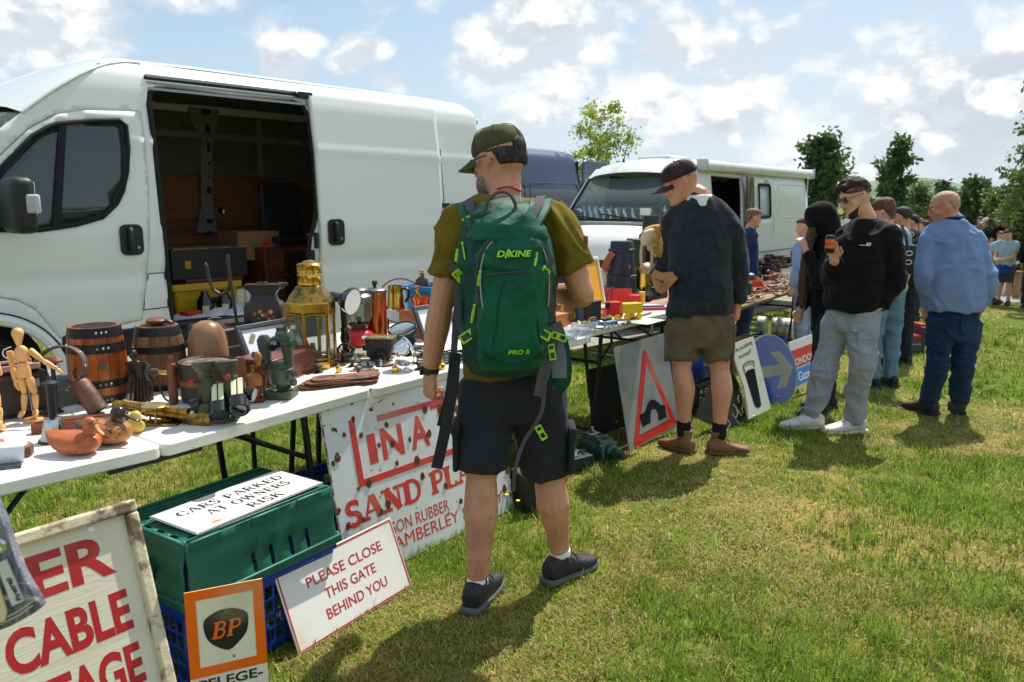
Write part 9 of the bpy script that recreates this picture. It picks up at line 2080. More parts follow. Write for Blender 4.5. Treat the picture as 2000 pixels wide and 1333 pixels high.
figure('man in white cap and navy top among the distant visitors',1929,421,19.6,(-.6,.6,0),(-.7,.5,-.1),SK2,'long',m_nv,m_dk,HD,h=1.72,extra=white_cap)
figure('person in a dark coat cut off by the right edge behind the boys',2024,455,15.0,(.6,.7,0),(.7,.6,-.1),SK2,'long',m_bk,m_dk,HD,h=1.66)
figure('distant woman in a red top between the heads of the shoppers',1806,424,15.5,(-.2,.9,0),(-.5,.8,-.1),SK3,'short',cloth('faded_red_top',C(150,60,58)),m_dk,HB,h=1.66)
figure('distant man in a grey top right of the bald man',1908,424,21,(-.5,-.8,0),(-.6,-.7,-.1),SK2,'short',cloth('grey_top',C(120,124,128)),m_lj,HD,h=1.74)
# ON THE GROUND BY THE TABLE LEGS
def gitem(name,label,cat,px,py,rz=0.0,group=None,dz=0.0):
 p=G(px,py);p.z+=dz;k=(p.y*_c-(p.z-CAMZ)*_s)/FPX;return thg(name,label,cat,p,rz,group),k
t,k=gitem('battery_charger','black battery charger with orange strips and chrome terminals beside the rusty sign','charger',1050,985,R(28))
b=MB();b.box((0,0,.085),(.235,.17,.17));b.bld('case',m_black,t,bvl=.006)
b=MB();b.box((0,.0,.176),(.225,.16,.012));b.bld('lid',mat('dull_nickel',C(120,122,124),.35,.9),t,bvl=.003)
for x in(-.055,.105):
 b=MB();b.box((x,-.0865,.085),(.010,.004,.15));b.bld('orange_strip',mat('charger_orange',C(220,84,30),.45),t)
for x,y in((-.07,-.03),(-.02,-.04)):
 b=MB();b.lth([(.014,0),(.014,.012),(.009,.014),(.009,.03),(.001,.032)],(x,y,.182),14);b.bld('terminal',m_silver,t)
b=MB();b.box((.02,.03,.188),(.10,.06,.012));b.bld('label_plate',m_paper,t,bvl=.002)
t,k=gitem('amplifier_box','low black metal box with a silvery top right of the radiator grille','box',1128,918,R(36))
b=MB();b.box((0,.05,.04),(.20,.15,.075));b.bld('case',m_black,t,bvl=.006)
b=MB();b.box((-.02,.05,.081),(.11,.10,.008));b.bld('panel',m_silver,t,bvl=.002)
b=MB();b.tube([(.02,.02,.085),(.03,.02,.10),(.07,.02,.10),(.08,.02,.085)],.006,6);b.bld('handle',m_black,t)
t,k=gitem('radiator_grille','old car radiator grille with brown surround and thin grey slats','grille',1062,915,R(30))
Mx=rotm('X',R(-14));fr=[(-.155,0),(-.16,.14),(-.145,.26),(-.10,.345),(0,.385),(.10,.345),(.145,.26),(.16,.14),(.155,0)]
b=MB();b.tube([Mx@Vc((q.x,0,q.z))for q in cml([(x,0,z)for x,z in fr],4)],.014,8);b.bar(Mx@Vc((-.155,0,.01)),Mx@Vc((.155,0,.01)),.028);b.bld('surround',mat('bronzed_surround',C(104,82,60),.4,.6,mix=[(C(70,54,42),14,.5,.7)]),t)
b=MB()
for i in range(24):
 z=.03+.0145*i;hw=float(np.interp(z,[q[1]for q in fr[:5]],[-q[0]for q in fr[:5]]));b.bar(Mx@Vc((-hw,.004,z)),Mx@Vc((hw,.004,z)),.0045,.010)
b.bld('slats',mat('slat_alloy',C(160,162,160),.4,.7),t)
b=MB();b.bar(Mx@Vc((0,-.004,.02)),Mx@Vc((0,-.004,.37)),.014);b.bld('centre_bar',m_steel,t)
t,k=gitem('pump_unit','dark green cast iron pump with a rusty shaft end on the grass','pump',1166,897,R(-52))
m_pump=mat('pump_green',C(26,62,48),.3,coat=.3,mix=[(C(18,42,34),9,.5,.7)],bump=[(30,.2)])
b=MB();b.loft([[Vc((x,y,z))for x,y in rrect(w,d,.02,3)]for z,w,d in((0,.24,.14),(.02,.25,.15),(.10,.22,.135),(.135,.18,.115),(.145,.17,.10))]);b.bld('body',m_pump,t,smooth=45)
b=MB();b.box((-.02,0,.150),(.12,.085,.012));b.lth([(.016,0),(.016,.02),(.010,.022),(.010,.035),(.001,.036)],(-.05,0,.155),12);b.bld('top_plate',mat('dull_nickel',C(120,122,124),.35,.9),t,bvl=.002)
b=MB();b.lt2([(.05,0),(.052,.2),(.036,.3),(.034,.7),(.024,.72),(.022,1),(.001,1)],(.11,0,.075),(.215,0,.070),20);b.bld('bearing',m_pump,t)
b=MB();b.lt2([(.014,0),(.014,.95),(.001,1)],(.21,0,.07),(.235,0,.07),14);b.bld('shaft',m_rust,t)
for x,y in((-.10,-.06),(-.10,.06),(.09,-.06),(.09,.06)):
 b=MB();b.lth([(.013,0),(.013,.012),(.001,.014)],(x,y,.105),6);b.bld('bolt',m_pump,t)
 # dandelions near the stalls
for i,(px,py)in enumerate(((1141,846),(1152,852),(1168,838),(1203,848),(1212,862),(1190,843),(988,1000),(1010,1012),(1120,760),(1135,768),(1178,849),(1140,762),(1524,820),(1470,835))):
 t,k=gitem('dandelion','small yellow dandelion flower in the grass by the stall legs','flower',px,py,0,'dandelions by the stall legs')
 b=MB();b.tube([(0,0,0),(.006,.004,.05),(.004,.002,.085)],.0018,5);b.bld('stem',LF['mid'],t)
 b=MB();b.lth([(.003,0),(.011,.004),(.010,.007),(.001,.006)],(.004,.002,.083),12);b.bld('flower',mat('dandelion_yellow',C(236,190,20),.6),t)
 # crates, books and film cans beyond the jumper man
def gcrate(label,px,py,L,W,H,m,kind='lattice',dz=0.0,ang=52.4,upside=False):
 p=G(px,py);a=R(ang);e=Vc((math.cos(a),math.sin(a),0));n=Vc((-e.y,e.x,0));return crate(label,frame(p+Vc((0,0,dz)),e,n,Vc((0,0,1))),L,W,H,m,kind)
gcrate('dark green crate on the grass behind the bare legs of the jumper man',1362,812,.56,.36,.24,m_dkgreen,'lattice')
c1_=gcrate('blue crate with white marks stacked on the dark green crate behind the bare legs',1360,812,.56,.36,.26,m_blue,'solid',.245)
b=MB()
for x in(.10,.14):b.box((x,-.004,.17),(.012,.004,.05));b.box((x,-.004,.13),(.012,.004,.012))
b.bld('white_mark',m_wenam,c1_)
b=MB();b.box((.16,-.004,.045),(.10,.003,.03));b.bld('worn_label',mat('worn_label',C(120,130,150),.7,mix=[(C(40,66,150),40,.45,.6)]),c1_)
gcrate('low blue crate behind the round arrow sign',1502,705,.58,.40,.20,m_blue,'lattice')
def openbox(label,px,py,L,W,H,m,ang=52.4):
 p=G(px,py);t=thg('wooden_box',label,'box',p,R(ang));b=MB();th=.012
 for(c,s_)in(((L/2,th/2,H/2),(L,th,H)),((L/2,W-th/2,H/2),(L,th,H)),((th/2,W/2,H/2),(th,W-2*th,H)),((L-th/2,W/2,H/2),(th,W-2*th,H)),((L/2,W/2,.006),(L-2*th,W-2*th,.01))):b.box(c,s_)
 b.bld('box',m,t);return t,p
rb=random.Random(12)
bookcols=[C(196,60,60),C(206,184,140),C(110,70,56),C(226,214,190),C(150,60,50),C(60,90,120),C(230,190,90),C(120,40,44),C(170,150,120),C(84,104,84)]
def books(px,py,L,W,H,n,label,group,z0,ang=52.4):
 p=G(px,py);a=R(ang);e=Vc((math.cos(a),math.sin(a),0));nn=Vc((-e.y,e.x,0));x=.02
 for i in range(n):
  th=(L-.04)/n*.9;c=bookcols[rb.randrange(10)];t=thg('book',label,'book',p+e*(x+th/2)+nn*(W/2)+Vc((0,0,z0)),a,group);h=H*(.8+.25*rb.random());w=W*.86
  b=MB();b.box((0,0,h/2),(th,w,h));b.bld('cover',mat('book_cover_'+'abcdefghij'[bookcols.index(c)],c,.6),t,bvl=.0015)
  b=MB();b.box((0,.004,h/2+.0012),(th*.72,w-.006,h));b.bld('pages',mat('book_pages',C(216,204,174),.8),t);x+=(L-.04)/n
mbx=W_('crate_wood',C(176,136,96),C(140,100,66),10,(.3,1,1),.7)
openbox('pale wooden box full of books below the film cans',1475,704,.42,.34,.16,mbx);books(1475,704,.42,.30,.22,13,'book standing in the pale wooden box below the film cans','books in the pale wooden box',.012)
openbox('second wooden box of books, left of the pale one and behind the pub board',1432,726,.40,.34,.14,W_('dark_crate_wood',C(128,86,60),C(100,64,44),10,(.3,1,1),.7));books(1432,726,.40,.30,.19,11,'book standing in the box behind the pub board','books in the box behind the pub board',.012)
for i,(px,py,c,lab)in enumerate(((1436,690,C(206,44,54),'red packet lying on the books behind the pub board'),(1450,684,C(228,120,60),'orange packet lying on the books behind the pub board'),(1444,699,C(232,226,214),'white packet lying on the books behind the pub board'))):
 p=G(1446+i*7,722-i*6);t=thg('packet',lab,'packet',p+Vc((.05,.12,.215+.004*i)),R(50+i*20));b=MB();b.box((0,0,.012),(.12,.09,.024));b.bld('packet',mat('packet_'+'abc'[i],c,.5),t,bvl=.003)
m_can=mat('film_can_alloy',C(206,202,190),.36,.55,mix=[(C(160,154,140),9,.5,.7),(C(220,216,206),30,.6,.8)])
pf=G(1512,662);uu=Vc((.85,-.53,0));f_ang=math.atan2(uu.y,uu.x)
for i,(d,r_,w_,lab)in enumerate(((-.17,.145,.10,'short stack of silver film cans standing on edge, nearest the jumper man'),(.02,.145,.085,'silver film can on edge in the middle of the row'),(.115,.145,.085,'silver film can on edge second from the right end'),(.21,.145,.10,'silver film can on edge at the right end with its face showing'))):
 c=pf+uu*d;t=thg('film_can',lab,'film can',c,f_ang,'silver film cans standing on edge')
 b=MB();pr=[(.001,0),(r_*.94,0),(r_,.03)]
 for q in range(5):pr+=[(r_,.06+q*.18),(r_+.004,.08+q*.18),(r_+.004,.15+q*.18),(r_,.17+q*.18)]
 pr+=[(r_,.97),(r_*.94,1),(r_*.9,.99),(r_*.5,.985),(.001,.985)];b.lt2(pr,(-w_/2,0,r_+.004),(w_/2,0,r_+.004),36);b.bld('can',m_can,t)
 b=MB();b.tube([(w_/2,r_*.8*math.cos(a),r_+.004+r_*.8*math.sin(a))for a in[2*math.pi*q/30 for q in range(30)]],.003,5,closed=True);b.bld('pressed_ring',m_can,t)
# THE TOOL STALL FURTHER BACK
pA,pB=Zp(1450,597,.50),Zp(1566,570,.44);dT=Vc((pB.x-pA.x,pB.y-pA.y,0));LT=dT.length;dT.normalize();nT=Vc((-dT.y,dT.x,0));aT=math.atan2(dT.y,dT.x);zT=.49;gT=float(gz(pA.x,pA.y))
def tool_table(label,off_s,off_d,L,Wd,z,g):
 o=Vc((pA.x,pA.y,0))+dT*off_s+nT*off_d;t=thg('trestle_table',label,'table',(o.x,o.y,g),aT)
 h=z-g;b=MB();b.box((L/2,Wd/2,h-.018),(L,Wd,.034));b.bld('tabletop',m_oldwood,t,bvl=.004)
 for x in(.35,L-.35):leg_frame(t,x,.06,Wd-.06,h-.04,m_galv if x<1 else m_legs,0,.25)
 return o
oT=tool_table('old wooden trestle table strewn with rusty hand tools beyond the film cans',-.55,0,LT+.75,.75,zT,gT)
oT2=tool_table('dark trestle table of cast iron pots behind the tool table',-.5,.85,LT+1.1,.95,zT-.03,gT)
def on(px,d,z=None):
 z=zT if z is None else z;o=Vc((pA.x,pA.y,0))+nT*d;a=(px-1000)/FPX;u_=(a*(o.y*_c-(z-CAMZ)*_s)-o.x)/(dT.x-a*dT.y*_c);p=o+dT*u_;p.z=z;return p
m_rusty=mat('rusty_tool_steel',C(86,70,60),.6,.6,mix=[(C(120,80,54),20,.48,.65)],bump=[(60,.4)]);m_hand=W_('tool_handle_wood',C(172,118,70),C(130,82,46),14,(.2,1,1),.5);m_hand2=W_('dark_handle_wood',C(110,62,40),C(80,44,28),14,(.2,1,1),.5)
rt=random.Random(5);TG='hand tools strewn over the trestle table'
for i in range(84):
 px=1446+118*rt.random();d=.04+.64*rt.random();p=on(px,d);p.z+=.03*rt.random()*(i>40);L=.22+.24*rt.random();kind=i%4
 t=thg(('chisel','file','hammer','spanner')[kind],('wooden handled chisel among the tools on the trestle table','tanged steel file among the tools on the trestle table','hammer lying among the tools on the trestle table','rusty spanner among the tools on the trestle table')[kind],('chisel','file','hammer','spanner')[kind],p+Vc((0,0,.004)),aT+rt.uniform(-.5,.5),('chisels','files','hammers','spanners')[kind]+' on the trestle table')
 if kind==0:
  b=MB();b.lt2([(.008,0),(.014,.1),(.012,.5),(.015,.9),(.009,1)],(-L*.5,0,.015),(-.0,0,.015),10);b.bld('handle',m_hand if i%8 else m_hand2,t)
  b=MB();b.box((L*.28,0,.012),(L*.55,.016,.005));b.bld('blade',m_steel if i%3 else m_rusty,t)
 elif kind==1:
  b=MB();b.box((0,0,.006),(L,.022,.007));b.bld('blade',m_rusty,t);b=MB();b.lt2([(.006,0),(.013,.3),(.011,1)],(-L*.5-.10,0,.013),(-L*.5,0,.010),10);b.bld('handle',m_hand2,t)
 elif kind==2:
  b=MB();b.cyl((-L*.6,0,.015),(L*.45,0,.018),.011,.012,10);b.bld('handle',m_hand,t);b=MB();b.cyl((L*.45,-.05,.02),(L*.45,.05,.02),.018,.013,12);b.bld('head',m_rusty,t)
 else:
  b=MB();b.box((0,0,.008),(L*.8,.018,.008));b.tube([(L*.45+.02*math.cos(a),.02*math.sin(a),.009)for a in np.linspace(.6,5.7,10)],.007,6);b.bld('spanner',m_rusty,t)
def pot(label,px,d,r_,h,m,z=None,handle=True,name='pot',cat='pot'):
 p=on(px,d,z);t=thg(name,label,cat,p,aT+px);b=MB();b.lth([(r_*.8,0),(r_,h*.2),(r_,h*.95),(r_*1.04,h),(r_*.94,h),(r_*.92,h*.2),(.001,h*.15)],n=22);b.bld('bowl',m,t)
 if handle:b=MB();b.tube(cml([(r_,0,h*.8),(r_*1.5,0,h*.9),(r_*2.1,0,h*.85)],3),.009,6);b.bld('handle',m,t)
 return t
pot('orange enamel pot on the tool table',1477,.40,.075,.10,mat('orange_enamel_pot',C(214,84,34),.35),handle=False)
pot('brown glazed jar with a blue lid on the tool table',1464,.52,.06,.15,mat('brown_glaze',C(120,66,44),.3),handle=False,name='jar',cat='jar')
p=on(1464,.52);t=thg('lid','blue lid on top of the brown glazed jar','lid',p+Vc((0,0,.15)),0);b=MB();b.lth([(.055,0),(.055,.02),(.02,.035),(.001,.036)],n=18);b.bld('lid',mat('bright_blue_plastic',C(34,128,196),.4),t);tag(t,'blue lid topping the brown glazed jar on the tool table','lid')
for i,px in enumerate((1531,1538,1546,1553)):
 p=on(px,.56);t=thg('mug','white enamel mug in the short row at the back of the tool table','mug',p,i,'white mugs in a row');b=MB();b.lth([(.032,0),(.034,.07),(.030,.07),(.028,.006),(.001,.006)],n=16);b.bld('mug',m_wenam,t);b=MB();b.tube([(.034,0,.06),(.055,0,.05),(.055,0,.025),(.034,0,.015)],.004,6);b.bld('handle',m_wenam,t)
p=on(1505,.60);t=thg('wooden_plane','long dark wooden carpenter plane at the back of the tool table','plane',p,aT);b=MB();b.box((0,0,.04),(.46,.08,.08));b.bld('stock',m_hand2,t,bvl=.006);b=MB();b.box((.03,0,.10),(.03,.05,.07),rotm('Y',R(25)));b.bld('wedge',m_hand,t);b=MB();b.tube(cml([(-.13,0,.08),(-.15,0,.13),(-.10,0,.14),(-.09,0,.08)],4),.013,7);b.bld('tote',m_hand2,t)
t=thg('black_jar','dark green glass jar with a silver lid at the near end of the tool table','jar',on(1460,.30),0);b=MB();b.lth([(.045,0),(.048,.12),(.04,.13),(.001,.13)],n=18);b.bld('jar',mat('dark_green_glass',C(24,44,40),.1,coat=.5),t);b=MB();b.lth([(.046,.13),(.046,.148),(.001,.15)],n=18);b.bld('lid',m_silver,t)
m_ci=mat('black_cast_iron',C(30,30,31),.5,.4,mix=[(C(64,58,54),14,.55,.75)],bump=[(40,.3)])
zz=zT-.03
pot('large cast iron pan at the left of the back table',1466,1.20,.13,.08,m_ci,zz,name='cast_iron_pan',cat='pan');pot('cast iron pan in the middle of the back table',1497,1.35,.12,.09,m_ci,zz,name='cast_iron_pan',cat='pan');pot('shallow rusty pan right of the middle of the back table',1524,1.22,.14,.06,m_rusty,zz,name='cast_iron_pan',cat='pan');pot('small black skillet at the right end of the back table',1548,1.18,.10,.05,m_ci,zz,name='cast_iron_pan',cat='pan')
for i in range(22):pot('black cast iron pot in the dark pile on the back table',1450+118*rt.random(),.92+.75*rt.random(),.08+.07*rt.random(),.06+.10*rt.random(),m_ci if i%3 else m_rusty,zz,i%2==0,'iron_pot')['group']='iron pots piled on the back table'
for i,(px,d,lab)in enumerate(((1478,1.55,'black projector lamp house with chrome lens at the back left'),(1502,1.60,'black projector lamp house with chrome lens left of the coiled hose'))):
 t=thg('lamp_house',lab,'projector lamp',on(px,d,zz),aT-R(90)*(.6+i*.3));b=MB();b.box((0,0,.10),(.16,.20,.16));b.bld('case',m_ci,t,bvl=.02);b=MB();b.cyl((0,-.10,.11),(0,-.17,.11),.055,.06,18);b.bld('lens_tube',m_silver,t);b=MB();b.lt2([(.05,0),(.04,1)],(0,-.168,.11),(0,-.172,.11),18);b.bld('lens',m_lens,t)
for i,(px,d)in enumerate(((1530,1.5),(1531,1.52),(1529,1.49))):
 t=thg('hose_coil',('lowest','middle','topmost')[i]+' olive rubber ring in the pile on the back table','ring',on(px,d,zz+.045*i),0);b=MB();b.tube([(.11*math.cos(a),.11*math.sin(a),.024)for a in[2*math.pi*q/22 for q in range(22)]],.023,8,closed=True);b.bld('ring',mat('olive_rubber',C(78,74,56),.7),t)
t=thg('red_crate','red plastic crate at the right end of the back table','crate',on(1556,1.5,zz),aT);b=MB()
for(c,s_)in(((0,-.13,.09),(.36,.01,.18)),((0,.13,.09),(.36,.01,.18)),((-.175,0,.09),(.01,.25,.18)),((.175,0,.09),(.01,.25,.18)),((0,0,.006),(.34,.25,.01))):b.box(c,s_)
b.bld('crate',mat('red_crate_plastic',C(176,46,54),.45),t);b=MB()
for(c,s_)in(((0,-.137,.175),(.38,.012,.02)),((0,.137,.175),(.38,.012,.02)),((-.184,0,.175),(.012,.262,.02)),((.184,0,.175),(.012,.262,.02))):b.box(c,s_)
b.bld('rim',mat('lilac_plastic',C(120,96,170),.45),t)
p=G(1573,660);t=thg('pennant_sign','narrow orange and cream upright sign beside the hooded woman','sign',p,R(60));b=MB();b.prz([(-.05,0),(.05,0),(.04,.62),(-.02,.66)],.012,frame(Vc((0,0,0)),Vc((1,0,0)),Vc((0,.12,1)).normalized(),Vc((0,-1,.12)).normalized()));b.bld('board',m_cream,t);b=MB();b.prz(circ(.045,20,0,.30),.003,frame(Vc((0,-.014,0)),Vc((1,0,0)),Vc((0,.12,1)).normalized(),Vc((0,-1,.12)).normalized()));b.bld('orange_disc',mat('charger_orange',C(220,84,30),.45),t)
# toolboxes by the bald man
t,k=gitem('tool_chest','grey metal tool chest with red trays left of the bald man','tool chest',1772,692,R(8))
b=MB();b.box((0,.15,.10),(.46,.26,.16));b.box((.22,.15,.15),(.03,.28,.34));b.bld('chest',mat('grey_toolbox',C(70,74,74),.5,.3),t,bvl=.006)
b=MB();b.box((-.01,.15,.205),(.42,.25,.04));b.bld('tray',m_redp,t,bvl=.004);b=MB();b.box((.26,.20,.30),(.09,.2,.10));b.bld('tray',m_redp,t,bvl=.004)
b=MB();b.tube([(-.2,.01,.115),(.18,.01,.115)],.006,6);b.bld('rail',m_steel,t)
t,k=gitem('planter','dark square planter bucket behind the grey tool chest','planter',1764,652,R(12));b=MB();b.loft([[Vc((x,y,z))for x,y in rrect(w,w,.02,2)]for z,w in((0,.22),(.24,.30),(.24,.33),(.27,.33),(.27,.28),(.05,.2))]);b.bld('planter',mat('dark_planter',C(44,40,36),.7),t,smooth=30)
t,k=gitem('plank','short pale plank leaning beyond the planter','plank',1776,614,R(15));b=MB();b.box((0,0,.2),(.06,.03,.45),rotm('Y',R(-14)));b.bld('plank',m_hand,t)
t,k=gitem('paper_scrap','white folded paper lying on the grass beyond the planter','paper',1757,608,R(20));b=MB();b.add([(-.12,-.08,.01),(.14,-.06,.02),(.1,.1,.1),(-.1,.08,.02)],[(0,1,2),(0,2,3)]);solid(b.bld('sheet',m_paper,t,smooth=0),.004)
# rail and post at the right edge
t,k=gitem('fence_post','short square wooden post with a flat cap at the right edge','post',1984,582,R(15));b=MB();b.box((0,0,.26),(.11,.11,.56));b.bld('post',m_oldwood,t,bvl=.01);b=MB();b.box((0,0,.56),(.17,.17,.05));b.bld('cap',m_oldwood,t,bvl=.01)
t,k=gitem('hoop_rail','white tubular hoop rail at the right edge behind the wooden post','rail',1996,574,R(10));b=MB();b.tube(cml([(-.5,0,-.02),(-.4,0,.5),(-.2,0,.72),(.2,0,.76),(1.2,0,.76),(1.5,0,.5),(1.5,0,0)],4),.03,8);b.bld('rail',m_wenam,t)
# ---------------------------------------------------------------- parked cars far behind
def car(label,px,Y,rz,paint,group='cars parked along the far edge of the field'):
 p=gat(px,Y);p.z+=.05;t=thg('parked_car',label,'car',p,rz,group)
 prof=[(-2.1,.35),(-2.1,.85),(-1.9,.98),(-1.2,1.05),(-.6,1.45),(.7,1.50),(1.5,1.42),(2.0,1.0),(2.1,.8),(2.1,.35)]
 b=MB();b.loft([[Vc((x,y,z if z<1.06 else 1.06))for x,z in prof]for y in(-.85,.85)]);b.bld('body',paint,t,bvl=.08)
 gl_=[(-1.25,1.04),(-.65,1.42),(.68,1.47),(1.42,1.39),(1.8,1.05)];b=MB();b.loft([[Vc((x,y*(1 if z<1.1 else .85),z))for x,z in gl_]for y in(-.80,.80)]);b.bld('windows',mat('car_glass',C(60,70,76),.05,coat=1),t)
 rf=[(-.62,1.44),(.0,1.51),(.68,1.50),(1.4,1.42),(1.4,1.38),(.68,1.45),(-.6,1.40)];b=MB();b.loft([[Vc((x,y,z))for x,z in rf]for y in(-.70,.70)]);b.bld('roof',paint,t)
 for x in(-1.35,1.35):
  for y in(-.86,.66):wheel(t,(x,y,.32),.32,.2)
for i,(px,Y,rz,c,lab)in enumerate(((1800,40,20,C(196,202,206),'pale silver car seen between the shoppers heads'),(1690,44,10,C(150,170,190),'light blue car behind the young man in black'),(1900,42,30,C(226,228,230),'white car just right of the bald man'),(1921,47,80,C(170,176,180),'grey car beside the white one, right of the bald man'),(1838,46,15,C(70,76,84),'dark car hidden behind the head of the bald man'),(1990,44,20,C(200,200,196),'pale car under the big olive tree'))):
 car(lab,px,Y,R(rz),mat('car_paint_'+'abcdef'[i],c,.25,coat=1))
# INSIDE THE WHITE VAN
def vin(px,d,z=None):
 z=VFZ if z is None else z;o=VS.o+VS.n*d;a=(px-1000)/FPX;u_=(a*(o.y*_c-(z-CAMZ)*_s)-o.x)/(VS.u.x-a*VS.u.y*_c);p=o+VS.u*u_;p.z=z;return p
vrz=math.atan2(VS.u.y,VS.u.x)
def vbox(name,label,cat,px,d,w,dp,h,m,z=None,bev=.006,rz=0.0):
 t=thg(name,label,cat,vin(px,d,z),vrz+rz);b=MB();b.box((0,0,h/2),(w,dp,h));b.bld('body',m,t,bvl=bev);return t
m_yel=mat('yellow_crate_plastic',C(200,160,24),.45)
t=thg('storage_crate','yellow plastic storage crate inside the van doorway','crate',vin(386,.75),vrz);b=MB();b.loft([[Vc((x,y,z))for x,y in rrect(w,d,.03,3)]for z,w,d in((0,.50,.34),(.22,.56,.40),(.22,.62,.44),(.27,.62,.44),(.27,.58,.40),(.02,.46,.32))]);b.bld('crate',m_yel,t,smooth=40);b=MB();b.box((0,-.19,.12),(.16,.01,.05));b.bld('handle_recess',m_dark,t)
t=vbox('tool_case','long black tool case lying on the yellow crate','case',392,.78,.66,.38,.24,m_black,VFZ+.30);b=MB();b.box((0,0,.245),(.60,.34,.012));b.bld('lid',m_oldoak,t);b=MB();b.box((-.2,-.193,.12),(.05,.01,.06));b.bld('latch',m_brassd,t)
vbox('red_tray','dark red tray wedged between the yellow crate and the tool case','tray',400,.75,.5,.36,.03,mat('dark_red_paint',C(96,34,24),.5),VFZ+.271)
t=vbox('cardboard_box','open cardboard box beside the black tool case in the van','box',488,1.1,.42,.36,.26,mat('cardboard',C(150,108,66),.8),VFZ+.40);b=MB();b.box((-.05,-.182,.14),(.06,.004,.06));b.bld('green_mark',mat('green_print_ink',C(60,140,50),.7),t);b=MB();b.box((.07,-.182,.15),(.08,.004,.03));b.bld('red_mark',mat('board_red',C(206,52,40),.45),t)
t=vbox('wooden_cabinet','brown wooden cabinet standing at the back of the van doorway','cabinet',548,.95,.52,.40,.52,m_mahog);b=MB();b.box((.08,-.204,.26),(.30,.008,.44));b.bld('door',m_darkwood,t);b=MB();b.ball((-.04,-.215,.26),.014,10);b.bld('knob',m_brassd,t)
t=thg('stacking_chair','black chair back standing on the cabinet inside the van','chair',vin(562,1.0,VFZ+.53),vrz);b=MB();b.box((0,0,.05),(.44,.40,.06));b.bld('seat',m_black,t,bvl=.02);b=MB();b.box((.05,.18,.32),(.44,.06,.52));b.bld('backrest',m_black,t,bvl=.03)
for i,px in enumerate((402,440)):
 t=thg('bottle',('squat dark bottle nearer the van door edge, in front of the yellow crate','squat dark bottle beside the white cans, in front of the yellow crate')[i],'bottle',vin(px,.42),0);b=MB();b.lth([(.06,0),(.065,.02),(.065,.14),(.03,.19),(.03,.22),(.001,.22)],n=20);b.bld('bottle',m_blackgl,t);b=MB();b.box((.03,-.060,.06),(.05,.012,.09));b.bld('label',m_ivory,t)
for i,px in enumerate((468,481)):
 t=thg('paint_can',('cream paint can on the van floor left of the other can','white paint can on the van floor against the cabinet')[i],'can',vin(px,.62+.05*i),0);b=MB();b.lth([(.06,0),(.06,.18),(.056,.19),(.001,.185)],n=20);b.bld('can',m_ivory if i==0 else m_wenam,t)
 # dust sheet over the sill
t=thg('dust_sheet','crumpled white dust sheet spread on the van floor at the doorway','sheet',vin(450,.2),vrz);b=MB();nx,ny=46,16;vs=[]
for j in range(ny):
 for i in range(nx):
  x=-.72+1.4*i/(nx-1);y=-.20+.50*j/(ny-1);vs.append((x,y,.02+.03*abs(math.sin(x*9+y*13))*abs(math.cos(x*5-y*21))+.035*math.sin(x*3.1+1)**2+.012*math.sin(x*31+y*17)))
b.add(vs,[(j*nx+i,j*nx+i+1,(j+1)*nx+i+1,(j+1)*nx+i)for j in range(ny-1)for i in range(nx-1)]);solid(b.bld('sheet',cloth('white_dust_sheet',C(206,208,212)),t,smooth=70),.006)
t=thg('tobacco_tin','flat red tin lying on the white dust sheet','tin',vin(372,.12,VFZ+.08),vrz+.3);b=MB();b.box((0,0,.015),(.13,.09,.03));b.bld('tin',m_redp,t,bvl=.005)
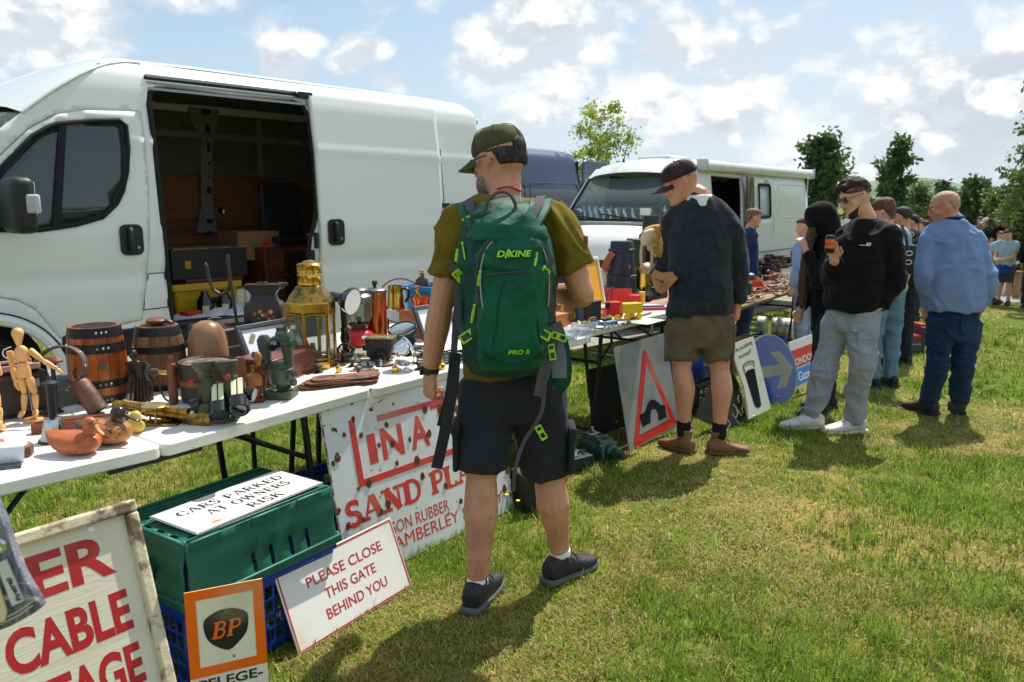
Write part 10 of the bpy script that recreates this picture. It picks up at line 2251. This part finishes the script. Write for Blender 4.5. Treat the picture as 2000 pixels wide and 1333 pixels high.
# JACKET HEM AT THE LEFT EDGE
c=P(20,1120,1.0);t=thg('denim_jacket','grey checked denim hem with a metal rivet and white label at the left edge','jacket',c)
q=lambda px,py:(P(px,py,1.0)-c)
m_den=mat('grey_check_denim',C(140,140,150),.9,mix=[(C(84,86,100),40,.45,.6,(1,1,.15)),(C(190,188,184),40,.56,.66,(.15,1,1))],bump=[(300,.6)])
pts=[(-260,640),(-120,760),(-30,930),(8,1006),(30,1070),(50,1120),(81,1172),(82,1186),(50,1206),(14,1224),(-60,1246),(-260,1290)]
b=MB();pp=[q(*s_)for s_ in pts];fr_=[(v.x,v.z)for v in pp];b.prz(smpl(fr_,3),.016,frame(Vc((0,.008,0)),*FACE));b.bld('cloth',m_den,t,bvl=.006,seg=3)
b=MB();pl=[q(*s_)for s_ in((-60,1110),(-6,1096),(6,1130),(24,1186),(20,1206),(-60,1226))];b.prz([(v.x,v.z)for v in pl],.006,frame(Vc((0,-.008,0)),*FACE));b.bld('lining',cloth('cream_lining',C(222,208,168)),t,bvl=.002)
b=MB();pl=[q(*s_)for s_ in((4,1094),(22,1086),(56,1166),(34,1176))];b.prz([(v.x,v.z)for v in pl],.003,frame(Vc((0,-.009,0)),*FACE));lb=b.bld('label',mat('satin_label',C(206,206,202),.4),t)
vf=text_vf('Firetrap',.011,.0002,0,.0006,1.0);p0=q(37,1143);b=MB();Mx=frame(Vc((p0.x,-.0125,p0.z)),Vc((-.40,0,.92)).normalized(),Vc((-.92,0,-.40)).normalized(),Vc((0,-1,0)));b.add(vf[0],vf[1],Mx@Mt.Translation((0,-.004,0)));b.bld('lettering',mi,lb,smooth=0)
p0=q(7,1060);b=MB();b.lth([(.011,0),(.011,.002),(.007,.004),(.004,.002),(.001,.002)],(0,0,0),18,frame(Vc((p0.x,-.008,p0.z)),*FACE));b.bld('rivet',m_silver,t)
for off in(0,8):
 b=MB();b.tube([Vc((q(x,y).x,-.009,q(x,y).z))for x,y in((-60,1234-off),(12,1212-off),(46,1195-off),(72,1176-off))],.0008,4);b.bld('stitching',m_ivory,t)
# AIR
b=MB();b.box((0,1200,32),(5600,5200,76));hz=bpy.data.materials.new('haze_air');hz.use_nodes=True;N=NT(hz.node_tree);hz.node_tree.nodes.clear()
v=N.n('ShaderNodeVolumePrincipled',{'Color':(.80,.88,.95,1),'Density':.00012});o=N.n('ShaderNodeOutputMaterial');hz.node_tree.links.new(v.outputs[0],o.inputs['Volume']);o=b.bld('haze',hz,None,smooth=0);tag(o,kind='stuff')
